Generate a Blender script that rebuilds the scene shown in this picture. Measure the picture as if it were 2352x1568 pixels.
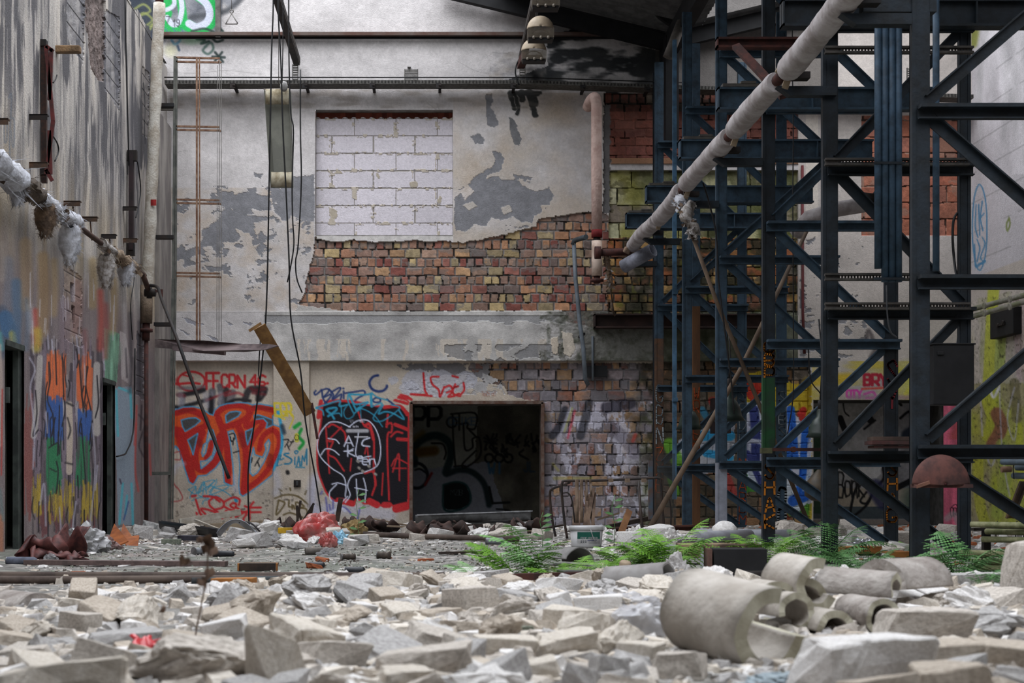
import bpy, bmesh, math, random
import numpy as np
from mathutils import Vector, Matrix, Euler, Quaternion
C = bpy.context.scene
for o in list(bpy.data.objects): bpy.data.objects.remove(o)
# ---------------------------------------------------------------- camera, sky, lights, exposure
F, H, D, VX, VY = 3400.0, 0.59, 21.25, 980.0, 1113.0     # focal length in pixels, eye height, distance of the end wall, vanishing point
cam = bpy.data.cameras.new('camera'); camo = bpy.data.objects.new('camera', cam); C.collection.objects.link(camo)
camo.location = (0, 0, H); camo.rotation_euler = (math.pi/2, 0, 0)
cam.sensor_width = 36; cam.lens = 36*F/2352; cam.clip_start = 0.05; cam.clip_end = 300
cam.shift_x = (1176-VX)/2352; cam.shift_y = (VY-784)/2352
cam.dof.use_dof = True; cam.dof.focus_distance = 15.0; cam.dof.aperture_fstop = 4.4
C.camera = camo
w = bpy.data.worlds.new('sky'); C.world = w; w.use_nodes = True
wn = w.node_tree.nodes; wl = w.node_tree.links
bg = wn['Background']
tc = wn.new('ShaderNodeTexCoord'); sx = wn.new('ShaderNodeSeparateXYZ'); cr = wn.new('ShaderNodeValToRGB')
wl.new(tc.outputs['Generated'], sx.inputs[0]); wl.new(sx.outputs['Z'], cr.inputs[0]); wl.new(cr.outputs[0], bg.inputs[0])
cr.color_ramp.elements[0].position = 0.12; cr.color_ramp.elements[0].color = (0.02, 0.024, 0.026, 1)
cr.color_ramp.elements[1].position = 0.85; cr.color_ramp.elements[1].color = (0.95, 0.98, 1.04, 1)
bg.inputs[1].default_value = 4.3
def area(name, loc, rot, sx_, sy_, power, col=(1,1,1)):
    l = bpy.data.lights.new(name, 'AREA'); l.shape = 'RECTANGLE'; l.size = sx_; l.size_y = sy_; l.energy = power; l.color = col
    o = bpy.data.objects.new(name, l); C.collection.objects.link(o); o.location = loc; o.rotation_euler = rot; return o
SKY = area('skylight_daylight', (-2.6, 16.2, 10.5), (math.radians(16), math.radians(-8), 0), 4.5, 6.0, 290, (0.93, 0.96, 1.0))
SKY2 = area('roof_gap_daylight', (6.0, 19.4, 7.9), (0, 0, 0), 2.4, 1.8, 55, (0.95, 0.97, 1.0))
C.view_settings.view_transform = 'Standard'; C.view_settings.look = 'None'
C.view_settings.gamma = 1.0; C.view_settings.use_curve_mapping = False
C.view_settings.exposure = 0.0
# ---------------------------------------------------------------- helpers
PI = math.pi
rnd = random.Random(7)
def lin(c):
    c = np.asarray(c, dtype=float)/255.0
    return np.where(c <= 0.04045, c/12.92, ((c+0.055)/1.055)**2.4)
def P(px, py, Y): return Vector(((px-VX)*Y/F, Y, H+(VY-py)*Y/F))
def gy(py): return H*F/(py-VY)                      # depth of a floor point seen at row py
def link(o): C.collection.objects.link(o); return o
def tag(o, label=None, cat=None, group=None, kind=None):
    if label: o['label'] = label
    if cat: o['category'] = cat
    if group: o['group'] = group
    if kind: o['kind'] = kind
    return o
def empty(name, loc=(0,0,0), rot=(0,0,0), label=None, cat=None, group=None):
    o = bpy.data.objects.new(name, None); link(o); o.location = loc; o.rotation_euler = rot; o.empty_display_size = .1
    return tag(o, label, cat, group)
# ---- materials
MATS = {}
def mat(name, rgb, rough=0.8, metal=0.0, var=None, scale=6.0, bump=0.0, bscale=40.0, amt=0.5, attr=False, alpha=1.0, spec=0.3, stretch=None, trans=0.0, lo=0.4, hi=0.6):
    if name in MATS: return MATS[name]
    m = bpy.data.materials.new(name); m.use_nodes = True; n = m.node_tree.nodes; l = m.node_tree.links
    b = n['Principled BSDF']; b.inputs['Roughness'].default_value = rough; b.inputs['Metallic'].default_value = metal
    b.inputs['Specular IOR Level'].default_value = spec
    tcn = n.new('ShaderNodeTexCoord'); mp = n.new('ShaderNodeMapping'); l.new(tcn.outputs['Object'], mp.inputs[0])
    if stretch: mp.inputs['Scale'].default_value = stretch
    nz = n.new('ShaderNodeTexNoise'); nz.inputs['Scale'].default_value = scale; nz.inputs['Detail'].default_value = 6; nz.inputs['Roughness'].default_value = .65
    l.new(mp.outputs[0], nz.inputs['Vector'])
    mix = n.new('ShaderNodeMix'); mix.data_type = 'RGBA'
    A, B, R = mix.inputs[6], mix.inputs[7], mix.outputs[2]
    if attr:
        at = n.new('ShaderNodeAttribute'); at.attribute_name = 'Col'; mix.blend_type = 'MULTIPLY'; mix.inputs[0].default_value = amt
        rp = n.new('ShaderNodeValToRGB'); rp.color_ramp.elements[0].position = .3; rp.color_ramp.elements[1].position = .7
        rp.color_ramp.elements[0].color = (.6,.6,.6,1); rp.color_ramp.elements[1].color = (1.15,1.15,1.15,1)
        l.new(nz.outputs[0], rp.inputs[0]); l.new(at.outputs['Color'], A); l.new(rp.outputs[0], B)
    else:
        A.default_value = (*lin(rgb), 1); B.default_value = (*lin(var if var else [min(255, c*.72) for c in rgb]), 1)
        rp = n.new('ShaderNodeMapRange'); rp.inputs[1].default_value = lo; rp.inputs[2].default_value = hi
        l.new(nz.outputs[0], rp.inputs[0]); l.new(rp.outputs[0], mix.inputs[0])
    l.new(R, b.inputs['Base Color'])
    if alpha < 1: b.inputs['Alpha'].default_value = alpha
    if trans: b.inputs['Transmission Weight'].default_value = trans
    if bump:
        n2 = n.new('ShaderNodeTexNoise'); n2.inputs['Scale'].default_value = bscale; n2.inputs['Detail'].default_value = 5
        bp = n.new('ShaderNodeBump'); bp.inputs['Strength'].default_value = bump; bp.inputs['Distance'].default_value = .02
        l.new(mp.outputs[0], n2.inputs['Vector']); l.new(n2.outputs[0], bp.inputs['Height']); l.new(bp.outputs[0], b.inputs['Normal'])
    MATS[name] = m; return m
# ---- mesh builder
def frame_of(d):
    d = Vector(d).normalized(); up = Vector((0,0,1)) if abs(d.z) < .95 else Vector((0,1,0))
    a = d.cross(up).normalized(); b = a.cross(d).normalized(); return a, b, d
class MB:
    def __init__(s): s.v = []; s.f = []; s.mi = []; s.sm = []
    def add(s, vs, fs, mi=0, sm=False):
        k = len(s.v); s.v += [tuple(q) for q in vs]
        for f in fs: s.f.append([k+i for i in f]); s.mi.append(mi); s.sm.append(sm)
        return s
    def box(s, c, size, rot=None, mi=0, taper=1.0):
        hx, hy, hz = [q/2 for q in size]; R = Euler(rot).to_matrix() if rot is not None and not isinstance(rot, Matrix) else (rot if rot is not None else Matrix.Identity(3))
        vs = []
        for z in (-1, 1):
            t = taper if z > 0 else 1
            for x, y in ((-1,-1),(1,-1),(1,1),(-1,1)): vs.append(Vector(c)+R @ Vector((x*hx*t, y*hy*t, z*hz)))
        return s.add(vs, [[3,2,1,0],[4,5,6,7],[0,1,5,4],[1,2,6,5],[2,3,7,6],[3,0,4,7]], mi)
    def beam(s, a, b, w, h, mi=0, ref=None):      # rectangular bar a->b, w across, h 'vertical'
        a, b = Vector(a), Vector(b); d = (b-a).normalized(); ref = Vector(ref or (0,1,0))
        if abs(d.dot(ref)) > .98: ref = Vector((0,0,1))
        n_ = (ref-d*ref.dot(d)).normalized(); u = d.cross(n_)
        vs = []
        for p in (a, b):
            for x, y in ((-1,-1),(1,-1),(1,1),(-1,1)): vs.append(p+u*(x*h/2)+n_*(y*w/2))
        return s.add(vs, [[3,2,1,0],[4,5,6,7],[0,1,5,4],[1,2,6,5],[2,3,7,6],[3,0,4,7]], mi)
    def tube(s, pts, r, n=8, mi=0, cap=True, closed=False, rs=None):
        pts = [Vector(p) for p in pts]; m = len(pts); vs = []; prev = None
        for i, p in enumerate(pts):
            if closed: d = pts[(i+1) % m]-pts[i-1]
            else: d = pts[min(i+1, m-1)]-pts[max(i-1, 0)]
            if d.length < 1e-9: d = Vector((0,0,1))
            d.normalize()
            if prev is None: a, b, _ = frame_of(d)
            else:
                a = (prev-d*prev.dot(d)); a = a.normalized() if a.length > 1e-6 else frame_of(d)[0]; b = a.cross(d)
            prev = a; rr = rs[i] if rs else r
            for k in range(n):
                t = 2*PI*k/n; vs.append(p+a*math.cos(t)*rr+b*math.sin(t)*rr)
        fs = []; seg = m if closed else m-1
        for i in range(seg):
            j = (i+1) % m
            for k in range(n): fs.append([i*n+k, i*n+(k+1) % n, j*n+(k+1) % n, j*n+k])
        s.add(vs, fs, mi, True)
        if cap and not closed:
            k0 = len(s.v)-len(vs); s.f.append([k0+k for k in range(n)][::-1]); s.mi.append(mi); s.sm.append(False)
            s.f.append([k0+(m-1)*n+k for k in range(n)]); s.mi.append(mi); s.sm.append(False)
        return s
    def lathe(s, prof, c=(0,0,0), n=24, mi=0, sm=True):
        vs = []; m = len(prof)
        for r, z in prof:
            for k in range(n): t = 2*PI*k/n; vs.append((c[0]+r*math.cos(t), c[1]+r*math.sin(t), c[2]+z))
        fs = [[i*n+k, i*n+(k+1) % n, (i+1)*n+(k+1) % n, (i+1)*n+k] for i in range(m-1) for k in range(n)]
        s.add(vs, fs, mi, sm); return s
    def sheet(s, fn, nu, nv, mi=0, sm=True, th=0.0):
        vs = [fn(i/(nu-1), j/(nv-1)) for i in range(nu) for j in range(nv)]
        fs = [[i*nv+j, (i+1)*nv+j, (i+1)*nv+j+1, i*nv+j+1] for i in range(nu-1) for j in range(nv-1)]
        return s.add(vs, fs, mi, sm)
    def xf(s, M): s.v = [tuple(M @ Vector(q)) for q in s.v]; return s
    def mesh(s, name, mats):
        me = bpy.data.meshes.new(name); me.from_pydata(s.v, [], s.f)
        for m in (mats if isinstance(mats, (list, tuple)) else [mats]): me.materials.append(m)
        me.polygons.foreach_set('material_index', s.mi); me.polygons.foreach_set('use_smooth', s.sm); me.update(); return me
    def build(s, name, mats, parent=None, loc=None, rot=None, th=0.0, bevel=0.0):
        o = bpy.data.objects.new(name, s.mesh(name, mats)); link(o)
        if parent: o.parent = parent
        if loc is not None: o.location = loc
        if rot is not None: o.rotation_euler = rot
        if th: md = o.modifiers.new('s', 'SOLIDIFY'); md.thickness = th; md.offset = 0
        if bevel: md = o.modifiers.new('b', 'BEVEL'); md.width = bevel; md.segments = 2; md.limit_method = 'ANGLE'
        return o
def smooth(pts, n=6):
    pts = [np.array(p, float) for p in pts]
    if len(pts) < 3: return pts
    q = [2*pts[0]-pts[1]]+pts+[2*pts[-1]-pts[-2]]; out = []
    for i in range(1, len(q)-2):
        for k in range(n):
            t = k/n; a, b, c, d = q[i-1], q[i], q[i+1], q[i+2]
            out.append(.5*((2*b)+(c-a)*t+(2*a-5*b+4*c-d)*t*t+(3*b-a-3*c+d)*t**3))
    out.append(pts[-1]); return out
# ---- value noise on arrays
def hsh(ix, iy, seed):
    h = (ix.astype(np.int64)*374761393+iy.astype(np.int64)*668265263+seed*1274126177) & 0xffffffff
    h = ((h ^ (h >> 13))*1274126177) & 0xffffffff
    return ((h ^ (h >> 16)) & 0xffff)/65535.0
def vnoise(x, y, seed):
    ix = np.floor(x); iy = np.floor(y); fx = x-ix; fy = y-iy; fx = fx*fx*(3-2*fx); fy = fy*fy*(3-2*fy)
    a = hsh(ix, iy, seed); b = hsh(ix+1, iy, seed); c = hsh(ix, iy+1, seed); d = hsh(ix+1, iy+1, seed)
    return (a*(1-fx)+b*fx)*(1-fy)+(c*(1-fx)+d*fx)*fy
def fbm(x, y, sx, sy=None, seed=1, oc=4, g=.5):
    sy = sy or sx; t = np.zeros_like(x); a = 1; s = 0
    for k in range(oc):
        t += a*vnoise(x/sx*2**k+k*17.3, y/sy*2**k+k*5.1, seed+k*31); s += a; a *= g
    return t/s
# ---- stroke font for painted lettering: points on a 4 x 6 grid
FONT = {'A':'00 26 40|12 32','B':'00 06 36 45 33 03|33 42 30 00','C':'45 36 16 05 01 10 30 41','D':'00 06 26 44 42 20 00','E':'40 00 06 46|03 33','F':'00 06 46|03 33','G':'45 36 16 05 01 10 30 42 22','H':'00 06|40 46|03 43','I':'20 26','J':'36 31 20 10 01','K':'00 06|46 03 40','L':'06 00 40','M':'00 06 23 46 40','N':'00 06 40 46','O':'10 01 05 16 36 45 41 30 10','P':'00 06 36 45 43 32 02','Q':'10 01 05 16 36 45 41 30 10|22 40','R':'00 06 36 45 43 32 02|22 40','S':'45 36 16 05 14 32 41 30 10 01','T':'20 26|06 46','U':'06 01 10 30 41 46','V':'06 20 46','W':'06 10 23 30 46','X':'00 46|06 40','Y':'06 23 46|23 20','Z':'06 46 00 40','0':'10 01 05 16 36 45 41 30 10','1':'04 26 20','2':'05 16 36 45 43 00 40','3':'05 16 36 45 33 41 30 10 01','4':'30 36 02 42','5':'46 06 04 34 42 30 00','6':'45 26 04 01 10 30 41 32 02','7':'06 46 10','8':'14 05 16 36 45 34 14 01 10 30 41 34','9':'01 20 42 45 36 16 04 13 43','i':'20 23|25 26','e':'02 42 43 34 14 03 01 10 30','n':'00 04|03 14 34 40','t':'25 20 30|04 44','k':'00 06|34 02 40','a':'40 44|43 14 03 01 10 41','r':'00 04|02 24 34','y':'04 21 44|21 00','o':'10 01 03 14 34 43 41 30 10','l':'26 20','s':'43 14 03 32 41 10','u':'04 01 10 30 41 44|41 40','m':'00 04|03 14 20|23 34 40','d':'46 40|41 10 01 03 14 43','b':'06 00 30 41 43 34 04','.':'20 20','-':'03 43','*':'03 43|15 31|11 35|25 21','?':'05 16 36 45 33 22|20 20'}
def glyphs(txt, x, y, w, h, slant=0.0, gap=.25, vertical=False, jit=0.0, seed=0):
    """polylines (in canvas units, y down) for a word in the box x,y (top left) w,h"""
    r = random.Random(seed); out = []; n = len(txt)
    if vertical:
        ch = h/(n+(n-1)*gap); cw = w
    else:
        cw = w/(n+(n-1)*gap); ch = h
    for i, c in enumerate(txt):
        ox = x if vertical else x+i*cw*(1+gap); oy = y+i*ch*(1+gap) if vertical else y
        if c == ' ' or c not in FONT: continue
        for st in FONT[c].split('|'):
            pl = []
            for q in st.split():
                gx, gy_ = int(q[0])/4, int(q[1])/6
                pl.append((ox+gx*cw+slant*gy_*ch+r.uniform(-jit, jit)*cw, oy+(1-gy_)*ch+r.uniform(-jit, jit)*ch))
            if len(pl) == 2 and pl[0] == pl[1]: pl[1] = (pl[0][0]+.1, pl[0][1]+.1)
            out.append(pl)
    return out
# ---- painter: colours a dense wall mesh
class Canvas:
    def __init__(s, X, Y, base):
        s.x = X.ravel().astype(float); s.y = Y.ravel().astype(float); n = len(s.x)
        s.c = np.tile(np.array(base, float), (n, 1)); s.h = np.zeros(n); s.T = (0, 0, 1.0)
        s.wx = s.x+(fbm(s.x, s.y, 9, seed=91, oc=3)-.5)*7; s.wy = s.y+(fbm(s.x, s.y, 9, seed=92, oc=3)-.5)*7
    def tf(s, ox=0, oy=0, k=1.0): s.T = (ox, oy, k); return s
    def _t(s, pts): ox, oy, k = s.T; return [(ox+p[0]/k, oy+p[1]/k) for p in pts]
    def dist(s, pts, pad, warp=0):
        xs = [p[0] for p in pts]; ys = [p[1] for p in pts]
        X = s.wx if warp else s.x; Y = s.wy if warp else s.y
        idx = np.nonzero((X > min(xs)-pad) & (X < max(xs)+pad) & (Y > min(ys)-pad) & (Y < max(ys)+pad))[0]
        d = np.full(len(idx), 1e9); x = X[idx]; y = Y[idx]
        for (ax, ay), (bx, by) in zip(pts[:-1], pts[1:]):
            vx, vy = bx-ax, by-ay; L = vx*vx+vy*vy+1e-9
            t = np.clip(((x-ax)*vx+(y-ay)*vy)/L, 0, 1); d = np.minimum(d, np.hypot(x-ax-t*vx, y-ay-t*vy))
        return idx, d
    def mixin(s, idx, a, col):
        col = np.asarray(col, float); s.c[idx] = s.c[idx]*(1-a[:, None])+col*a[:, None]
    def stroke(s, pts, w, col, soft=1.2, alpha=1.0, curve=True, warp=0):
        k = s.T[2]; p = s._t(pts); w = w/k
        if curve and len(p) > 2: p = [tuple(q) for q in smooth(p, 5)]
        idx, d = s.dist(p, w/2+soft*2+(8 if warp else 0), warp)
        a = np.clip((w/2+soft-d)/(2*soft)+.0, 0, 1)*alpha; s.mixin(idx, a, col); return s
    def text(s, txt, x, y, w, h, lw, col, soft=1.0, curve=False, alpha=1.0, **kw):
        for pl in glyphs(txt, x, y, w, h, **kw): s.stroke(pl, lw, col, soft, alpha, curve=curve)
        return s
    def inside(s, polys, warp=1):
        X = s.wx if warp else s.x; Y = s.wy if warp else s.y; P_ = [s._t(q) for q in polys]
        ax = [p[0] for q in P_ for p in q]; ay = [p[1] for q in P_ for p in q]
        idx = np.nonzero((X > min(ax)) & (X < max(ax)) & (Y > min(ay)) & (Y < max(ay)))[0]
        x = X[idx]; y = Y[idx]; ins = np.zeros(len(idx), bool)
        for q in P_:
            for i in range(len(q)):
                (x1, y1), (x2, y2) = q[i-1], q[i]
                if y1 == y2: continue
                c = ((y1 > y) != (y2 > y)) & (x < (x2-x1)*(y-y1)/(y2-y1)+x1); ins ^= c
        return idx[ins]
    def fill(s, polys, col, warp=0, alpha=1.0, hgt=None):
        if not isinstance(polys[0][0], (list, tuple)): polys = [polys]
        idx = s.inside(polys, warp); s.mixin(idx, np.full(len(idx), alpha), col)
        if hgt is not None: s.h[idx] = hgt
        return idx
    def spray(s, x, y, r, col, alpha=.6, ry=None):
        k = s.T[2]; (x, y), = s._t([(x, y)]); r = r/k; ry = (ry/k if ry else r)
        d = np.hypot((s.x-x)/r, (s.y-y)/ry); idx = np.nonzero(d < 1)[0]
        s.mixin(idx, alpha*(1-d[idx]**2)**1.2, col)
    def mottle(s, idx, amt, sx, sy=None, seed=1, tint=None):
        n_ = fbm(s.x[idx], s.y[idx], sx, sy, seed)-.5
        if tint is None: s.c[idx] *= (1+amt*2*n_)[:, None]
        else: s.mixin(idx, np.clip(n_*3*amt+amt*.3, 0, 1), tint)
    def bricks(s, idx, cw=37.5, chh=20.6, bond='mix', pal=None, mort=(98,93,90), ox=0, oy=715, depth=.03, jd=.006, mw=3.0, seed=3, darkmort=.25):
        x = s.x[idx]+(fbm(s.x[idx], s.y[idx], 26, seed=seed+5, oc=2)-.5)*4; y = s.y[idx]+(fbm(s.x[idx], s.y[idx], 30, seed=seed+6, oc=2)-.5)*4
        row = np.floor((y-oy)/chh); fy = (y-oy)-row*chh
        hd = (row % 2 == 0) if bond == 'mix' else np.zeros(len(idx), bool)
        ww = np.where(hd, cw/2+.3, cw); off = np.where(row % 2 == 0, 0, ww*.5 if bond != 'mix' else 9)+hsh(row, row*0, seed)*6
        u = (x-ox+off)/ww; col_ = np.floor(u); fx = (u-col_)*ww
        m = (np.minimum(fx, ww-fx) < mw/2+.4) | (np.minimum(fy, chh-fy) < mw/2)
        pal = np.array(pal or [(138,98,76),(142,102,74),(128,96,80),(146,126,88),(134,118,88),(112,62,54),(122,76,66),(130,104,88),(150,116,84),(104,88,82),(118,92,80),(130,86,66)], float)
        r = hsh(col_, row, seed); r2 = hsh(col_, row, seed+1)
        cc = pal[(r*len(pal)).astype(int).clip(0, len(pal)-1)]*(.88+.24*r2)[:, None]
        cc *= (1+.35*(fbm(x, y, 7, seed=seed+8, oc=3)-.5))[:, None]
        mc = np.array(mort, float)*(1+.5*(fbm(x, y, 11, seed=seed+9)-.5))[:, None]
        dk = fbm(x, y, 22, seed=seed+12, oc=3) < .5-darkmort*.35
        mc = np.where((m & dk)[:, None], mc*.5, mc)
        s.c[idx] = np.where(m[:, None], mc, cc)
        sm = fbm(x, y, 34, 22, seed=seed+20) > .63; smi = sm & ~m        # mortar smears over bricks
        s.c[idx[smi]] = s.c[idx[smi]]*.45+np.array(mort, float)*.55
        s.h[idx] = depth+np.where(m, .012+np.where(dk, .012, 0), (r2-.5)*jd)+(fbm(x, y, 6, seed=seed+13)-.5)*.006
def grid_mesh(name, co, nu, nv, keep, cv, m, gain=1.0):
    """co (nu*nv,3); keep: bool per vertex, faces with a dropped vertex are left out"""
    i = np.arange(nu-1)[:, None]*nv+np.arange(nv-1)[None, :]
    q = np.stack([i, i+nv, i+nv+1, i+1], -1).reshape(-1, 4)
    if keep is not None: q = q[keep[q].all(1)]
    me = bpy.data.meshes.new(name); me.vertices.add(len(co)); me.vertices.foreach_set('co', co.astype(np.float32).ravel())
    me.loops.add(q.size); me.loops.foreach_set('vertex_index', q.ravel().astype(np.int32))
    me.polygons.add(len(q)); me.polygons.foreach_set('loop_start', (np.arange(len(q))*4).astype(np.int32))
    me.polygons.foreach_set('use_smooth', np.zeros(len(q), bool)); me.update(calc_edges=True)
    if cv is not None:
        ca = me.color_attributes.new('Col', 'FLOAT_COLOR', 'POINT')
        mu_ = cv.c.mean(1, keepdims=True); L = lin(np.clip(mu_+(cv.c-mu_)*.88, 0, 255))*gain; ca.data.foreach_set('color', np.concatenate([L, np.ones((len(L), 1))], 1).astype(np.float32).ravel())
    me.materials.append(m); o = bpy.data.objects.new(name, me); link(o); return o
# ================================================================ END WALL
step = 2.0
xs = np.concatenate([[-900, -500, -200, 0, 150, 240], np.arange(280, 2262, step), [2300, 2400]])
ys = np.concatenate([[-420, -250, -120, -50], np.arange(-12, 1226, step), [1232]])
NX, NY = len(xs), len(ys)
GX, GY = np.meshgrid(xs, ys, indexing='ij')
W = Canvas(GX, GY, (168, 163, 162))
A_ = np.arange(len(W.x))
W.mottle(A_, .10, 120, 90, 11); W.mottle(A_, .07, 18, 14, 12)
GREY = (108, 108, 112); CREAM = (158, 146, 132); BRN = (150, 128, 104)
# upper bay (above the cable tray): cleaner; below it creamier towards the bottom
i = W.inside([[(385, 430), (722, 430), (722, 716), (385, 716)]], 0); W.mottle(i, .34, 60, 40, 21, CREAM); W.mottle(i, .35, 34, 26, 22, BRN)
i = W.inside([[(1040, 212), (1400, 212), (1400, 560), (1040, 560)]], 0); W.mottle(i, .7, 90, 80, 23, CREAM); W.mottle(i, .22, 40, 40, 24, BRN)
# hairline cracks
for q in ([(380,165),(450,168),(520,162),(600,170)], [(1050,140),(1100,165),(1180,172)], [(405,350),(430,345)], [(410,405),(428,400)], [(980,235),(1008,255),(1003,238)]):
    W.stroke(q, 1, (110,106,104), .8, .6)
def chip(idx_poly, thr, sc, seed, col=GREY, dep=.005):
    idx = W.inside([idx_poly], 1); n_ = fbm(W.x[idx], W.y[idx], sc, sc*.7, seed, 5, .55); k = idx[n_ > thr]
    W.c[k] = np.array(col)*(1+.22*(fbm(W.x[k], W.y[k], 12, seed=seed+3)-.5))[:, None]; W.h[k] = dep; return k
def patch(poly, col=GREY, dep=.005):
    idx = W.inside([poly], 1); W.c[idx] = np.array(col)*(1+.22*(fbm(W.x[idx], W.y[idx], 12, seed=77)-.5))[:, None]; W.h[idx] = dep
chip([(400,430),(640,425),(722,400),(722,520),(640,540),(520,590),(400,620)], .53, 46, 31)
chip([(400,540),(720,520),(700,700),(400,700)], .68, 26, 33)
patch([(512,462),(560,440),(618,450),(624,482),(600,486),(575,478),(560,505),(545,500),(530,475)])
patch([(640,408),(690,404),(722,402),(722,510),(700,508),(680,498),(640,490),(648,450)])
patch([(462,530),(500,505),(512,480),(560,492),(540,520),(552,545),(545,555),(500,560),(478,565),(455,570),(465,548)])
patch([(420,575),(460,565),(475,580),(440,590),(425,590)]); patch([(500,500),(580,495),(640,500),(590,512),(520,515)])
patch([(583,398),(605,400),(600,412),(585,406)]); patch([(568,434),(590,432),(588,444),(570,446)])
patch([(690,412),(712,404),(705,420),(692,430)]); patch([(470,610),(500,612),(520,606),(518,622),(480,625)])
# right side patches
patch([(1118,220),(1130,214),(1132,232),(1126,245),(1138,262),(1146,285),(1135,292),(1120,286),(1116,262)])
patch([(1082,312),(1100,305),(1112,318),(1110,332),(1092,330)])
patch([(1168,270),(1184,278),(1190,300),(1200,318),(1194,334),(1180,330),(1172,300)], (96,96,98))
patch([(1130,345),(1150,350),(1160,365),(1155,375),(1140,370)])
patch([(1045,455),(1058,445),(1068,460),(1090,440),(1075,425),(1100,398),(1130,385),(1142,362),(1156,372),(1148,395),(1120,402),(1118,412),(1190,414),(1200,425),(1230,440),(1262,432),(1272,448),(1264,470),(1240,474),(1245,486),(1228,496),(1222,512),(1200,510),(1180,498),(1150,505),(1130,498),(1118,520),(1090,516),(1070,532),(1046,530),(1042,495)])
chip([(1045,440),(1130,390),(1290,420),(1240,520),(1050,545)], .60, 22, 35)
i = W.inside([[(1060,470),(1085,462),(1098,475),(1075,482)]], 1); W.c[i] = (160,152,144); W.h[i] = 0
i = W.inside([[(1150,478),(1170,470),(1178,485),(1155,492)]], 1); W.c[i] = (160,152,144); W.h[i] = 0
# black damp drips below the tray
for q, w_ in (([(1170,214),(1176,232),(1180,250)], 10), ([(1182,214),(1190,245),(1188,262)], 9), ([(1196,212),(1200,228)], 16), ([(1215,212),(1222,235),(1230,262)], 15), ([(1228,214),(1232,240)], 10), ([(1176,214),(1240,214)], 12)):
    W.stroke(q, w_, (44,45,44), 1, 1, warp=1)
# sooty, mossy patch above the tray on the right
i = W.inside([[(1255,92),(1330,60),(1520,120),(1520,250),(1400,215),(1330,190),(1250,195),(1150,188),(1260,150)]], 1)
n_ = fbm(W.x[i], W.y[i], 60, 20, 41); W.mixin(i, np.clip((n_-.34)*7, 0, 1)*.95, (34,36,38))
i = W.inside([[(1130,120),(1250,120),(1260,190),(1120,192)]], 1); W.mottle(i, .6, 26, 16, 43, (126,118,110)); W.mottle(i, .3, 20, 10, 44, (70,70,74))
W.mottle(A_[(W.x > 1240) & (W.x < 1560) & (W.y < 210)], .5, 90, 50, 45, (86,84,80))
# faint brownish patches under the tray + purlin
i = A_[(W.y > 204) & (W.y < 250) & (W.x > 390) & (W.x < 1400)]
W.mixin(i, np.clip((fbm(W.x[i], W.y[i], 50, 12, 47)-.45)*2, 0, .45), (120,110,100))
# ---- graffiti, top left
K = W.tf(0, 0, 1)
i = W.inside([[(270,-12),(512,-12),(508,78),(330,82),(270,60)]], 0); W.mixin(i, np.full(len(i), .8), (104,106,112))
W.mottle(i, .5, 30, 20, 48, (52,56,66))
W.stroke([(300,-12),(340,40),(350,80)], 60, (40,46,56), 6, .9)
for q in ([(310,20),(330,10),(345,25),(325,35)], [(312,45),(330,30),(350,45),(335,60)], [(345,60),(365,50),(370,75)], [(318,60),(340,70),(352,55)]): K.stroke(q, 5, (120,126,70), 2, .9)
K.stroke([(512,-12),(530,0),(540,-12)], 30, (80,86,96), 5, .5); K.stroke([(478,-12),(560,-20),(520,25),(440,40)], 13, (58,60,64), 4, .8)
for q in ([(366,20),(384,8),(386,-10)], [(386,30),(378,62),(410,64),(420,40),(412,-12)]): K.stroke(q, 19, (30,150,70), 1.6)
K.stroke([(430,58),(452,68),(478,58),(490,34),(482,8),(455,-12)], 27, (28,156,72), 1.6)
K.stroke([(366,22),(384,22),(400,10),(398,-12)], 10, (170,174,186), 1); K.stroke([(384,40),(396,56),(410,52),(418,20),(414,-12)], 12, (172,176,188), 1)
K.stroke([(434,54),(452,62),(474,52),(482,32),(474,8),(450,-12)], 17, (170,174,188), 1)
K.text('19', 398, 45, 14, 16, 1.8, (40,44,48)); K.text('7', 382, 38, 8, 15, 1.8, (40,44,48))
for q, c_ in (([(440,72),(470,66),(500,78)], (40,60,52)), ([(452,90),(470,92),(462,100),(480,95)], (40,64,56)), ([(470,108),(484,98),(490,112),(478,124),(466,116),(474,106)], (70,92,84)), ([(488,88),(498,96),(512,92)], (36,50,46)), ([(494,120),(512,142)], (34,46,44)), ([(510,120),(494,140)], (34,46,44)), ([(488,130),(516,132)], (34,46,44)), ([(394,92),(402,102),(414,92),(408,84)], (84,132,156)), ([(408,106),(411,115)], (40,60,90)), ([(500,60),(512,72)], (36,50,46))): K.stroke(q, 5.5, c_, 1.6, .9)
for t in range(6): K.stroke([(380+t*9, 66+(t % 2)*5), (388+t*9, 78)], 4, [(56,108,112), (60,120,90)][t % 2], 1.5, .8)
K.spray(440, 92, 34, (120,180,130), .5, 14); K.spray(392, 116, 22, (196,194,140), .5)
# ---- exposed brickwork in the middle
brk = [(722,545),(740,541),(765,541),(800,549),(860,556),(930,553),(1000,549),(1040,556),(1066,558),(1080,553),(1120,548),(1178,534),(1232,520),(1236,505),(1262,500),(1300,492),(1345,488),(1382,486),(1400,498),(1400,760),(1300,740),(1290,716),(682,714),(686,700),(700,672),(704,640),(718,590),(724,560)]
i = W.inside([brk], 1); W.bricks(i, ox=8)
i = A_[(W.x > 726) & (W.x < 1042) & (W.y > 539) & (W.y < 552+4*np.sin(W.x/17))]; W.c[i] = np.array((172,168,164))*(1+.2*(fbm(W.x[i], W.y[i], 8, seed=3)-.5))[:, None]; W.h[i] = .0
i = W.inside([[(682,700),(820,716),(1290,712),(1290,724),(682,722)]], 1); W.c[i] = (150,146,142); W.h[i] = -.01
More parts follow.
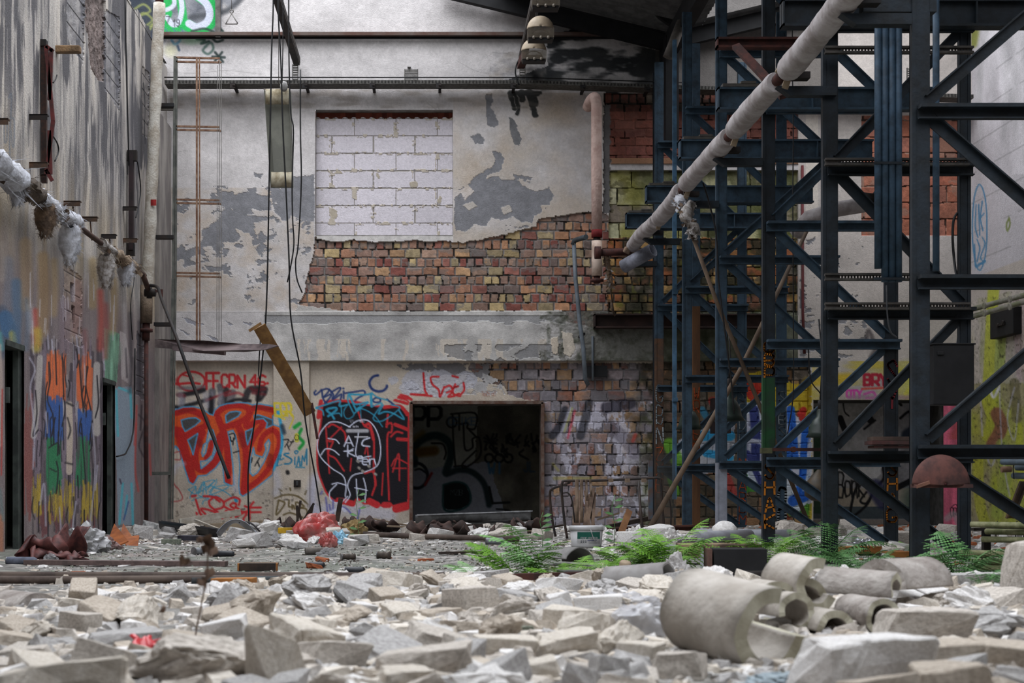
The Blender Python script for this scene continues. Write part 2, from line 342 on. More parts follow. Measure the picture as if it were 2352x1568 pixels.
# lintel band y 716..830
i = A_[(W.y >= 716) & (W.y < 830) & (W.x > 385) & (W.x < 1510)]; W.h[i] = -.035
j = i[(W.x[i] > 606) & (W.x[i] < 1300)]; W.mixin(j, np.full(len(j), 1.), (152,149,146)); W.mottle(j, .25, 40, 26, 51)
n_ = fbm(W.x[j], W.y[j]*.5, 16, 40, 52); k = j[(n_ > .56) & (W.y[j] > 778)]; W.c[k] = (166,157,146)
n_ = fbm(W.x[j], W.y[j], 30, 10, 53); k = j[(W.y[j] < 728+n_*26) & (W.y[j] > 724)]; W.mixin(k, np.full(len(k), .7), (116,116,118)); W.h[k] += .008
n_ = fbm(W.x[j], W.y[j], 24, 16, 54); k = j[(n_ > .5) & (W.x[j] > 1020) & (W.y[j] > 790)]; W.mixin(k, np.full(len(k), .7), (104,104,106)); W.h[k] += .01
i2 = i[(W.x[i] >= 1240)]; n_ = fbm(W.x[i2], W.y[i2], 40, 30, 55); W.mixin(i2, np.clip((W.x[i2]-1250)/110+(n_-.5)*2, 0, 1)*.9, (84,84,78)); W.h[i2] += (fbm(W.x[i2], W.y[i2], 8, seed=57)-.5)*.02
W.mixin(i2, np.clip((fbm(W.x[i2], W.y[i2], 14, seed=58)-.5)*3, 0, .8), (60,62,50))
patch([(1262,778),(1280,775),(1284,815),(1270,812)], (168,156,140), -.04); patch([(1290,762),(1312,765),(1322,800),(1310,822),(1296,815)], (168,158,144), -.04)
for q in ([(420,728),(450,740),(470,746),(458,752),(430,742)], [(520,736),(535,745),(528,748)], [(556,740),(580,744),(575,750)], [(410,752),(440,770),(430,772)], [(470,768),(500,778),(505,790)]): patch(q, (128,128,136), -.03)
W.stroke([(400,716),(620,716)], 2.5, (112,108,106), 1, .7)
# ---- lower panels
LOW = A_[(W.y >= 830) & (W.x > 385) & (W.x < 1512)]
W.mixin(LOW, np.full(len(LOW), .85), (162,150,134)); W.mottle(LOW, .10, 50, 40, 61)
k = LOW[((W.x[LOW] > 404) & (W.x[LOW] < 628)) | (W.x[LOW] > 711)]; W.h[k] = .09
i = LOW[W.y[LOW] > 1120]; W.mottle(i, .3, 40, 30, 62, (128,118,108)); W.mixin(i, np.clip((fbm(W.x[i], W.y[i], 7, seed=63)-.64)*6, 0, 1), (96,88,80))
# brick field right of the door
bf = [(1150,880),(1165,905),(1000,905),(1100,880),(1080,862),(960,850),(905,838),(960,836),(1100,832),(1500,832),(1500,1222),(1246,1222),(1246,925),(1170,920)]
i = W.inside([[(1080,832),(1512,832),(1512,1226),(1246,1226),(1246,925),(1168,906),(1160,884),(1112,880),(1106,862),(1076,848)]], 1)
W.bricks(i, cw=39, chh=24.4, ox=4, oy=1213, depth=.115, seed=9, mort=(106,101,103), pal=[(136,98,76),(142,112,82),(128,84,68),(120,110,110),(124,112,114),(112,104,108),(138,108,80),(110,80,74),(132,104,94),(118,112,116),(108,102,108)])
j = i[(W.y[i] > 860) & (W.y[i] < 925)]; W.mottle(j, .7, 40, 16, 65, (96,94,98))
j = i[(W.y[i] > 920)]; n_ = fbm(W.x[j], W.y[j], 60, 70, 66)
W.mixin(j, np.clip((n_-.42)*5, 0, 1)*.55*(fbm(W.x[j], W.y[j], 10, seed=67) > .45), (128,126,140))
n_ = fbm(W.x[j], W.y[j], 26, 44, 68, 5, .6); W.mixin(j, (n_ > .57)*.8*np.clip((W.x[j]-1250)/60, 0, 1), (176,174,188))
j = i[(W.x[i] > 1440)]; n_ = fbm(W.x[j], W.y[j], 20, 20, 69); W.mixin(j, np.clip((n_-.36)*4, 0, 1)*.75*np.clip((W.x[j]-1440)/50, 0, 1), (34,32,24))
j = i[(W.x[i] > 1470)]; W.mottle(j, .4, 24, 24, 70, (74,82,30))
chip([(905,834),(1150,832),(1110,870),(1080,858),(1000,862),(925,846)], .40, 30, 71, (104,102,104), .10)
chip([(1085,845),(1150,870),(1160,905),(1010,905),(1060,880)], .45, 24, 72, (150,148,148), .095)
# silver paint patches
for cx_, cy_, r_ in ((904, 872, 12), (960, 875, 36), (1010, 880, 40), (1070, 872, 26), (940, 890, 22)):
    i = np.nonzero(np.hypot(W.wx-cx_, (W.wy-cy_)*1.25) < r_)[0]; W.mixin(i, np.full(len(i), .8), (158,158,168)); W.h[i] += (fbm(W.x[i], W.y[i], 5, seed=73)-.5)*.014
RED, CY, NAVY, BLK = (178,34,38), (38,140,172), (26,44,96), (22,22,26)
K.tf(880, 760, 3.135)
for q in ([(290,300),(300,420),(310,455),(205,452),(350,465)], [(400,325),(345,330),(355,380),(400,420),(410,470),(440,400)], [(440,405),(480,390),(500,420),(460,440)], [(520,380),(495,440),(470,470),(515,465)], [(500,320),(540,330)], [(580,370),(585,420),(560,455)], [(528,460),(556,466)], [(540,395),(500,410),(512,455),(548,448)], [(130,460),(170,470),(205,490)], [(120,480),(160,490)]): K.stroke(q, 15, RED, 1)
K.text('ToZtwoT', 712, 435, 100, 28, 5, (140,100,84), .6)
# the spray band left: FFCRN 46
K.tf(380, 840, 6.534)
t_ = [(380+(380+205*math.cos(a))/1, 0) for a in ()]
el = [(375+205*math.cos(a), 225+145*math.sin(a)) for a in np.linspace(0, 2*PI, 26)]
K.stroke(el, 34, RED, 1.4, curve=False); K.stroke([(20,285),(180,265),(380,250),(500,262)], 36, RED, 1.2); K.stroke([(250,130),(310,145),(390,170),(380,280)], 22, RED, 1.2)
K.text('FF', 600, 100, 190, 240, 38, RED, 1.3); K.text('C', 830, 125, 90, 190, 36, RED, 1.3); K.text('R', 945, 125, 90, 190, 36, RED, 1.3); K.text('N', 1070, 140, 110, 180, 36, RED, 1.3)
K.text('46', 1260, 130, 230, 160, 34, RED, 1.3); K.stroke([(1520,255),(1524,256)], 38, RED, 1)
dk = (44,42,46)
for q, w_, c_, a_ in (([(190,320),(330,330),(560,310)], 60, (90,90,96), .7), ([(200,430),(400,400),(560,360)], 70, BLK, .9), ([(250,450),(230,600)], 80, (90,90,98), .8), ([(150,620),(420,560),(620,500)], 60, BLK, .9),
    ([(690,380),(680,480),(670,700)], 110, (80,80,88), .85), ([(670,480),(670,700)], 70, BLK, .9), ([(690,390),(690,440)], 26, (120,118,128), .7), ([(800,300),(830,450),(810,560)], 90, (70,70,76), .8), ([(900,360),(860,560)], 90, BLK, .8), ([(1000,400),(960,520)], 110, (84,80,86), .8),
    ([(900,560),(1060,500),(1260,520)], 46, BLK, .95), ([(1180,500),(1240,360),(1350,340),(1480,350)], 100, (40,36,40), .9), ([(1390,360),(1380,500)], 80, BLK, .9), ([(1490,400),(1420,500)], 50, BLK, .85), ([(1270,330),(1330,360),(1480,340)], 50, (98,26,32), .8), ([(1300,400),(1480,420)], 40, (90,22,28), .8), ([(600,510),(760,450),(960,370)], 30, (122,26,32), .9), ([(880,440),(1060,400),(1150,430)], 36, (150,34,40), .7), ([(240,560),(430,520)], 14, (150,150,160), .5), ([(190,430),(260,440)], 60, (98,20,26), .8)):
    K.stroke(q, w_, c_, 2.5, a_)
W.tf(0, 0, 1)
for x_ in (412, 470, 505): W.stroke([(x_, 905), (x_+2, 930)], 14, (150,148,160), 3, .5)
W.tf(380, 840, 6.534)
# the big red and orange throw-up
sil = [(0,930),(50,900),(40,770),(150,650),(250,612),(400,605),(540,640),(640,715),(700,735),(725,660),(800,595),(920,560),(1100,545),(1230,555),(1290,580),(1400,565),(1600,600),(1670,640),(1680,690),(1640,730),(1600,745),(1610,880),(1720,915),(1750,1000),(1755,1200),(1720,1350),(1620,1530),(1600,1630),(1400,1790),(1250,1900),(1150,1955),(1105,1920),(1090,1800),(1105,1500),(1080,1250),(1040,1040),(1000,965),(925,985),(960,1150),(1000,1500),(1015,1780),(980,1800),(870,1750),(850,1500),(830,1410),(740,1530),(600,1640),(480,1650),(430,1740),(400,1780),(340,1740),(280,1560),(200,1290),(150,1200),(130,1240),(0,1285)]
holes = [[(220,810),(330,780),(440,775),(510,820),(430,890),(280,980),(240,900)], [(320,1110),(470,1010),(400,1330),(370,1230)], [(600,1150),(640,930),(700,960),(740,1100),(750,1250),(690,1390),(600,1480),(520,1540),(510,1430),(600,1420),(690,1340),(725,1200),(710,1110),(660,1090),(620,1150),(590,1300),(545,1360),(530,1300),(560,1180)],
    [(900,850),(890,740),(950,690),(1050,675),(1120,690),(1080,750),(970,810)], [(1190,980),(1310,930),(1260,1080),(1220,1180),(1200,1080)], [(1320,740),(1380,730),(1480,760),(1605,810),(1600,880),(1500,930),(1520,850),(1460,785),(1330,800)],
    [(1255,1600),(1265,1400),(1310,1220),(1330,1330),(1450,1370),(1500,1250),(1480,1180),(1540,1100),(1560,1150),(1540,1270),(1470,1440),(1370,1600),(1300,1650)]]
ORG, DRD = (196,74,28), (168,30,26)
mask = K.inside([sil]+holes, 0); keepc = W.c.copy()
K.c[mask] = ORG
for q, w_ in (([(60,1000),(200,1000),(260,1250),(380,1700)], 150), ([(150,700),(350,660),(560,760),(600,880),(450,960),(280,1060)], 95), ([(540,1000),(440,1250),(440,1480),(560,1560),(720,1450),(800,1250),(790,1100),(860,1000)], 110), ([(680,1130),(660,1250),(590,1390)], 60), ([(750,720),(880,620),(1080,590),(1230,640),(1220,760),(1050,860),(850,920)], 85), ([(780,780),(860,1000),(920,1300),(930,1720)], 100), ([(1080,900),(1160,1100),(1200,1400),(1160,1900)], 100), ([(1290,640),(1400,620),(1600,660)], 80), ([(1280,640),(1200,900),(1380,820),(1460,860),(1330,1040),(1260,1180)], 90), ([(1400,1250),(1450,1060),(1600,960),(1700,1060),(1700,1220),(1600,1450),(1400,1700),(1180,1860)], 80), ([(1000,900),(1100,860)], 70)):
    K.stroke(q, w_, DRD, 1.2)
for q, w_ in (([(200,680),(420,650)], 46), ([(1120,1040),(1160,1180)], 100), ([(1560,1350),(1540,1480)], 80), ([(1300,600),(1560,640)], 46), ([(480,1120),(520,1180)], 90)): K.stroke(q, w_, (120,26,24), 2, .6)
bad = np.ones(len(W.x), bool); bad[mask] = False; W.c[bad] = keepc[bad]
for h_ in holes[:2]+holes[3:6]: K.fill([h_], (36,38,44), alpha=.75)
BL = (62,134,176)
for q in [sil[:-1]]+[h_+[h_[0]] for h_ in holes]: K.stroke(q, 20, BL, .9, curve=False)
K.stroke([(1690,660),(1740,950),(1740,1250),(1620,1560)], 44, (40,140,180), 1.5)
# small tags
K.text('EGR', 1650, 560, 250, 190, 34, (190,170,40), 1.2, curve=False, slant=-.1); K.stroke([(1640,740),(1790,800)], 24, (190,170,40), 1.2); K.stroke([(1880,700),(1920,780),(1860,940)], 20, (190,170,40), 1.2)
K.stroke([(1940,920),(2010,870)], 60, (24,140,52), 2); K.stroke([(2040,950),(2000,1060),(2070,1150),(2010,1240)], 48, (24,140,52), 2)
K.stroke([(1970,1040),(1972,1116)], 66, (176,170,50), 1, curve=False); K.stroke([(1970+34*math.cos(a), 1076+40*math.sin(a)) for a in np.linspace(0, 2*PI, 16)], 9, BLK, .6, curve=False)
K.stroke([(1750,900),(1780,1000)], 60, (40,52,66), 3, .9)
for q in ([(1770,1110),(1850,1110),(1790,1220)], [(1850,1110),(1830,1180),(1860,1260)], [(1920,1110),(1880,1180),(1860,1210)], [(1870,1140),(1925,1140)]): K.stroke(q, 16, BLK, .8)
for q in ([(940,1030),(1010,1010),(1030,1080),(980,1130),(960,1060)], [(1010,1080),(1000,1180)], [(1290,1380),(1280,1450)], [(1400,1380),(1330,1500)], [(1370,1430),(1400,1510)], [(1010,1300),(1090,1275)]): K.stroke(q, 18, BLK, .8)
CB = (30,106,138)
K.stroke([(1700,1340),(1680,1500)], 22, CB, .8); K.stroke([(1735,1340),(1720,1410),(1770,1390)], 20, CB, .8); K.stroke([(1850,1310),(1780,1330),(1890,1400),(1870,1460),(1790,1470)], 26, CB, .8); K.stroke([(1965,1270),(1990,1290),(1960,1320),(1940,1290),(1965,1270)], 20, CB, .8); K.stroke([(1945,1370),(1940,1480)], 22, CB, .8)
K.stroke([(1970,1500),(2000,1360),(2020,1500)], 22, CB, .8, curve=False); K.stroke([(1985,1440),(2020,1440)], 16, CB, .8); K.stroke([(2040,1500),(2055,1350),(2085,1430),(2120,1250),(2120,1480)], 22, CB, .8, curve=False); K.stroke([(1950,1520),(2090,1525)], 16, CB, .8); K.stroke([(1660,1505),(1750,1480)], 12, CB, .8)
# lower tags (second close view)
K.tf(380, 1000, 6.532)
for q in ([(330,810),(440,760),(380,860),(350,940)], [(440,760),(460,860),(560,690),(600,870)], [(480,880),(560,720),(540,900),(480,900)], [(560,700),(720,670),(600,820)], [(760,690),(640,900)], [(600,770),(700,760),(640,850)], [(700,780),(900,740),(910,790),(640,900)], [(380,980),(500,930),(640,950),(560,980),(540,1030)], [(680,880),(700,960)], [(640,890),(800,910)], [(700,780),(860,830),(1050,970)], [(330,815),(460,870),(760,660)]): K.stroke(q, 14, (40,130,164), .8, .92)
K.stroke([(1040,960),(1050,980)], 50, (40,130,164), 1)
for q in ([(380,910),(440,900)], [(440,960),(500,1150),(560,1260)], [(640,1240),(520,1100),(680,1130),(740,1160)], [(640,1000),(660,1060),(780,1160),(840,1240)], [(640,980),(740,920),(860,1000),(840,1080),(740,1110)], [(860,1000),(1000,930),(1100,960),(1090,1040)], [(1000,1010),(960,1050),(1020,1090),(1050,1030),(1000,1010)], [(1050,1080),(1110,1120)], [(860,1060),(980,1120),(1200,1150),(1420,1150)], [(1180,1060),(1250,1080),(1420,1080)], [(1310,1000),(1250,1080),(1180,1220)], [(1250,1080),(1250,1260)], [(1160,1240),(1160,1320)], [(560,910),(700,920),(800,990)], [(880,1220),(900,1130),(970,1220)], [(1040,1220),(1200,1140)], [(450,1160),(458,1180)]): K.stroke(q, 32, RED, 1.3)
OL = (92,78,48)
for q in ([(1640,940),(1800,890),(1980,910),(2140,1030)], [(1700,970),(1790,1010),(1720,1130),(1660,1180),(1700,970)], [(1855,970),(1850,1060),(1890,1070)], [(1900,1040),(1905,1100),(1920,1050),(1940,1100)], [(1970,1100),(1960,1000),(2080,1060),(1990,1090),(2120,1110),(2110,1300)], [(1770,1190),(1880,1160),(2060,1230)], [(1700,800),(1740,830)], [(1870,790),(1876,820)], [(2115,830),(2095,880)]): K.stroke(q, 26, OL, 1.1)
for q in ([(110,690),(240,950),(0,1000)], [(130,260),(200,240),(210,350),(140,360)]): K.stroke(q, 16, (150,40,44), 1, .85)
K.stroke([(120,560),(160,450),(260,420)], 60, (164,166,186), 4, .6); K.stroke([(1650,560),(1690,740),(1650,860)], 110, (156,158,176), 6, .5); K.stroke([(1830,545),(1836,560)], 56, (30,28,28), 2)
K.stroke([(1020,620),(1040,820)], 70, (160,162,182), 5, .6)
# red/black blob with the white heart
K.tf(360, 800, 3.563)
K.stroke([(1290,1060),(1270,1200),(1300,1400)], 70, (158,160,184), 8, .7); K.stroke([(1330,1340),(1500,1300),(1700,1330),(1900,1360)], 110, (160,160,180), 9, .6)
blob = [(1380,430),(1480,420),(1600,440),(1800,470),(1900,470),(1990,480),(2050,520),(2062,600),(2062,1200),(2040,1290),(1960,1300),(1900,1270),(1850,1290),(1780,1260),(1700,1270),(1640,1230),(1600,1280),(1540,1270),(1480,1260),(1400,1200),(1350,1100),(1315,980),(1310,800),(1340,600),(1350,480)]
K.fill([blob], (20,18,24)); K.stroke(blob+[blob[0]], 15, RED, 1, curve=True)
for q, w_ in (([(1340,430),(1320,560)], 34), ([(1400,440),(1560,425),(1700,450)], 18), ([(1860,480),(1990,470),(2050,540)], 28), ([(1950,420),(2050,450)], 22), ([(1980,390),(2070,410)], 18), ([(1560,1260),(1600,1270)], 50), ([(1740,1250),(1800,1280)], 56), ([(1860,1280),(1900,1280)], 50), ([(1960,1310),(2040,1290)], 70), ([(1480,1240),(1560,1250)], 40), ([(2062,600),(2062,1260)], 20), ([(1950,620),(2050,660)], 30), ([(1970,740),(2055,745)], 30), ([(1640,500),(1690,620),(1770,700),(1775,1000),(1790,1100),(1760,1200)], 16), ([(1890,540),(1880,640)], 18), ([(1880,620),(1920,610),(1920,680),(1885,740),(1900,1240)], 16), ([(1915,720),(1960,680),(2010,690)], 16), ([(1400,640),(1440,620),(1530,680),(1545,760)], 16), ([(1380,640),(1410,1020)], 14), ([(1510,640),(1390,760)], 12), ([(1410,760),(1440,760),(1400,860),(1460,900),(1530,1000)], 15), ([(1700,630),(1740,620),(1770,740)], 24), ([(1930,1010),(1980,860),(1985,1080)], 13), ([(1920,960),(1960,900),(2050,940)], 12), ([(1930,980),(2040,980)], 12), ([(1700,860),(1720,800),(1730,900)], 12), ([(1850,1020),(1840,1200)], 12), ([(1590,900),(1580,1000)], 12), ([(1700,1020),(1770,1010),(1790,1120)], 18)):
    K.stroke(q, w_, (176,32,36), 1.1)
WH = (184,188,208)
for q in ([(1580,640),(1480,600),(1400,610),(1330,700),(1310,800),(1340,890),(1430,980),(1520,1040),(1545,1120),(1540,1210)], [(1570,640),(1640,590),(1720,585),(1780,640),(1820,740),(1830,860),(1800,960),(1700,1010),(1600,1040),(1560,1120),(1580,1200),(1540,1260)], [(1400,735),(1460,745),(1490,775)], [(1340,870),(1380,820),(1440,830),(1490,870)], [(1430,1110),(1480,1100),(1550,1120)], [(1470,1110),(1410,1180),(1430,1250),(1500,1260),(1560,1210)], [(1630,1070),(1640,1240)], [(1690,1060),(1710,1150),(1700,1260)], [(1620,1140),(1720,1160)], [(1650,680),(1630,880),(1750,880)]): K.stroke(q, 9.5, WH, .8)
K.stroke([(1560,672),(1720,672)], 30, (150,150,156), 1.6); K.stroke([(1620,722),(1725,722)], 11, (180,180,186), 1)
K.text('A', 1530, 715, 76, 84, 11, WH, .8); K.text('c', 1, 1, 1, 1, 1, WH); K.stroke([(1740,730),(1690,750),(1680,790),(1740,800)], 12, WH, .8)
K.text('k', 1560, 790, 60, 90, 11, WH, .8); K.text('e', 1640, 860, 44, 60, 11, WH, .8); K.text('en', 1680, 880, 110, 70, 11, WH, .8); K.stroke([(1530,840),(1600,835)], 11, WH, .8)
K.text('total', 1575, 580, 50, 18, 3, (160,160,170), .5); K.text('auk', 1660, 586, 36, 14, 3, (160,160,170), .5); K.text('asla', 1600, 628, 50, 14, 3, (160,160,170), .5)
for q in ((1640,920),(1730,960),(1680,1000),(1650,975),(1785,1025)): K.stroke([q, (q[0]+8, q[1]+6)], 22, (130,126,120), 1)
PUR = (84,84,150)
for q in ([(1340,1190),(1350,1170)], [(1380,1220),(1400,1380)], [(1410,1280),(1420,1330)], [(1440,1240),(1440,1350)], [(1500,1290),(1560,1320),(1620,1400)], [(1640,1400),(1660,1310)]): K.stroke(q, 16, PUR, 1.2, .8)
K.stroke([(1370,1360),(1500,1310),(1540,1330)], 22, (176,178,196), 1.5, .9)
# navy and cyan tags
K.tf(700, 840, 8.71)
for q in ([(210,490),(180,530),(210,570),(300,500),(330,480),(350,620),(400,730)], [(320,480),(440,450),(470,500),(370,620),(510,560),(500,620),(400,740)], [(480,460),(560,560),(540,660)], [(520,520),(680,430),(700,470),(560,660),(720,560),(710,660)], [(770,500),(770,640)], [(765,440),(768,446)], [(800,540),(1000,510),(1170,490),(1190,560),(1050,640),(1000,690)], [(1350,680),(1420,630),(1500,650),(1500,710),(1400,720),(1350,680)], [(1640,660),(1780,770)]): K.stroke(q, 36, NAVY, 1.2, .95)
K.stroke([(1460,180),(1360,210),(1290,320),(1330,440),(1440,500),(1560,490),(1630,430),(1640,390)], 50, NAVY, 1.5)
for q, w_ in (([(220,830),(440,760),(690,690),(690,800),(880,760)], 36), ([(220,840),(340,880),(370,980)], 30), ([(580,1050),(520,960),(430,870),(600,830),(620,880),(460,1000)], 46), ([(540,960),(680,940),(730,1000),(720,780)], 26), ([(860,580),(860,700),(960,920),(980,940)], 30), ([(880,560),(1000,830),(1060,850),(1260,720),(1000,760),(900,600)], 40), ([(880,560),(1200,570),(1340,540)], 40), ([(1320,560),(1330,800)], 56), ([(1350,550),(1450,620),(1650,680)], 26), ([(1330,810),(1540,740),(1400,960),(1370,1060),(1460,1110),(1600,1070),(1800,930),(1900,820),(1720,770)], 26), ([(1560,780),(1470,950),(1600,910),(1760,940),(1980,1060),(1880,880)], 34), ([(1000,930),(940,1020),(840,1050),(780,980),(780,880),(850,770)], 22), ([(1000,930),(1130,850),(1380,980),(1550,1210)], 24), ([(1100,760),(1120,1050)], 18), ([(1040,880),(1090,840)], 70)): K.stroke(q, w_, (34,134,166), 1.1, .93)
for q, w_ in (([(1910,570),(2040,600),(2130,670)], 40), ([(1860,630),(1980,640),(2080,720)], 34), ([(1780,690),(1960,700),(2060,760)], 26), ([(2120,560),(2260,570)], 40)): K.stroke(q, w_, RED, 1.4)
# ---- brick colour marks on the right field
K.tf(0, 0, 1)
for q, w_, c_, a_ in (([(1300,940),(1285,980),(1270,1000)], 18, (36,38,48), .8), ([(1312,938),(1296,985)], 10, (150,150,170), .8), ([(1316,936),(1298,990)], 3, (150,150,60), .8), ([(1322,942),(1306,1005)], 4, (190,60,80), .9), ([(1355,925),(1345,965),(1335,1000)], 20, (34,36,44), .7), ([(1395,935),(1450,925)], 26, (38,36,48), .7), ([(1275,1098),(1360,1098)], 7, (150,142,60), .6), ([(1272,1065),(1284,1080)], 5, (156,148,60), .6), ([(1400,975),(1440,1010),(1460,1040)], 30, (90,84,96), .5), ([(1462,998),(1456,1012)], 8, (170,60,50), .8)): K.stroke(q, w_, c_, 2.5, a_)
# ---- zone behind / right of the vertical pipe: blocks, red hollow bricks, damp brick
i = W.inside([[(1388,212),(1836,212),(1836,262),(1400,262),(1386,230)]], 0); W.bricks(i, 37, 24, ox=2, oy=212, seed=13, pal=[(90,50,40),(78,46,38),(70,60,50)], mort=(46,44,38))
i = W.inside([[(1398,255),(1836,255),(1836,372),(1398,372)]], 0); W.bricks(i, 48, 20, bond='run', ox=0, oy=255, seed=14, pal=[(108,60,50),(100,56,46),(116,66,54),(104,60,52)], mort=(110,70,60), mw=1.6)
i = W.inside([[(1400,362),(1836,362),(1836,377),(1400,377)]], 0); W.c[i] = (134,96,70); W.h[i] = -.02
i = W.inside([[(1398,390),(1836,390),(1836,546),(1398,546)]], 0); W.bricks(i, 68, 40, bond='run', ox=30, oy=390, seed=15, pal=[(150,148,116),(150,146,106),(124,112,98),(158,154,124)], mort=(70,66,40), mw=2)
W.mixin(i, np.clip((fbm(W.x[i], W.y[i], 50, 50, 81)-.45)*4, 0, 1)*.6, (112,108,26)); W.mixin(i, np.clip((W.x[i]-1440)/60, 0, 1)*np.clip((fbm(W.x[i], W.y[i], 40, 60, 82)-.35)*4, 0, 1)*.7, (52,58,24))
W.h[i] += .03
i = W.inside([[(1396,545),(1836,545),(1836,722),(1396,722)]], 1); W.bricks(i, cw=39, ox=10, seed=16, depth=.05, pal=[(140,80,46),(150,96,50),(104,66,48),(96,86,76),(160,124,72)], mort=(58,52,44))
W.mixin(i, np.clip((fbm(W.x[i], W.y[i], 30, 30, 83)-.40)*5, 0, 1)*.85*np.clip((W.x[i]-1405)/50, 0, 1), (34,34,20))
W.mixin(i, np.clip((fbm(W.x[i], W.y[i], 14, 14, 84)-.62)*6, 0, 1)*.7, (90,92,30))
i = W.inside([[(1386,240),(1402,240),(1402,490),(1386,490)]], 1); W.c[i] = (92,90,90); W.h[i] = .03
i = W.inside([[(1505,716),(1850,716),(1850,832),(1505,832)]], 1); W.c[i] = (72,74,60); W.mottle(i, .6, 20, 30, 85, (36,42,24)); W.mottle(i, .4, 12, 12, 86, (120,122,108))
i = W.inside([[(1500,830),(1862,830),(1862,1226),(1500,1226)]], 1); W.bricks(i, cw=39, chh=24.4, ox=4, oy=1213, depth=.1, seed=17, pal=[(122,90,62),(110,80,58),(108,98,88),(92,80,64),(132,104,66),(108,86,72)], mort=(58,54,46), darkmort=.5)
W.mixin(i, np.clip((fbm(W.x[i], W.y[i], 40, 40, 87)-.42)*4, 0, 1)*.7*np.clip((1720-W.x[i])/150, 0, 1), (36,34,24))
# mural behind the tower
def mur(poly, col, al=.92): K.fill([poly], col, warp=1, alpha=al)
mur([(1700,860),(1760,850),(1850,890),(1862,940),(1700,960)], (186,160,30)); mur([(1715,870),(1755,868),(1760,905),(1730,925),(1712,900)], (170,44,30)); mur([(1700,920),(1760,930),(1760,950),(1700,945)], (96,140,40))
mur([(1832,882),(1864,875),(1866,1210),(1850,1210),(1848,900)], (176,150,30)); mur([(1700,1090),(1760,1070),(1765,1130),(1700,1130)], (60,130,44)); mur([(1800,1100),(1864,1090),(1862,1190),(1800,1180)], (60,136,48), .8)
mur([(1808,925),(1840,960),(1864,1000),(1866,1150),(1830,1182),(1800,1150),(1796,960)], (180,186,204)); mur([(1712,925),(1760,918),(1766,1110),(1735,1120),(1712,1080)], (176,182,204))
K.stroke([(1820,940),(1826,1010),(1830,1060)], 20, (26,84,176), 1.5); K.stroke([(1855,965),(1850,1040),(1848,1090),(1836,1135)], 17, (28,88,180), 1.5); K.stroke([(1812,1080),(1820,1020)], 18, (28,84,170), 1.5); K.stroke([(1826,1150),(1850,1140)], 26, (26,80,170), 1.5)
K.stroke([(1735,940),(1740,1000),(1738,1060)], 22, (46,56,116), 1.5); K.stroke([(1715,1010),(1760,1015)], 10, (170,176,196), 1); K.stroke([(1720,1040),(1752,1110)], 14, (52,60,120), 1)
K.stroke([(1725,905),(1740,885),(1755,905)], 9, (170,40,30), 1.5); K.stroke([(1842,950),(1850,940),(1846,960)], 14, (176,40,34), 1.5)
for q in ((1608,985,1690,1080), (1560,1010,1600,1050)):
    K.fill([[(q[0],q[1]),(q[2],q[1]-10),(q[2],q[3]),(q[0],q[3]+8)]], (170,176,190), warp=1, alpha=.9)
K.stroke([(1615,1000),(1680,1000)], 24, (40,140,190), 1.5); K.stroke([(1625,1040),(1680,1050)], 18, (40,140,190), 1.5); K.stroke([(1540,1020),(1560,1060)], 30, (96,160,40), 3, .9); K.stroke([(1640,920),(1660,950),(1690,930)], 20, (160,40,36), 2, .8); K.stroke([(1616,940),(1640,980)], 16, (40,120,160), 2, .8); K.stroke([(1670,1090),(1690,1140)], 20, (160,40,40), 2, .7); K.stroke([(1545,1100),(1556,1130)], 20, (80,150,40), 2, .8)
K.stroke([(1800,1165),(1820,1200)], 8, (130,50,30), 1.5, .8)
# ---- white plaster wall behind the tower (right part)
RP = A_[(W.x > 1832) & (W.y < 830)]
W.c[RP] = (166,158,152); W.h[RP] = 0; W.mottle(RP, .12, 60, 60, 101)
chip([(1836,560),(1880,540),(1885,720),(1836,735)], .58, 20, 102); chip([(1890,640),(1990,560),(2000,720),(1895,740)], .66, 18, 103); chip([(1836,735),(1990,735),(1990,820),(1836,820)], .6, 26, 104, (120,120,124))
i = A_[(W.x > 1850) & (W.x < 1880) & (W.y > 255) & (W.y < 545)]; W.mixin(i, np.full(len(i), .5), (196,186,172))
i = A_[(W.x >= 1980) & (W.x < 2215) & (W.y > 265) & (W.y < 541)]; W.bricks(i, 76, 38, bond='run', ox=10, oy=541, seed=19, depth=.015, pal=[(150,88,66),(146,84,64),(138,86,70),(156,96,74)], mort=(134,108,94), mw=2.4, darkmort=.0)
i = A_[(W.x >= 1505) & (W.y < 212)]; W.mixin(i[W.x[i] < 1900], np.full((W.x[i] < 1900).sum(), .7), (70,66,62)); W.h[i] = 0
i = A_[(W.x >= 1840) & (W.y >= 830)]; i = i[W.x[i] > 1864]; W.c[i] = (160,152,142); W.mottle(i, .15, 60, 60, 105)
i = i[(W.y[i] < 920)]; W.mottle(i, .9, 60, 20, 106, (176,160,60)); K.spray(2000, 880, 60, (150,150,160), .7, 40); K.spray(2085, 870, 50, (180,180,70), .8); K.stroke([(1860,878),(1900,872),(1950,868)], 24, (190,160,36), 5, .9)
K.text('BRY', 1985, 860, 52, 24, 7, (160,30,50), 1); K.text('OTY', 1945, 896, 34, 16, 5, (190,60,150), 1); K.stroke([(1985,905),(2005,900),(2010,912),(1990,914)], 6, (180,80,150), 1.2); K.stroke([(1980,893),(2035,890)], 5, (190,70,60), 1.5); K.stroke([(2058,890),(2080,860),(2095,880),(2080,905)], 10, (186,180,70), 2)
K.stroke([(1950,912),(2100,912)], 10, (140,110,130), 2, .6); K.stroke([(1990,780),(1996,760),(2010,800),(2000,820)], 10, (60,54,56), 3, .7)
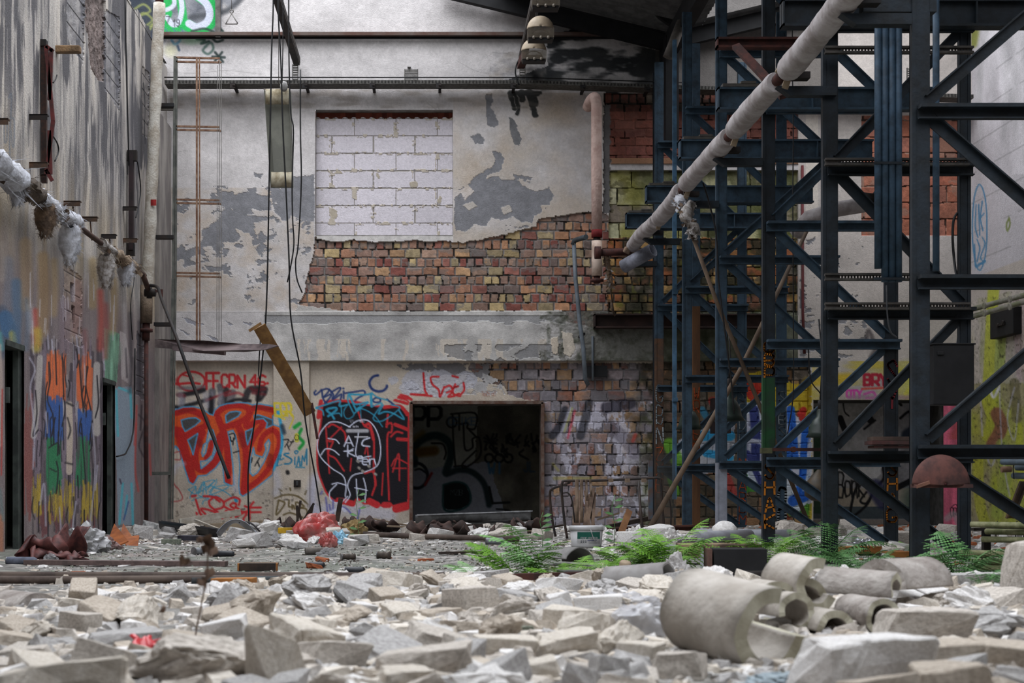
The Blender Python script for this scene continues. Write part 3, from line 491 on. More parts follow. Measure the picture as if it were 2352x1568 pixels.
# ---- recesses: blocked window, door opening, far door
DOORX = (945, 1244, 925); 
hole = ((W.x > 945) & (W.x < 1244) & (W.y > 926)) | ((W.x > 725) & (W.x < 1040) & (W.y > 252) & (W.y < 540)) | ((W.x > 1868) & (W.x < 2168) & (W.y > 918))
keep = ~hole
# rough edge relief everywhere
W.h += (fbm(W.x, W.y, 30, seed=200, oc=3)-.5)*.006
W.h[(W.x < 282)] = 0
co = np.stack([(W.x-VX)*D/F, D+np.clip(W.h, -.06, .2), H+(VY-W.y)*D/F], 1)
WALLM = mat('painted_wall', (0,0,0), rough=.85, attr=True, scale=30, amt=.45, bump=.35, bscale=60)
wall = grid_mesh('wall_back', co, NX, NY, keep, W, WALLM, 1.5); tag(wall, kind='structure')
# ---- blocked window (white aerated blocks)
def subcanvas(x0, x1, y0, y1, st, base):
    a = np.arange(x0, x1+st, st); b = np.arange(y0, y1+st, st); X, Y = np.meshgrid(a, b, indexing='ij'); cv = Canvas(X, Y, base); return cv, len(a), len(b)
V, n1, n2 = subcanvas(722, 1044, 248, 544, 1.6, (178,172,178)); I_ = np.arange(len(V.x))
row = np.floor((V.y-267)/40.3); off = np.where(row % 2 == 0, 87, 35); u = (V.x-726-off)/96.0; fx = (u-np.floor(u))*96; fy = (V.y-267)-row*40.3
bid = hsh(np.floor(u), row, 5); V.c *= (.97+.06*bid)[:, None]
grv = (bid > .45) & (bid < .95); V.h = np.where(grv, .0012*np.sin(V.y*2*PI/3.2), 0); V.c[grv] *= (1+.025*np.sin(V.y[grv]*2*PI/3.2+V.x[grv]*.02))[:, None]
wob = (fbm(V.x, V.y, 6, seed=7)-.5)*1.6
m_ = (np.minimum(fx, 96-fx) < 1.1+wob*.6) | (np.minimum(fy, 40.3-fy) < 1.2+wob); V.c[m_] = (124,118,110); V.h[m_] = .008
sp = (fbm(V.x, V.y, 9, seed=8) > .60) & ((np.minimum(fx, 96-fx) < 6) | (np.minimum(fy, 40.3-fy) < 4)); V.c[sp] = (158,148,134); V.h[sp] = -.006
for q in ((765,488,8,12),(950,420,10,8),(1010,455,5,9),(868,400,4,8),(775,392,10,3)):
    k = np.nonzero(np.hypot((V.wx-q[0])/q[2], (V.wy-q[1])/q[3]) < 1)[0]; V.c[k] = (150,140,124); V.h[k] = -.004
top = V.y < 265+2*np.sin(V.x*.3)+wob; V.c[top] = np.array((112,54,40))*(1+.4*(hsh(np.floor(V.x/12), V.x*0, 3)-.5))[:, None][top]; V.h[top] = .05
cow = np.stack([(V.x-VX)*D/F, D+.13+V.h, H+(VY-V.y)*D/F], 1)
win = grid_mesh('window_1', cow, n1, n2, None, V, WALLM, 1.5); tag(win, 'window opening closed with white aerated blocks', kind='structure')
def Xw(px): return (px-VX)*D/F
def Zw(py): return H+(VY-py)*D/F
m = MB()
for a, b, c_, d_ in ((725,252,1040,252), (725,540,1040,540), (725,252,725,540), (1040,252,1040,540)):
    m.add([(Xw(a), D-.005, Zw(b)), (Xw(c_), D-.005, Zw(d_)), (Xw(c_), D+.2, Zw(d_)), (Xw(a), D+.2, Zw(b))], [[0,1,2,3]])
PL = mat('plaster_reveal', (150,146,142), var=(120,116,112), bump=.3)
tag(m.build('trim_1', PL), kind='structure')
# ---- room behind the door opening
V, n1, n2 = subcanvas(900, 1290, 890, 1230, 1.8, (120,120,112)); V.mottle(np.arange(len(V.x)), .35, 90, 70, 3)
i = V.inside([[(1100,900),(1290,900),(1290,1230),(1180,1230),(1090,1080)]], 1); V.c[i] = (84,80,70); V.mottle(i, .4, 40, 40, 4)
i = V.inside([[(940,1080),(1120,1060),(1180,1230),(940,1230)]], 1); V.c[i] = (116,118,126)
V.tf(940, 920, 5.228); g = (30,36,36)
V.text('PP', 40, 60, 340, 240, 42, (20,20,22), 1.2)
V.stroke([(60,760),(70,560),(180,450),(340,420),(470,500),(500,650),(440,860)], 90, (26,44,46), 2.5); V.stroke([(450,880),(600,830),(760,860),(900,1000),(960,1250)], 70, (26,40,42), 2.5)
V.fill([[(410,1010),(560,970),(680,1010),(730,1130),(720,1240),(600,1310),(420,1300)]], (14,18,18)); V.stroke([(410,1010),(560,975),(680,1010),(735,1130),(720,1240),(600,1310),(420,1300),(410,1010)], 24, (24,56,56), 1.5)
V.stroke([(120,620),(300,600)], 110, (96,66,20), 4); V.stroke([(60,460),(160,390)], 60, (96,72,24), 5, .8)
V.stroke([(90+130*math.cos(a)+0, 900+150*math.sin(a)) for a in np.linspace(-2.2, 2.4, 14)], 36, (24,26,32), 1.5); V.stroke([(190,1010),(270,870)], 30, (110,30,30), 1.5); V.stroke([(70,830),(130,820),(210,870)], 22, (20,20,24), 1.5)
for q in ([(500,160),(790,150),(790,330),(700,330),(700,270),(620,280)], [(520,160),(530,500),(555,790)], [(650,290),(670,580),(760,560),(760,460),(840,450),(850,660),(680,800),(640,760),(800,600)], [(600,170),(600,350)], [(510+60*math.cos(a), 260+60*math.sin(a)) for a in np.linspace(0, 6.3, 14)], [(720,350),(800,430)], [(270,510),(400,520),(440,620),(420,700)], [(540,790),(640,780),(680,790)]): V.stroke(q, 20, (24,20,20), 1.2)
rr = random.Random(4)
for k_ in range(26):
    x_, y_ = rr.uniform(900,1540), rr.uniform(380,600); V.stroke([(x_, y_), (x_+rr.uniform(-50,50), y_+rr.uniform(30,100)), (x_+rr.uniform(-60,60), y_+rr.uniform(20,140))], 24, (20,20,22), 1.4, .9)
for cx_ in (960, 1080, 1190): V.stroke([(cx_+50*math.cos(a), 690+50*math.sin(a)) for a in np.linspace(.5, 6.3, 12)], 24, (18,18,20), 1.2)
V.text('WI', 950, 750, 170, 120, 26, (50,84,110), 1.4); V.text('JL', 1380, 740, 120, 110, 24, (40,60,76), 1.4, alpha=.7); V.text('OEIKE', 470, 200, 330, 90, 12, (54,80,110), 1.2, alpha=.8)
V.stroke([(1000,1230),(1200,1220)], 26, (16,16,16), 1.2); V.stroke([(960,1040),(1000,1230)], 30, (16,18,18), 1.2); V.stroke([(1050,1300),(1200,1320),(1330,1420)], 20, (20,20,20), 1.5); V.stroke([(1380,1340),(1540,1540)], 50, (16,16,16), 2); V.text('MZB', 500, 1070, 140, 60, 6, (70,80,80), .7)
RD = 2.6; s_ = (D+RD)/D
cow = np.stack([(V.x-VX)*(D+RD)/F, np.full(len(V.x), D+RD)+V.h, H+(VY-V.y)*(D+RD)/F], 1)
tag(grid_mesh('wall_storeroom', cow, n1, n2, None, V, WALLM, 1.8), kind='structure')
x0, x1, zt = Xw(925), Xw(1270), Zw(905); yb = D+RD
m = MB(); 
for q in ([(x0,D+.22,0),(x0-.5,yb+.3,0),(x0-.5,yb+.3,zt+.6),(x0,D+.22,zt+.6)], [(x1,D+.22,0),(x1+.6,yb+.3,0),(x1+.6,yb+.3,zt+.6),(x1,D+.22,zt+.6)], [(x0-.5,D+.22,zt+.1),(x1+.6,D+.22,zt+.1),(x1+.6,yb+.3,zt+.1),(x0-.5,yb+.3,zt+.1)]): m.add(q, [[0,1,2,3]])
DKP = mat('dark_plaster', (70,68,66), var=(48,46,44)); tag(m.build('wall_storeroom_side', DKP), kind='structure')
m = MB()   # reveals of the opening
for a, b, c_, d_ in ((945,925,1244,925), (945,925,945,1222), (1244,925,1244,1222)): m.add([(Xw(a), D+.08, Zw(b)), (Xw(c_), D+.08, Zw(d_)), (Xw(c_), D+.3, Zw(d_)), (Xw(a), D+.3, Zw(b))], [[0,1,2,3]])
m.box((Xw(1095), D+.26, Zw(905)), (2.6, .1, .3)); m.box((Xw(930), D+.26, Zw(1060)), (.24, .1, 2.1)); m.box((Xw(1262), D+.26, Zw(1060)), (.24, .1, 2.1))
tag(m.build('trim_2', mat('opening_reveal', (92,84,78), var=(66,60,56), bump=.4)), kind='structure')
RUST = mat('rusty_steel', (96,60,44), var=(58,42,36), rough=.75, scale=14, bump=.3)
fr = MB()
for a, b, c_, d_ in ((943,924,1247,924), (944,924,944,1215), (1246,924,1246,1215)): fr.beam((Xw(a), D+.03, Zw(b)), (Xw(c_), D+.03, Zw(d_)), .16, .045, ref=(0,1,0))
tag(fr.build('door_1', mat('worn_frame', (112,100,92), var=(84,56,44), scale=9, lo=.35, hi=.6)), 'rusty steel frame round the large dark opening', kind='structure')
# ---- far opening on the right: grey painted boards and a lit gap
V, n1, n2 = subcanvas(1850, 2180, 900, 1230, 2.0, (124,122,126)); V.mottle(np.arange(len(V.x)), .3, 50, 60, 3); V.mottle(np.arange(len(V.x)), .12, 8, 8, 5)
V.fill([[(1850,1163),(2180,1163),(2180,1192),(1850,1192)]], (60,68,74)); V.fill([[(1850,1192),(2180,1192),(2180,1230),(1850,1230)]], (120,110,104)); V.fill([[(1850,1120),(2180,1120),(2180,1163),(1850,1163)]], (140,130,118))
for q, w_ in (([(1992,1070),(1975,1100),(2005,1118),(2030,1098),(2026,1060),(2040,1090),(2060,1120)], 7), ([(1930,960),(1940,985),(1950,1002)], 14), ([(1972,970),(1990,955),(2000,965)], 16), ([(1985,985),(2010,965)], 5), ([(1936,920),(1940,945),(1950,955)], 3), ([(2068,960),(2090,945),(2110,970)], 6), ([(1975,1100),(1960,1140),(1955,1185),(1990,1160),(2005,1130)], 6), ([(1990,1130),(1976,1150),(1990,1155),(2005,1130)], 5), ([(2060,1120),(2100,1100)], 14), ([(2050,910),(2070,930)], 6)): V.stroke(q, w_, (20,20,24), 1)
V.fill([[(1972,1062),(2030,1060),(2022,1090),(2000,1108),(1978,1090)]], (164,162,166), warp=1); V.stroke([(2010,1120),(2030,1150)], 40, (36,38,74), 4, .8); V.stroke([(2085,1000),(2100,990)], 30, (40,48,60), 3); V.spray(2110, 1150, 50, (36,70,60), .7)
V.text('Bonk', 1925, 1085, 60, 55, 4, (24,24,26), .9, jit=.05)
V.fill([[(1868,935),(1885,935),(1885,1180),(1868,1180)]], (40,60,48)); V.fill([[(1888,930),(1900,930),(1900,1180),(1888,1180)]], (150,148,140), alpha=.6)
yb = D+.9
cow = np.stack([(V.x-VX)*yb/F, np.full(len(V.x), yb)+V.h, H+(VY-V.y)*yb/F], 1)
kk = ~((V.x > 2102) & (V.x < 2116) & (V.y > 926) & (V.y < 975))
tag(grid_mesh('wall_annex', cow, n1, n2, None, V, WALLM, 2.3), kind='structure')
m = MB(); m.box((Xw(1868)-.3, D+.55, 1.1), (.6, .7, 2.4)); m.box((Xw(2010), D+.6, Zw(918)+.3), (2.6, .8, .6))
m.box((Xw(2172), D+.5, 1.0), (.08, .9, 2.2)); tag(m.build('trim_3', DKP), kind='structure')
# pink jamb wall with a tag, daylight gap beside it
V, n1, n2 = subcanvas(2166, 2216, 918, 1226, 2.0, (190,84,116)); V.mottle(np.arange(len(V.x)), .3, 10, 90, 3)
i = V.inside([[(2166,918),(2216,918),(2216,1010),(2166,1010)]], 0); V.mottle(i, .8, 30, 40, 4, (170,70,70)); V.text('OROL', 2182, 1165, 28, 20, 2.2, (40,20,34), .6, jit=.1); V.stroke([(2186,1162),(2194,1158),(2200,1166)], 2, (40,20,34), .6); V.stroke([(2174,1190),(2190,1180),(2200,1200)], 14, (150,140,150), 3, .7)
cow = np.stack([(V.x-VX)*D/F, D-.02+V.h*.1, H+(VY-V.y)*D/F], 1); tag(grid_mesh('wall_pink_pier', cow, n1, n2, None, V, WALLM, 1.5), kind='structure')
# ================================================================ SIDE WALLS, FLOOR, ROOF
LX = -3.72
Yg = np.concatenate([np.arange(1.0, 11.8, .6), np.arange(12.0, 20.2, .022), [20.25, 21.3]])
Zg = np.concatenate([[-.05], np.arange(0, 6.72, .0125)])
YY, ZZ = np.meshgrid(Yg, Zg, indexing='ij')
px_ = VX+LX*F/YY; py_ = VY-(ZZ-H)*F/YY
L = Canvas(px_, py_, (164,157,150)); I_ = np.arange(len(L.x)); yw = YY.ravel(); zw = ZZ.ravel()
# board-marked, streaky render in wall coordinates
wz_ = (fbm(yw, zw, .25, .5, 330)-.5)*.5; wy_ = (fbm(yw, zw, .9, .4, 331)-.5)*.35; n1_ = fbm(yw+wy_, zw, .34, 1.5, 301, 6, .62)+.2*(vnoise(yw/.04, zw/.9, 342)-.5); n2_ = fbm(yw, zw, .5, 2.2, 302, 4)
L.mixin(I_, np.clip((n1_-.45)*5, 0, 1)*.6, (92,90,90)); L.mixin(I_, np.clip((fbm(yw, zw, .12, .9, 303, 4)-.5)*5, 0, 1)*.4, (168,158,146))
hi = np.clip((zw-3.2)/2.5, 0, 1)
drip = fbm(yw+wy_*.5, zw, .30, 1.3, 304, 5, .62)+.4*(fbm(yw, zw, 1.0, .9, 305, 3)-.2)+.22*(vnoise(yw/.035, zw/1.1, 340)-.5)+.16*(vnoise(yw/.07, zw/.5, 341)-.5)
L.mixin(I_, np.clip((drip-.58)*12, 0, 1)*.8*np.clip(hi*1.8+.1, 0, 1), (56,55,60)); L.mixin(I_, np.clip((.46-drip)*9, 0, 1)*.5*np.clip(hi*2, 0, 1), (170,164,156)); L.mixin(I_, hi*np.clip((n2_-.46)*6, 0, 1)*.5, (74,72,76))
low = np.clip((3.0-zw)/.5, 0, 1); L.mixin(I_, low*.75, (100,88,90)); L.mixin(I_, low*np.clip((fbm(yw, zw, .2, .9, 306)-.5)*5, 0, 1)*.5, (84,72,78))  # lower wall colour, darkened further to carry the shade there
mid = np.clip(1-np.abs(zw-3.2)/.9, 0, 1); L.mixin(I_, mid*np.clip((fbm(yw, zw, .3, 1.0, 307)-.4)*4, 0, 1)*.5, (146,122,82))
# exposed block patches high up
def lbr(poly, col=(92,92,98)):
    i = L.inside([poly], 1); u = yw[i]/.48; v = zw[i]/.2; r_ = np.floor(v); u = u+.5*(r_ % 2); mm = (np.abs(u-np.round(u)) < .016) | (np.abs(v-np.round(v)) < .045)
    L.mixin(i, np.full(len(i), .5), col); L.mottle(i, .25, 8, 8, 9); L.mixin(i[mm], np.full(mm.sum(), .5), (60,60,64)); L.h[i] = .012; L.h[i[mm]] = .018
lbr([(155,-12),(195,-12),(194,150),(170,110),(155,80)]); lbr([(243,20),(275,40),(276,255),(243,205)]); lbr([(328,150),(345,170),(342,320),(328,310)], (120,112,104)); lbr([(316,760),(332,780),(332,920),(312,905)], (50,52,60))
lbr([(148,600),(190,640),(190,800),(150,780)], (142,120,100))
i = L.inside([[(196,-12),(242,-12),(243,190),(228,185),(212,160),(200,60)]], 1); L.c[i] = np.array((96,84,80))*(1+.6*(fbm(yw[i], zw[i], .1, .12, 310)-.5))[:, None]; L.h[i] = .03+(fbm(yw[i], zw[i], .08, .08, 311)-.5)*.05
for q in ([(286,0),(290,120),(296,300),(294,400)], [(333,190),(336,250),(334,330)]): L.stroke(q, 2, (34,34,38), .7)
for q in ((165,648,10,26),(168,700,8,24),(170,730,5,14),(148,730,3,12),(182,750,3,14),(150,765,3,10)): L.fill([[(q[0],q[1]),(q[0]+q[2],q[1]+4),(q[0]+q[2],q[1]+q[3]*1.8),(q[0]+2,q[1]+q[3]*1.7)]], (22,22,24), hgt=.05)
for q in ([(22,225),(28,215),(27,260),(24,330),(26,380)], [(12,270),(18,280),(18,320),(13,325),(12,275)], [(29,270),(35,280),(34,330),(30,335),(28,300)]): L.stroke(q, 2.5, (84,92,104), 1.2, .8)
# lower graffiti (authored as seen, then fixed onto the wall)
L.tf(0, 780, 2.905)
def S(q, w_, c_, s=1.6, a=.92): L.stroke(q, w_, c_, s, a)
for q, w_, c_, a in (([(20,-200),(30,0),(10,100)], 40, (60,70,90), .7), ([(40,-150),(60,-60)], 60, (50,90,130), .8), ([(0,-40),(14,60)], 20, (70,150,150), .7), ([(100,-80),(110,40)], 30, (70,80,96), .5), ([(85,-40),(95,10)], 24, (190,170,50), .8), ([(240,-190),(245,-60)], 26, (170,60,50), .7), ([(235,-60),(250,30)], 34, (150,50,50), .6), ([(200,-220),(215,-60)], 30, (170,170,176), .5)): S(q, w_*1.6, c_, 4, a)
L.fill([[(700,-80),(800,-40),(785,285),(700,265)]], (96,146,118), alpha=.85); L.mottle(L.inside([[(700,-80),(800,-40),(785,285),(700,265)]]), .4, 6, 60, 5)
L.fill([[(800,-60),(840,-40),(880,200),(870,300),(815,260)]], (150,140,140), alpha=.8)
OR, B2, G2, YE, LW = (196,92,48), (42,78,144), (38,112,72), (158,134,42), (158,156,172)
rr = random.Random(5)
def band(x0, x1, y0, y1, col, n, sp=.25, w0=9, w1=20):
    for _ in range(n):
        x = rr.uniform(x0, x1); a = rr.uniform(y0, y0+(y1-y0)*sp); b = rr.uniform(y1-(y1-y0)*sp, y1)
        S([(x, a), (x+rr.uniform(-8, 8), (a+b)/2), (x+rr.uniform(-12, 12), b)], rr.uniform(w0, w1), col, 1.0, rr.uniform(.75, .95))
band(210, 700, 0, 1280, (62,54,62), 70, .5); band(210, 700, 0, 1280, (112,100,112), 60, .6); band(215, 690, -40, 700, (150,146,150), 34, .7, 5, 10); band(160, 230, 300, 1300, (120,70,66), 16, .6); band(230, 700, 1050, 1330, (104,60,62), 24, .5)
band(318, 440, 70, 420, OR, 44, .3); band(523, 620, 80, 480, OR, 34, .3); band(318, 415, 370, 720, B2, 38, .3); band(523, 608, 460, 700, B2, 30, .3); band(322, 412, 650, 1040, G2, 34, .35); band(515, 604, 640, 1010, G2, 26, .35); band(330, 415, 960, 1230, YE, 24, .5, 6, 12); band(545, 655, 930, 1230, YE, 26, .5, 6, 12); band(224, 275, 860, 1230, YE, 12, .5, 6, 12); band(438, 500, 930, 1230, YE, 16, .5, 6, 12)
k = L.inside([[(215,0),(700,-20),(700,1250),(215,1300)]], 0); L.mixin(k, np.clip((fbm(yw[k], zw[k], .12, .5, 350, 5, .6)-.56)*9, 0, 1)*.75, (74,66,72)); L.mixin(k, np.clip((vnoise(yw[k]/.05, zw[k]/.7, 351)-.72)*6, 0, 1)*.5, (40,36,40))
for _ in range(46): x = rr.uniform(220, 690); y = rr.uniform(20, 1150); S([(x, y), (x+rr.uniform(-14,14), y+rr.uniform(30,90)), (x+rr.uniform(-10,10), y+rr.uniform(90,220))], rr.uniform(5, 9), (26,24,30), .8, .9)
S([(465,430),(470,600),(468,880)], 42, (172,158,144), 1, .95); S([(455,520),(475,600),(460,660)], 8, BLK); S([(440,820),(490,830)], 10, BLK); S([(450,420),(490,440)], 12, BLK)
S([(270,120),(255,400),(230,640)], 40, (156,150,146), 1.4); S([(650,170),(645,420),(650,620)], 46, (156,150,146), 1.4)
for q in ([(330,150),(340,260),(320,390),(350,480)], [(375,60),(380,300)], [(420,120),(430,380)], [(530,140),(560,480)], [(590,180),(575,300),(610,470)], [(620,540),(600,700)], [(330,720),(390,690),(400,760)], [(340,860),(380,880)], [(240,340),(250,500),(225,640),(260,600)], [(650,240),(660,420),(640,520)], [(545,560),(555,700),(575,960)], [(350,640),(370,520)], [(400,440),(395,640)]): S(q, 9, (28,26,32), .8)
for q in ([(200,120),(235,200),(205,330),(235,600),(225,860)], [(560,40),(570,300)], [(620,560),(640,840),(600,1280)], [(270,1100),(300,960),(310,1240)], [(690,60),(700,200)], [(310,480),(320,620)], [(510,1080),(480,1320)], [(400,1120),(410,1300)], [(655,840),(640,1000)], [(320,-60),(330,60)], [(520,-30),(530,90)], [(350,0),(360,90)]): S(q, 11, LW, 1.6, .75)
L.fill([[(772,320),(880,310),(905,700),(895,1240),(790,1230),(770,600)]], (118,136,152), alpha=.85)
for q in ([(780,340),(790,640)], [(800,320),(870,350)], [(870,330),(880,520)], [(820,960),(800,1230)], [(880,960),(890,1230)], [(850,1040),(840,1160)]): S(q, 16, (60,160,176), 1.2, .8)
S([(860,1080),(830,1200)], 8, (40,70,130)); S([(800,930),(810,960)], 10, (60,50,70))
for q in ([(915,440),(905,840),(925,1010)], [(910,560),(900,700)], [(1000,700),(1010,900)]): S(q, 14, (168,60,56), 1.6, .7)
for q in ([(930,500),(970,560),(930,700),(960,780)], [(950,440),(940,600)], [(1085,170),(1040,300),(1060,500),(1100,760)], [(1090,200),(1100,400),(1080,700)], [(960,620),(980,1180)], [(890,120),(900,330)], [(840,60),(850,250)]): S(q, 12, (50,44,50), 1.4, .75)
S([(1070,560),(1062,740)], 26, (80,96,50), 2, .6)
S([(0,40),(10,300),(5,700)], 30, (170,150,140), 2, .7); S([(20,330),(12,900)], 10, (168,50,44), 1, .8); S([(10,1180),(12,1400)], 30, (176,106,72), 3, .7); S([(0,1000),(25,1200)], 22, (90,110,110), 3, .7)
L.tf(0, 0, 1)
for x_, y0, y1, w_, c_, a in ((60,560,700,30,(150,122,84),.5), (100,590,760,26,(142,112,70),.6), (125,600,720,16,(150,124,84),.6), (215,600,700,20,(152,126,80),.6), (260,640,760,16,(146,120,76),.6), (20,600,700,24,(96,104,120),.5), (38,650,790,22,(56,92,128),.6), (62,690,800,14,(80,100,120),.5), (232,670,800,14,(160,62,52),.75), (244,700,820,10,(140,56,50),.6), (180,650,760,20,(120,86,84),.5), (150,700,800,30,(110,92,104),.5), (86,760,800,18,(176,156,50),.7), (8,560,640,12,(150,140,130),.5), (270,790,830,14,(110,150,124),.5), (286,700,860,6,(160,156,156),.6), (300,720,900,6,(50,48,54),.8), (310,690,880,5,(150,140,136),.6), (322,740,900,5,(44,42,48),.8), (196,760,830,10,(120,60,60),.5)):
    L.stroke([(x_, y0), (x_+2, (y0+y1)/2), (x_-1, y1)], w_, c_, 5, a)
rr = random.Random(12)
for _ in range(26): x_ = rr.uniform(70, 280); y0 = rr.uniform(620, 780); L.stroke([(x_, y0), (x_+rr.uniform(-2, 2), y0+rr.uniform(20, 80))], rr.uniform(1.5, 3), (172,168,176), .8, .6)
# door leaves (openings cut out of the wall)
def seg(a, b, z0, z1): return (yw > a) & (yw < b) & (zw > z0) & (zw < z1)
def Yl(px): return -LX*F/(VX-px)
d1 = (Yl(14), Yl(55)); d2 = (Yl(237), Yl(265)); zd1 = H+(VY-795)*Yl(40)/F; zd2 = H+(VY-876)*Yl(250)/F
hole = seg(d1[0], d1[1], -.1, zd1) | seg(d2[0], d2[1], -.1, zd2)
topz = 6.67+.04*np.sin(yw*3)+(hsh(np.floor(yw*3), yw*0, 4)-.5)*.12
keepL = ~hole & (zw < topz)
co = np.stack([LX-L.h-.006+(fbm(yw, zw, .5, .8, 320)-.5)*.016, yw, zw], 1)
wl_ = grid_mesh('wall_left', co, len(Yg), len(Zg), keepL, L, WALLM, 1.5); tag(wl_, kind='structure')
m = MB(); m.add([(LX-.3, 1, 0), (LX-.3, 21.2, 0), (LX-.3, 21.2, 6.6), (LX-.3, 1, 6.6)], [[0,1,2,3]]); m.add([(LX, 1, 6.62), (LX, 21.2, 6.62), (LX-.3, 21.2, 6.6), (LX-.3, 1, 6.6)], [[0,1,2,3]])
tag(m.build('wall_left_core', mat('rough_render', (104,98,94), bump=.6)), kind='structure')
DOORM = mat('dark_door', (52,50,48), var=(36,34,34)); DFR = mat('door_frame_paint', (70,76,72), var=(48,52,50))
for n_, (a, b), zt, lab in (('door_2', d1, zd1, 'dark door leaf in the left wall'), ('door_3', d2, zd2, 'dark door leaf further along the left wall')):
    V = Canvas(*np.meshgrid(np.arange(0, 100, 1.5), np.arange(0, 200, 1.5), indexing='ij'), (74,70,58)); V.mottle(np.arange(len(V.x)), .4, 30, 40, 2)
    n1, n2 = len(np.arange(0, 100, 1.5)), len(np.arange(0, 200, 1.5))
    V.stroke([(30,50),(70,60),(75,90),(40,110),(25,80),(30,50)], 8, (16,16,16), 1); V.text('KES', 10, 60 if n_ == 'door_2' else 30, 80, 40, 7, (18,18,20), 1, jit=.1); V.stroke([(20,130),(60,120),(70,150)], 6, (18,18,18), 1); V.stroke([(60,20),(70,40)], 6, (150,40,36), 1)
    cow = np.stack([np.full(len(V.x), LX-.16), a+V.x/98.5*(b-a), zt-V.y/198.5*zt], 1); tag(grid_mesh(n_, cow, n1, n2, None, V, WALLM, .8), lab, kind='structure')
    m = MB(); 
    for y_ in (a, b): m.beam((LX-.06, y_, 0), (LX-.06, y_, zt), .14, .05)
    m.beam((LX-.06, a, zt), (LX-.06, b, zt), .14, .05, ref=(1,0,0)); m.box((LX-.0, a+.05, zt*.75), (.03, .04, .14))
    tag(m.build('trim_4', DFR), kind='structure')
# stub wall at the back left corner (light pilaster beside the ladder)
m = MB(); m.box((LX-.15, 20.75, 2.85), (.42, .95, 5.7)); tag(m.build('wall_pier', mat('pale_pier', (150,144,138), var=(112,106,104), scale=4, stretch=(1,1,.25), bump=.4)), kind='structure')
# ---- right wall
RX = 7.82
Yg = np.concatenate([np.arange(2.0, 17.4, .7), np.arange(17.5, 21.3, .03)]); Zg = np.concatenate([[-.05], np.arange(0, 8.2, .02)])
YY, ZZ = np.meshgrid(Yg, Zg, indexing='ij'); px_ = VX+RX*F/YY; py_ = VY-(ZZ-H)*F/YY
Rw = Canvas(px_, py_, (166,162,166)); yw2 = YY.ravel(); zw2 = ZZ.ravel(); I_ = np.arange(len(yw2))
Rw.mixin(I_, np.clip((fbm(yw2, zw2, .5, 2.0, 401)-.5)*4, 0, 1)*.35, (120,120,120))
u = zw2/.42; mm = np.abs(u-np.round(u)) < .02; Rw.mixin(I_[mm], np.full(mm.sum(), .35)*(fbm(yw2[mm], zw2[mm], .4, seed=3) > .45), (90,88,88))
k = I_[(zw2 < 3.55)]; Rw.mixin(k, np.full(len(k), .6), (160,148,132))
Rw.stroke([(2240,0),(2240,70),(2236,100)], 18, (120,126,40), 4, .8); Rw.mottle(I_[(py_.ravel() < 400)], .2, 30, 90, 6)
BLU = (56,112,150); Rw.stroke([(2250+17*math.cos(a), 522+98*math.sin(a)) for a in np.linspace(0, 6.3, 26)], 3, BLU, .8)
for q in ([(2242,470),(2240,520),(2246,545)], [(2248,470),(2250,540)], [(2256,462),(2252,500),(2258,530)], [(2252,500),(2260,490)], [(2238,560),(2240,610)], [(2244,550),(2250,570),(2244,600)], [(2256,545),(2262,560),(2252,590),(2258,600)]): Rw.stroke(q, 3, BLU, .8)
Rw.stroke([(2242,612),(2262,600)], 6, BLU, 1); Rw.stroke([(2318,500),(2312,515),(2314,530),(2320,515),(2318,500)], 3.5, (100,112,50), 1)
k = Rw.inside([[(2228,690),(2360,660),(2420,1300),(2228,1300)]], 0); Rw.mottle(k, .5, 12, 90, 7, (130,132,90)); k2 = k[Rw.y[k] > 880]; Rw.mixin(k2, np.full(len(k2), .6), (124,118,70)); Rw.mottle(k2, .8, 26, 70, 8, (150,160,40))
YG = (160,166,40)
for q, w_, c_, a in (([(2282,660),(2276,760),(2270,880)], 26, YG, .85), ([(2300,740),(2296,860)], 24, (140,160,60), .7), ([(2262,900),(2280,960),(2270,1000)], 30, YG, .9), ([(2290,950),(2300,980),(2280,1020)], 30, (120,72,54), .9), ([(2246,1050),(2250,1150),(2262,1200)], 24, YG, .8), ([(2300,1020),(2310,1100),(2290,1180)], 26, (136,150,60), .8), ([(2340,980),(2346,1100)], 20, YG, .9), ([(2330,880),(2336,960)], 24, (92,86,56), .7), ([(2252,900),(2256,1000)], 3, LW, .9), ([(2296,880),(2300,1010),(2310,1090),(2320,1140)], 3, LW, .9), ([(2330,890),(2314,960),(2330,1010),(2340,920)], 3, LW, .9), ([(2264,1040),(2276,1070),(2290,1040)], 4, LW, .9), ([(2272,888),(2282,912),(2294,890)], 6, (190,190,200), .95), ([(2340,700),(2350,860)], 30, (150,120,130), .4)): Rw.stroke(q, w_, c_, 2, a)
Rw.mottle(k, .15, 4, 6, 9); Rw.mixin(k, np.clip((fbm(Rw.x[k], Rw.y[k], 4, 6, 411)-.66)*8, 0, 1)*.7, (50,50,30))
co = np.stack([np.full(len(yw2), RX)+Rw.h+(fbm(yw2, zw2, .2, .3, 420)-.5)*.01, yw2, zw2], 1)
tag(grid_mesh('wall_right', co, len(Yg), len(Zg), None, Rw, WALLM, 1.5), kind='structure')
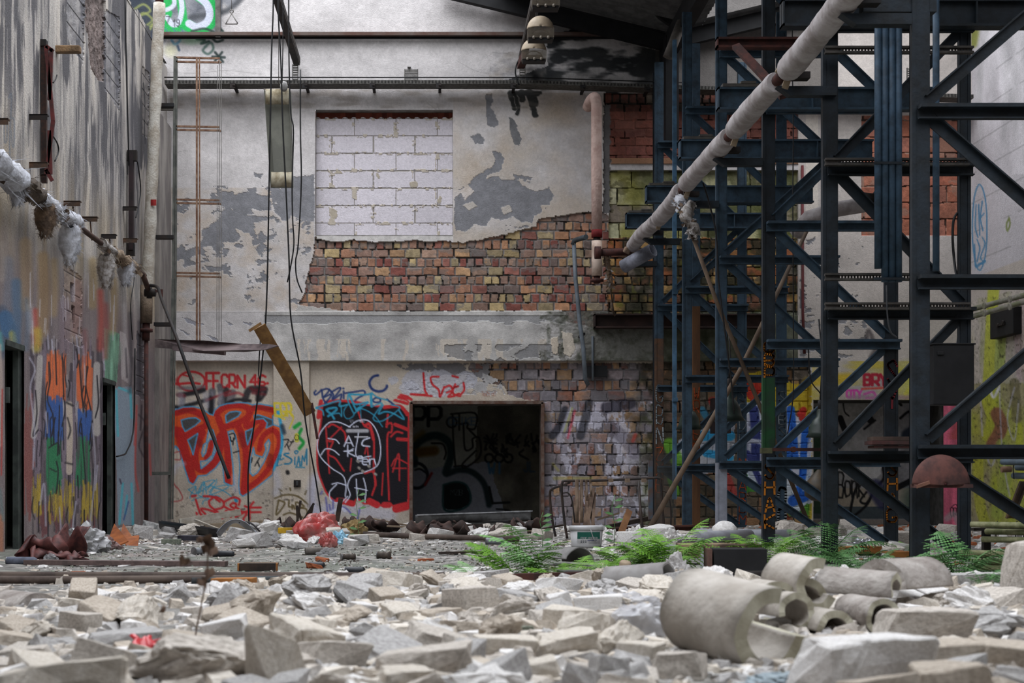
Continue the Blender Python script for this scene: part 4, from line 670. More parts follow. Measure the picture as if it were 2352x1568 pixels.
# ---- floor
def pile(x, y):
    """height of the rubble heap above the floor"""
    x = np.asarray(x, float); y = np.asarray(y, float)
    a = np.clip((9.3-y)/2.6, 0, 1); edge = np.clip((x+1.9+.25*np.sin(y*2.3))/1.0, 0, 1)*.75+.25
    return .075*a*a*(3-2*a)*edge*np.clip((y-1.0)/2.0, .2, 1)
xg = np.concatenate([[-9, -6, -4.4], np.arange(-3.9, 8.2, .045), [9]]); yg = np.concatenate([[-3, -1, .5], np.arange(1.6, 12, .04), np.arange(12, 24.4, .06)])
XX, YY = np.meshgrid(xg, yg, indexing='ij'); x = XX.ravel(); y = YY.ravel()
z = pile(x, y)+(fbm(x, y, .5, seed=501)-.5)*.03+(fbm(x, y, .09, seed=502, oc=3)-.5)*.016; z = np.where((x < -4) | (x > 8) | (y > 21.4), 0, z)
Fl = Canvas(x, y, (106,104,100)); I_ = np.arange(len(x))
Fl.mixin(I_, np.clip((fbm(x, y, .8, seed=503)-.45)*4, 0, 1)*.5, (86,88,80)); Fl.mixin(I_, np.clip((fbm(x, y, .05, seed=504, oc=3)-.54)*8, 0, 1)*.8, (168,162,156)); Fl.mixin(I_, np.clip((fbm(x, y, .07, seed=505, oc=3)-.58)*8, 0, 1)*.7, (60,58,56))
k = I_[(y > 8.8) & (y < 14)]; Fl.mixin(k, np.clip((fbm(x[k], y[k], 1.2, seed=506)-.45)*4, 0, 1)*.5, (92,98,86)); k = I_[(x < -1.5) & (y > 12) & (y < 16)]; Fl.mixin(k, np.clip((fbm(x[k], y[k], .8, seed=507)-.5)*4, 0, 1)*.5, (120,100,94))
FLM = mat('dusty_floor', (0,0,0), rough=.9, attr=True, scale=22, amt=.6, bump=.8, bscale=55)
tag(grid_mesh('floor', np.stack([x, y, z], 1), len(xg), len(yg), None, Fl, FLM, 1.45), kind='structure')
SKYBLK = mat('sky_block_grey', (70,68,66))
m = MB(); m.box((-.4, -4.1, 3.0), (18, .2, 6.2)); tag(m.build('wall_front', mat('rough_render', (0,0,0))), kind='structure')
m = MB(); m.box((8.0, 0, 3.6), (.2, 8, 7.4)); m.box((RX+.15, 9.4, 3.9), (.2, 15, 8.2)); tag(m.build('wall_right_core', mat('rough_render', (0,0,0))), kind='structure')
m = MB(); m.box((-.4, -1.2, 5.2), (17, 5.6, .12)); tag(m.build('sky_block_rear', SKYBLK), kind='structure')  # added unseen slab above the camera, keeps sky light off front faces
# ---- roof over the right hand bay, valley at x = 3.4
ROOF = mat('corrugated_sheet', (92,92,92), var=(70,70,70), rough=.6); BLKST = mat('black_steel', (30,30,32), var=(22,22,24), rough=.7)
def corr(fn, x0, x1, n, y0, y1):
    m = MB(); vs = []; 
    for i in range(n+1):
        x_ = x0+(x1-x0)*i/n; vs += [(x_, y0, fn(x_)), (x_, y1, fn(x_))]
    return vs
def roofsheet(name, x0, x1, fn, y0, y1):
    ny = int((y1-y0)/.04); m = MB()
    m.sheet(lambda u, v: (x0+(x1-x0)*u, y0+(y1-y0)*v, fn(x0+(x1-x0)*u)+.018*math.sin(v*ny*2*PI/4)), 2, ny, sm=True); o = m.build(name, ROOF); tag(o, kind='structure'); return o
fl_ = lambda x: 6.98+.24*(3.4-x); fr_ = lambda x: 6.98+.24*(x-3.4)
roofsheet('ceiling', 1.0, 3.4, fl_, 8.0, 21.3)
def roofhole():
    m = MB()
    for a, b, c_, d_ in ((3.4, 8.0, 7.0, 17.6), (3.4, 3.9, 17.6, 21.3), (7.3, 8.0, 17.6, 21.3), (3.9, 7.3, 17.6, 18.4), (3.9, 7.3, 20.7, 21.3)):
        ny = max(8, int((d_-c_)/.05)); m.sheet(lambda u, v: (a+(b-a)*u, c_+(d_-c_)*v, fr_(a+(b-a)*u)+.018*math.sin((c_+(d_-c_)*v)/.16*2*PI)), 2, ny)
    tag(m.build('ceiling', ROOF), kind='structure')
roofhole()
def steel(name, fn, lab, cat='beam', m_=BLKST, group=None):
    m = MB(); fn(m); o = m.build(name, m_); return tag(o, lab, cat, group)
steel('roof_rafter', lambda m: (m.beam((.2, 21.0, fl_(.2)-.12), (3.4, 21.0, fl_(3.4)-.12), .12, .22), m.beam((.2, 21.0, fl_(.2)-.01), (3.4, 21.0, fl_(3.4)-.01), .2, .02)), 'black steel rafter sloping down over the end wall towards the tower')
steel('roof_rafter', lambda m: m.beam((3.4, 21.0, fr_(3.4)-.12), (7.8, 21.0, fr_(7.8)-.12), .12, .22), 'black steel rafter rising to the right behind the tower')
steel('valley_beam', lambda m: m.box((3.42, 15.2, 6.75), (.16, 12.2, .3)), 'dark valley beam running above the steel tower')
steel('roof_strut', lambda m: m.beam((Xw(1400), 20.4, Zw(10)), (Xw(1520), 20.4, Zw(95)), .08, .1), 'dark slanting strut under the corrugated roof sheet')
steel('roof_strut', lambda m: m.tube([P(1566, 50, 19.5), P(1534, 132, 19.5)], .07, 10), 'pale grey slanting pipe strut left of the tower top', 'strut', mat('grey_strut', (110,104,98)))
steel('roof_post', lambda m: m.box((3.42, 20.7, 6.1), (.18, .18, 1.5)), 'short dark post under the roof valley')
# ================================================================ STEEL TOWER: six lattice frames one behind the other
BLUE = mat('blue_grey_paint', (55,75,91), var=(36,48,58), rough=.6, scale=7, lo=.38, hi=.66, bump=.15)
BLUED = mat('dark_blue_grey_paint', (29,38,46), var=(20,25,29), rough=.6, scale=7, bump=.15)
RUSTC = mat('brown_rust_paint', (88,62,44), var=(64,52,44), rough=.8, scale=8, bump=.2)
GREENP = mat('green_spray', (22,66,34), var=(30,48,36), rough=.7, scale=5); ORP = mat('orange_spray', (196,118,24), rough=.7); ORP2 = mat('red_orange_spray', (190,84,40), rough=.7)
WHP = mat('pale_spray', (150,160,166), rough=.7); LGREY = mat('pale_grey_primer', (150,154,166), var=(130,134,144), rough=.7); REDP = mat('crimson_spray', (120,34,44), rough=.7)
def ribbon(m, pts, y, w, mi):
    """paint stroke on a front face: pts are (x, z)"""
    pts = [np.array(p) for p in (smooth(pts, 4) if len(pts) > 2 else pts)]
    for a, b in zip(pts[:-1], pts[1:]):
        d = b-a; L_ = np.hypot(*d)
        if L_ < 1e-6: continue
        d = d/L_; n = np.array([-d[1], d[0]])*w/2; a2 = a-d*w*.3; b2 = b+d*w*.3
        m.add([(a2[0]+n[0], y, a2[1]+n[1]), (a2[0]-n[0], y, a2[1]-n[1]), (b2[0]-n[0], y, b2[1]-n[1]), (b2[0]+n[0], y, b2[1]+n[1])], [[0,1,2,3]], mi)
CW = .12
def column(parent, xl, Y, z1, mi_list=None, mats=None, flip=False, text=(), cw=CW, bands=()):
    m = MB(); mats = mats or [BLUE]
    z0 = -.02
    cuts = [z0]+[b[0] for b in bands]+[z1]; mis = [0]+[b[1] for b in bands]
    for k in range(len(cuts)-1):
        a, b = cuts[k], cuts[k+1]; c = (a+b)/2; h = b-a
        fx = xl+(cw-.012 if flip else .012)
        m.box((xl+cw/2, Y+.055, c), (cw, .012, h), mi=mis[k])                      # web behind
        m.box((fx, Y+.03, c), (.024, .062, h), mi=mis[k])                            # flange
        m.box((xl+(.006 if flip else cw-.006), Y+.035, c), (.012, .05, h), mi=mis[k]); m.box((xl+cw/2+(-.008 if flip else .008), Y+.012, c), (cw-.03, .012, h), mi=mis[k])
    for txt, zt, zb, mi, lw in text:
        for pl in glyphs(txt, 0, 0, cw*.72, 1, vertical=True, gap=.28, jit=.06, seed=len(txt)): 
            ribbon(m, [(xl+cw*.16+p[0], zt+(zb-zt)*p[1]) for p in pl], Y-.0035, lw, mi)
    return m.build('column', mats, parent)
def rung(parent, x0, x1, Y, z, mat_=None, h=.085):
    m = MB(); m.box(((x0+x1)/2, Y-.03, z-.012), (x1-x0, .09, .024)); m.box(((x0+x1)/2, Y+.004, z-.012-h/2), (x1-x0, .012, h-.01)); m.box(((x0+x1)/2, Y-.01, z-h+.0), (x1-x0, .05, .01))
    return m.build('rung', [mat_ or BLUE], parent)
def brace(parent, a, b, mat_=None, w=.075):
    m = MB(); a = Vector(a); b = Vector(b); m.beam(a, b, .012, w, ref=(0,1,0)); d = (b-a).normalized(); n = Vector((-d.z, 0, d.x)); m.beam(a+n*w/2+Vector((0,-.02,0)), b+n*w/2+Vector((0,-.02,0)), .05, .01, ref=(0,1,0))
    return m.build('brace', [mat_ or BLUE], parent)
FRAMES = []
XL = 3.14; ZR = [.85, 1.955, 3.065, 4.17, 5.30]
def frame(Y, xl, xr, ztop, label, nr=5, m1=None, kw1=None, kw2=None, mm=None, cwl=CW, cwr=CW, first=True):
    g = empty('lattice_frame', (0,0,0), label=label, cat='steel frame', group='lattice frames of the blue steel tower')
    mm = mm or BLUE; FRAMES.append(g)
    column(g, xl, Y, ztop, mats=(kw1 or {}).get('mats', [mm]), text=(kw1 or {}).get('text', ()), bands=(kw1 or {}).get('bands', ()), cw=cwl)
    column(g, xr-cwr, Y, ztop, mats=(kw2 or {}).get('mats', [mm]), text=(kw2 or {}).get('text', ()), bands=(kw2 or {}).get('bands', ()), flip=True, cw=cwr)
    for k in range(nr): rung(g, xl+.03, xr+.01, Y-.02, ZR[k], mm)
    a, b = xl+cwl-.01, xr-cwr+.01; zz = [0.0]+ZR
    for k in range(nr):
        z0, z1 = zz[k]+.04, zz[k+1]-.07
        brace(g, (a, Y+.02, z1), (b, Y+.02, z0), mm) if k % 2 == 0 else brace(g, (a, Y+.02, z0), (b, Y+.02, z1), mm)
    return g
YF = [20.35, 18.5, 16.05, 13.96, 11.45, 9.69]
frame(YF[0], 3.14, 4.40, 6.4, 'farthest blue lattice frame, closest to the end wall, left column turning rusty brown below', kw1=dict(mats=[RUSTC, BLUE, WHP, ORP2], bands=((2.6, 1),), text=(('GBN', 1.95, 1.15, 2, .016), ('ZXE', 1.1, .5, 3, .008))), kw2=dict(mats=[BLUE, WHP, ORP2], text=(('SBDO', 1.9, 1.15, 1, .014), ('NSARCM', .95, .05, 2, .012))))
frame(YF[1], 3.20, 4.50, 6.5, 'second lattice frame from the end wall, dark blue, beside a green lamp bell', kw2=dict(mats=[BLUE, WHP], text=(('SOBSAS', 1.75, .9, 1, .012), ('OO', .55, .1, 1, .03))))
frame(YF[2], 3.14, 4.45, 6.8, 'lattice frame whose left column has a pale grey primed foot', kw1=dict(mats=[LGREY, BLUE], bands=((.83, 1),)))
frame(YF[3], 3.17, 4.447, 7.0, 'lattice frame with orange lettering and green spray on its left column', kw1=dict(mats=[BLUED, GREENP, BLUED, ORP], bands=((.9, 1), (1.6, 2)), text=(('SHAK', .78, .18, 3, .017), ('GBP', 1.93, 1.6, 3, .017))), kw2=dict(mats=[BLUED, ORP, REDP], text=(('SHAG', .8, .24, 1, .017), ('SY', 1.75, 1.3, 2, .02))))
frame(YF[4], 3.065, 4.21, 7.0, 'dark lattice frame standing second nearest, black right column against the right wall', mm=BLUED, cwr=.085)
frame(YF[5], 3.178, 4.55, 7.0, 'nearest lattice frame, dark blue, its braces running out of the picture at the right', mm=BLUED)
# brown boxed post beside the far frame and blue conduit posts
WOODB = mat('brown_board', (104,72,46), var=(80,56,40), scale=5, stretch=(1,1,.2), rough=.85)
m = MB(); m.box((Xw(1598)*19.2/D+0.0, 19.2, 1.45), (.10, .09, 2.9)); m.box((Xw(1598)*19.2/D, 19.2, 4.6), (.10, .09, 3.4), mi=1)
for pl in glyphs('WRLEN', 0, 0, .07, 1, vertical=True, gap=.2, jit=.08): ribbon(m, [(3.455+p[0], 1.85-.85*p[1]) for p in pl], 19.15, .012, 2)
tag(m.build('box_post', [WOODB, BLUE, ORP2]), 'post rusty brown below and blue above, standing behind the dark second frame', 'post')
m = MB(); m.box((3.24, 19.35, 3.4), (.05, .05, 6.0)); 
for z_ in (1.7, 3.1, 4.5): m.box((3.24, 19.32, z_), (.065, .06, .05))
tag(m.build('conduit_post', mat('bright_blue_grey', (78,112,140), var=(60,86,106))), 'slim bright blue box conduit running up just left of the dark second frame', 'conduit')
m = MB(); m.box((Xw(1503)*20.9/D+.02, 20.9, 3.2), (.08, .05, 6.4)); tag(m.build('conduit_post', BLUED), 'slim dark post against the end wall beside the farthest frame', 'conduit')
# cantilevered I-beams carried by the frames
IB = {}
def ibeam(m, x0, x1, Y, z0, z1, d=.12, mi=0):
    c = (x0+x1)/2; m.box((c, Y, z1-.01), (x1-x0, d, .02), mi=mi); m.box((c, Y, z0+.01), (x1-x0, d, .02), mi=mi); m.box((c, Y, (z0+z1)/2), (x1-x0, .012, z1-z0-.02), mi=mi); m.box((x0+.006, Y, (z0+z1)/2), (.012, d, z1-z0), mi=mi)
for k, (Y, lb) in enumerate(zip(YF, ('lowest looking blue I-beam, beside the mossy blocks', 'blue I-beam just above the insulated pipe joint, board on its left end', 'blue I-beam crossing the tower in its middle height', 'blue I-beam above the long insulated pipe, second highest in view', 'dark broad I-beam crossing the top of the tower', None))):
    if lb is None: continue
    m = MB(); y_ = Y-.1; ibeam(m, 2.72, 4.8, y_, 4.09, 4.30)
    m.box((2.93, y_, 4.315), (.34, .13, .03), mi=1); m.box((3.0, y_-.02, 4.34), (.14, .1, .02), mi=1)
    for x_ in (3.6, 4.2): m.box((x_, y_, 4.195), (.012, .11, .18))
    tag(m.build('i_beam', [BLUE if k < 4 else BLUED, mat('weathered_board', (84,80,74), var=(62,60,58))]), lb, 'beam', 'cantilevered beams of the tower')
# bracket arms and the long insulated pipe
PIPE_X, PIPE_Z = 2.75, 3.76
INS = mat('plaster_bandage', (172,166,166), var=(142,134,132), rough=.9, scale=5, bump=.5, bscale=18)
BLKIRON = mat('black_iron', (26,26,28), var=(38,30,26), rough=.7); RIRON = mat('rusted_iron', (78,44,38), var=(52,34,32), rough=.8, scale=12)
ARMN = ('farthest pipe arm under the broken pipe end', 'pipe arm below the bandaged joint with white tufts', 'pipe arm beside the pale footed column', 'pipe arm on the column with orange lettering', 'pipe arm high on the second nearest frame', 'pipe arm at the top edge on the nearest frame')
for Y, lb, fg in zip(YF, ARMN, FRAMES):
    m = MB(); m.add([(2.70, Y-.05, 3.66), (2.80, Y-.05, 3.59), (3.16, Y-.05, 3.59), (3.16, Y-.05, 3.66), (2.70, Y+.04, 3.66), (2.80, Y+.04, 3.59), (3.16, Y+.04, 3.59), (3.16, Y+.04, 3.66)], [[0,3,2,1],[4,5,6,7],[0,1,5,4],[1,2,6,5],[2,3,7,6],[3,0,4,7]])
    m.box((2.86, Y-.1, 3.72), (.14, .10, .05), mi=1)
    m.build('pipe_arm', [BLUED, BLKIRON], fg)
pg = empty('insulated_pipe', (PIPE_X, 9.0, PIPE_Z), label='long pale bandaged pipe climbing from its broken end to the top edge', cat='pipe')
m = MB(); m.tube([(0, .2, 0), (0, 11.25, 0)], .045, 12); m.build('pipe_core', RIRON, pg)
rr = random.Random(3)
SEGS = [(8.6, 11.3), (11.62, 13.25), (13.5, 15.62), (15.95, 17.65), (17.8, 19.75)]
for a, b in SEGS:
    n = int((b-a)/.06); pts = []; rs = []
    for i in range(n+1):
        y = a+(b-a)*i/n; t = i/n; r_ = .094+.0035*math.sin(y*4.1)+.0015*math.sin(y*13.7)+rr.uniform(-.001, .001)
        if i == 0 or i == n: r_ *= .86
        if i % 13 == 4: r_ *= .972
        rs.append(r_); pts.append((.012*math.sin(y*1.9), y-9.0, .012*math.cos(y*1.3)))
    m = MB(); m.tube(pts, .1, 20, rs=rs); m.build('insulation_sleeve', INS, pg)
for y in (15.8, 13.35, 11.45, 17.7):
    m = MB(); m.box((.03, y-9.05, -.05), (.05, .03, .16), rot=(.2, .3, 0)); m.box((-.0, y-9.04, .03), (.1, .02, .10), rot=(0, .5, .2)); m.build('saddle_board', mat('pale_wood', (150,134,112), var=(120,104,84)), pg)
# broken half shell hanging at the end
m = MB(); m.tube([P(1432, 612, 19.6), P(1500, 574, 19.3)], .085, 18, cap=False); o = m.build('pipe_shell', mat('grey_shell', (136,138,150), rough=.7), th=.012); tag(o, 'short grey pipe shell hanging open under the broken end of the bandaged pipe', 'pipe shell')
tag(MB().box((0,0,0), (.08,.1,.08), rot=(.3,.4,.2)).build('insulation_chunk', mat('tan_foam', (150,124,104), bump=.6), loc=P(1440, 575, 19.7), bevel=.015), 'tan lump of insulation stuck at the end of the rusty cross pipe', 'insulation')
m = MB(); m.tube([P(1378, 580, 19.9), P(1440, 578, 19.9)], .05, 12); m.tube([P(1366, 580, 19.9), P(1380, 580, 19.9)], .085, 12); tag(m.build('cross_pipe', RIRON), 'short rusty cross pipe between the pink pipe and the bandaged pipe', 'pipe')
# tufts of glass wool: many thin fibres in a lump
WOOL = mat('grey_wool', (170,166,164), var=(120,112,104), rough=1, scale=20, bump=.6); WOOLW = mat('white_wool', (196,198,206), var=(158,158,162), rough=1, scale=14, bump=.4); WOOLB = mat('brown_wool', (118,98,80), var=(84,70,60), rough=1, scale=12, bump=.6)
def wool(name, pts, rad, n, seed, mats_, flake=.05, parent=None, drop=.6, fib=80):
    """ragged lump along pts with hanging flakes and fibres"""
    r = random.Random(seed); m = MB(); pts = [Vector(p) for p in pts]
    sp = smooth([tuple(p) for p in pts], 4); rs = [rad*(.7+.5*r.random()) for _ in sp]
    k0 = len(m.v); m.tube(sp, rad, 12, rs=rs, mi=0)
    m.v = [tuple(Vector(v)+Vector((r.uniform(-1,1), r.uniform(-1,1), r.uniform(-1,1)))*rad*.22) for v in m.v]
    for _ in range(n):
        p = Vector(sp[r.randrange(len(sp))])+Vector((r.uniform(-1,1), r.uniform(-1,1), r.uniform(-1,1)))*rad*.8
        s = flake*r.uniform(.4, 1.2); d = Vector((r.uniform(-1,1), r.uniform(-1,1), -drop*2*r.random())).normalized(); e = d.cross(Vector((r.uniform(-1,1), r.uniform(-1,1), .2))).normalized()
        q = [p-e*s*.4, p+e*s*.4, p+e*s*.35+d*s, p-e*s*.25+d*s*1.2]; m.add(q, [[0,1,2,3]], r.choice([0, 0, 1]))
    for _ in range(fib):
        p = Vector(sp[r.randrange(len(sp))])+Vector((r.uniform(-1,1), r.uniform(-1,1), r.uniform(-1,1)))*rad*.9; d = 1.5* Vector((r.uniform(-1,1), r.uniform(-.5,.5), r.uniform(-1,.6)))*rad*1.3; s = rad*.035+.0012
        e = Vector((s, 0, s)); m.add([p-e, p+e, p+d], [[0,1,2]], 0)
    return m.build(name, mats_, parent)
o = wool('insulation_tuft', [P(1585, 470, 15.7), P(1575, 495, 15.6), P(1592, 520, 15.6), P(1590, 540, 15.6)], .055, 160, 5, [WOOL, WOOLB]); tag(o, 'ragged grey tuft hanging from the bandaged pipe above the leaning stick', 'insulation')
o = wool('insulation_tuft', [P(1560, 455, 15.8), P(1566, 470, 15.7)], .05, 90, 6, [WOOLW, WOOLB]); tag(o, 'white and brown torn wool at the joint of the bandaged pipe', 'insulation')
# rusty beam and strut at the top of the tower
m = MB(); ibeam(m, (1645-VX)*13.4/F, (1880-VX)*13.4/F, 13.4, H+(VY-112)*13.4/F, H+(VY-88)*13.4/F, .1); tag(m.build('rusty_beam', RIRON), 'dark rusty beam across the top of the tower behind the bandaged pipe', 'beam')
m = MB(); m.beam(P(1690, 106, 13.2), P(1800, 222, 12.4), .04, .07); tag(m.build('rusty_strut', RIRON), 'rusty strut slanting down from the rusty beam to the bandaged pipe', 'strut')
# perforated cable rails on the second nearest frame
def perf(name, x0, x1, Y, z, lab, n, h=.055):
    m = MB(); w_ = x1-x0; m.box(((x0+x1)/2, Y, z+h/2-.008), (w_, .05, .016)); m.box(((x0+x1)/2, Y, z-h/2+.008), (w_, .05, .016))
    for i in range(n): x = x0+w_*(i+.5)/n; m.box((x, Y, z), (w_/n*.55, .004, h-.02))
    m.box((x0+.05, Y, z), (.1, .012, h)); return tag(m.build(name, mat('dull_zinc', (74,70,66), var=(50,48,46))), lab, 'rail', 'perforated rails of the tower')
xf_ = lambda px, Y: (px-VX)*Y/F
perf('perforated_rail', xf_(1895, 11.3), xf_(2225, 11.3), 11.3, H+(VY-372)*11.3/F, 'perforated rail clamping the tube bundle at its upper third', 44)
perf('perforated_rail', xf_(1895, 11.3), xf_(2110, 11.3), 11.3, H+(VY-636)*11.3/F, 'perforated rail clamping the lower end of the tube bundle', 30)
perf('perforated_rail', xf_(1895, 11.3), xf_(2228, 11.3), 11.3, H+(VY-703)*11.3/F, 'lowest perforated rail, just under the tube bundle', 46)
perf('perforated_rail', xf_(1895, 11.3), xf_(2235, 11.3), 11.3, H+(VY-115)*11.3/F, 'perforated rail at the top right, under the dark broad beam', 46)
# tube bundle
tb = empty('tube_bundle', (xf_(2040, 11.1), 11.1, 2.1), label='bundle of four vertical blue tubes hanging inside the tower', cat='tubes')
TUBE = mat('blue_tube', (62,84,104), var=(46,62,76), rough=.5, scale=10)
for i in range(4):
    m = MB(); x = -.083+.0515*i+.006; m.tube([(x, .0, (.11 if i == 0 else .01)), (x, 0, 2.6)], .026, 14); m.build('tube', TUBE, tb)
for zc in (H+(VY-376)*11.1/F-2.1, H+(VY-641)*11.1/F-2.1):
    m = MB(); m.box((0, -.03, zc), (.23, .012, .018)); m.build('clamp', BLUED, tb)
m = MB(); m.tube([(xf_(2150, 10.6), 10.6, 2.12), (xf_(2150, 10.6), 10.6, 5)], .024, 14); tag(m.build('single_tube', TUBE), 'single vertical blue tube right behind the nearest frame', 'tube')
m = MB(); m.box((xf_(2062, 9.75), 9.75, 3.74), (.48, .1, .1)); tag(m.build('cross_bar', BLUED), 'dark cross bar at the top edge between the pipe and the nearest frame', 'beam')
CABLE = mat('black_cable', (22,22,24), rough=.5); CGREY = mat('grey_cable', (84,86,90), rough=.5)
def cable(name, pts, r, lab, m_=CABLE, cat='cable', n=6, group=None):
    m = MB(); m.tube(smooth([tuple(p) for p in pts], 5), r, n); return tag(m.build(name, m_), lab, cat, group)
cable('cable', [P(2036, 655, 11.1), P(2038, 720, 11.15), (P(2045, 760, 11.2)), P(2060, 775, 11.25)], .006, 'thin grey cable dangling out of the tube bundle', CGREY)
cable('cable', [P(2212, 478, 11.5), P(2192, 500, 11.5), P(2188, 545, 11.5), P(2192, 600, 11.5), P(2198, 640, 11.4)], .010, 'black cable looping down beside the single blue tube')
cable('cable', [P(1615, 420, 15.2), P(1630, 470, 15.2), P(1645, 540, 15.2), P(1650, 640, 15.2), P(1665, 760, 15.2), P(1680, 880, 15.2), P(1686, 950, 15.2)], .009, 'long black cable hanging down in front of the pale footed column')
cable('cable', [Vector((3.70, 15, 7.04)), P(1820, 120, 15), P(1822, 300, 15), P(1821, 460, 15), P(1822, 700, 15), P(1822, 900, 15), P(1808, 1000, 15)], .006, 'thin black cable hanging right of the orange lettered column')
cable('cable', [P(1856, 786, 14.0), P(1862, 870, 14.0), P(1885, 905, 14.0), P(1890, 935, 14.0)], .006, 'short black cable curl below the mural')
cable('cable', [P(2226, 716, 12.2), P(2208, 745, 12.1), P(2197, 800, 12)], .012, 'grey cable drooping from the wall conduits', CGREY)
# bell shaped lamps
BELL = mat('green_enamel', (40,52,46), var=(28,36,32), rough=.4)
for x_, y_, Y, lb, s_ in ((1583, 968, 18.9, 'green enamel bell lamp left of the leaning pole', 1), (1674, 945, 16.6, 'green enamel bell lamp hanging behind the pale footed column', 1.05), (1884, 985, 13.4, 'green enamel bell lamp in front of the grey painted opening', .75)):
    g = empty('bell_lamp', P(x_, y_, Y), label=lb, cat='lamp', group='green bell lamps hanging in the tower')
    m = MB(); m.lathe([(.02*s_, .26*s_), (.04*s_, .22*s_), (.045*s_, .15*s_), (.085*s_, .11*s_), (.12*s_, .04*s_), (.135*s_, -.04*s_), (.17*s_, -.10*s_), (.155*s_, -.10*s_), (.1*s_, .03*s_)], n=28); m.build('lamp_shade', BELL, g)
    m = MB(); m.lathe([(0, .36*s_), (.028*s_, .34*s_), (.032*s_, .24*s_), (0, .23*s_)], n=14); m.build('lamp_socket', BLKIRON, g)
    m = MB(); m.tube([(0, 0, .34*s_), (.02, 0, .6), (0, .05, 1.0)], .008, 6); m.build('lamp_cord', CABLE, g)
tag(MB().lathe([(.02, .18), (.08, .12), (.15, .02), (.15, -.09), (.08, -.14), (0, -.15)], n=26).build('machine_pot', mat('brown_pot', (78,66,50), var=(50,46,40), rough=.5), loc=P(1882, 1118, 15.3)), 'brown rounded metal pot hanging beside the blue mural', 'machine part')
tag(MB().box((0,0,0), (.26,.2,.5)).box((.02,-.11,.05), (.2,.02,.2), mi=1).build('switch_cabinet', [mat('dark_brown_box', (52,38,36), var=(36,30,30)), BLKIRON], loc=P(1655, 955, 21.1)), 'dark brown metal cabinet hanging in the far bay of the tower', 'cabinet')
# things lodged on the tower
hd = empty('rusty_hood', P(2166, 1114, 9.5), label='big dark red rusty half dome hood against the nearest column', cat='hood')
m = MB(); R_ = .2
m.sheet(lambda u, v: (.185*math.cos(PI*u)*math.sin(.05+v*1.5), -.10*math.cos(v*1.5)+.05, .195*math.sin(PI*u)*math.sin(.05+v*1.5)), 30, 14); m.box((0, .03, -.005), (.36, .12, .02)); m.build('dome', mat('hood_rust', (92,58,52), var=(62,42,40), scale=9), hd, th=.006)
m = MB(); m.beam((-.18, -.02, -.01), (-.10, -.04, .02), .04, .02); m.build('handle', mat('worn_edge', (120,84,70)), hd)
tag(MB().box((0,0,0), (.31,.18,.45)).box((-.1,-.095,.16), (.05,.02,.03)).box((0,.0,.23), (.33,.2,.012)).build('black_cabinet', BLKST, loc=P(2181, 862, 11.2), bevel=.006), 'plain black metal cabinet between the nearest frame and the right wall', 'cabinet')
m = MB(); m.box((0, 0, 0), (.34, .2, .028)); m.box((0, .02, .032), (.30, .15, .03), mi=1); m.box((.02, 0, -.03), (.34, .16, .02)); tag(m.build('steel_tray', [mat('dull_red_tray', (84,50,48), var=(60,44,42)), mat('brown_tray', (86,70,62))], loc=P(2046, 1017, 11.2)), 'dull red flat tray lying on the first rung of the second nearest frame', 'tray')
m = MB(); m.box((0, 0, 0), (.62, .05, .03)); m.box((-.33, 0, -.01), (.1, .07, .05), mi=1); m.box((-.08, 0, 0), (.03, .06, .05)); tag(m.build('rusty_bar', [RIRON, mat('mossy_end', (84,84,60))], loc=P(1842, 1032, 13.6)), 'rusty bar with a mossy block end on the orange lettered frame', 'bar')
m = MB(); m.tube([(0,0,0), (.12,.02,-.01)], .045, 12); m.tube([(.13,.02,-.01),(.2,.02,-.01)], .062, 12, mi=1); m.box((.16,.02,-.08), (.1,.05,.1), mi=1); tag(m.build('valve', [BLKIRON, BLKST], loc=P(1975, 452, 13.0)), 'black pipe valve seen through the upper part of the tower', 'valve')
m = MB(); m.tube([P(1828, 535, 17.5), P(1858, 500, 17.3), P(1925, 480, 17.2), P(1985, 470, 17.2)], .09, 14); tag(m.build('lagged_pipe', INS), 'grey lagged pipe bending behind the upper tower', 'pipe')
m = MB(); m.tube([P(1843, 380, 21.23), P(1844, 720, 21.23), P(1848, 812, 21.22)], .02, 8); tag(m.build('red_pipe', mat('dark_red_paint', (96,44,46), var=(80,40,40))), 'thin dark red pipe running down the plaster behind the tower', 'pipe')
m = MB(); m.tube([P(1958, 478, 14), P(1965, 560, 14)], .004, 6)
# leaning poles
POLE = mat('weathered_pole', (116,98,82), var=(86,72,60), scale=6, stretch=(1,1,.3), rough=.85)
m = MB(); m.tube([Vector((P(1478, 1245, 15.6).x, 15.6, .02)), P(1700, 850, 16.4), P(1862, 512, 17.2)], .028, 10, rs=[.032, .028, .022]); tag(m.build('wooden_pole', POLE), 'long wooden pole leaning through the tower from the floor by the wire rack', 'pole')
m = MB(); m.tube([P(1588, 535, 15.6), P(1645, 690, 15.8), P(1872, 1238, 16.5)], .022, 8, rs=[.02, .022, .024]); tag(m.build('wooden_stick', POLE), 'thin wooden stick slanting down to the right from the hanging tuft', 'stick')
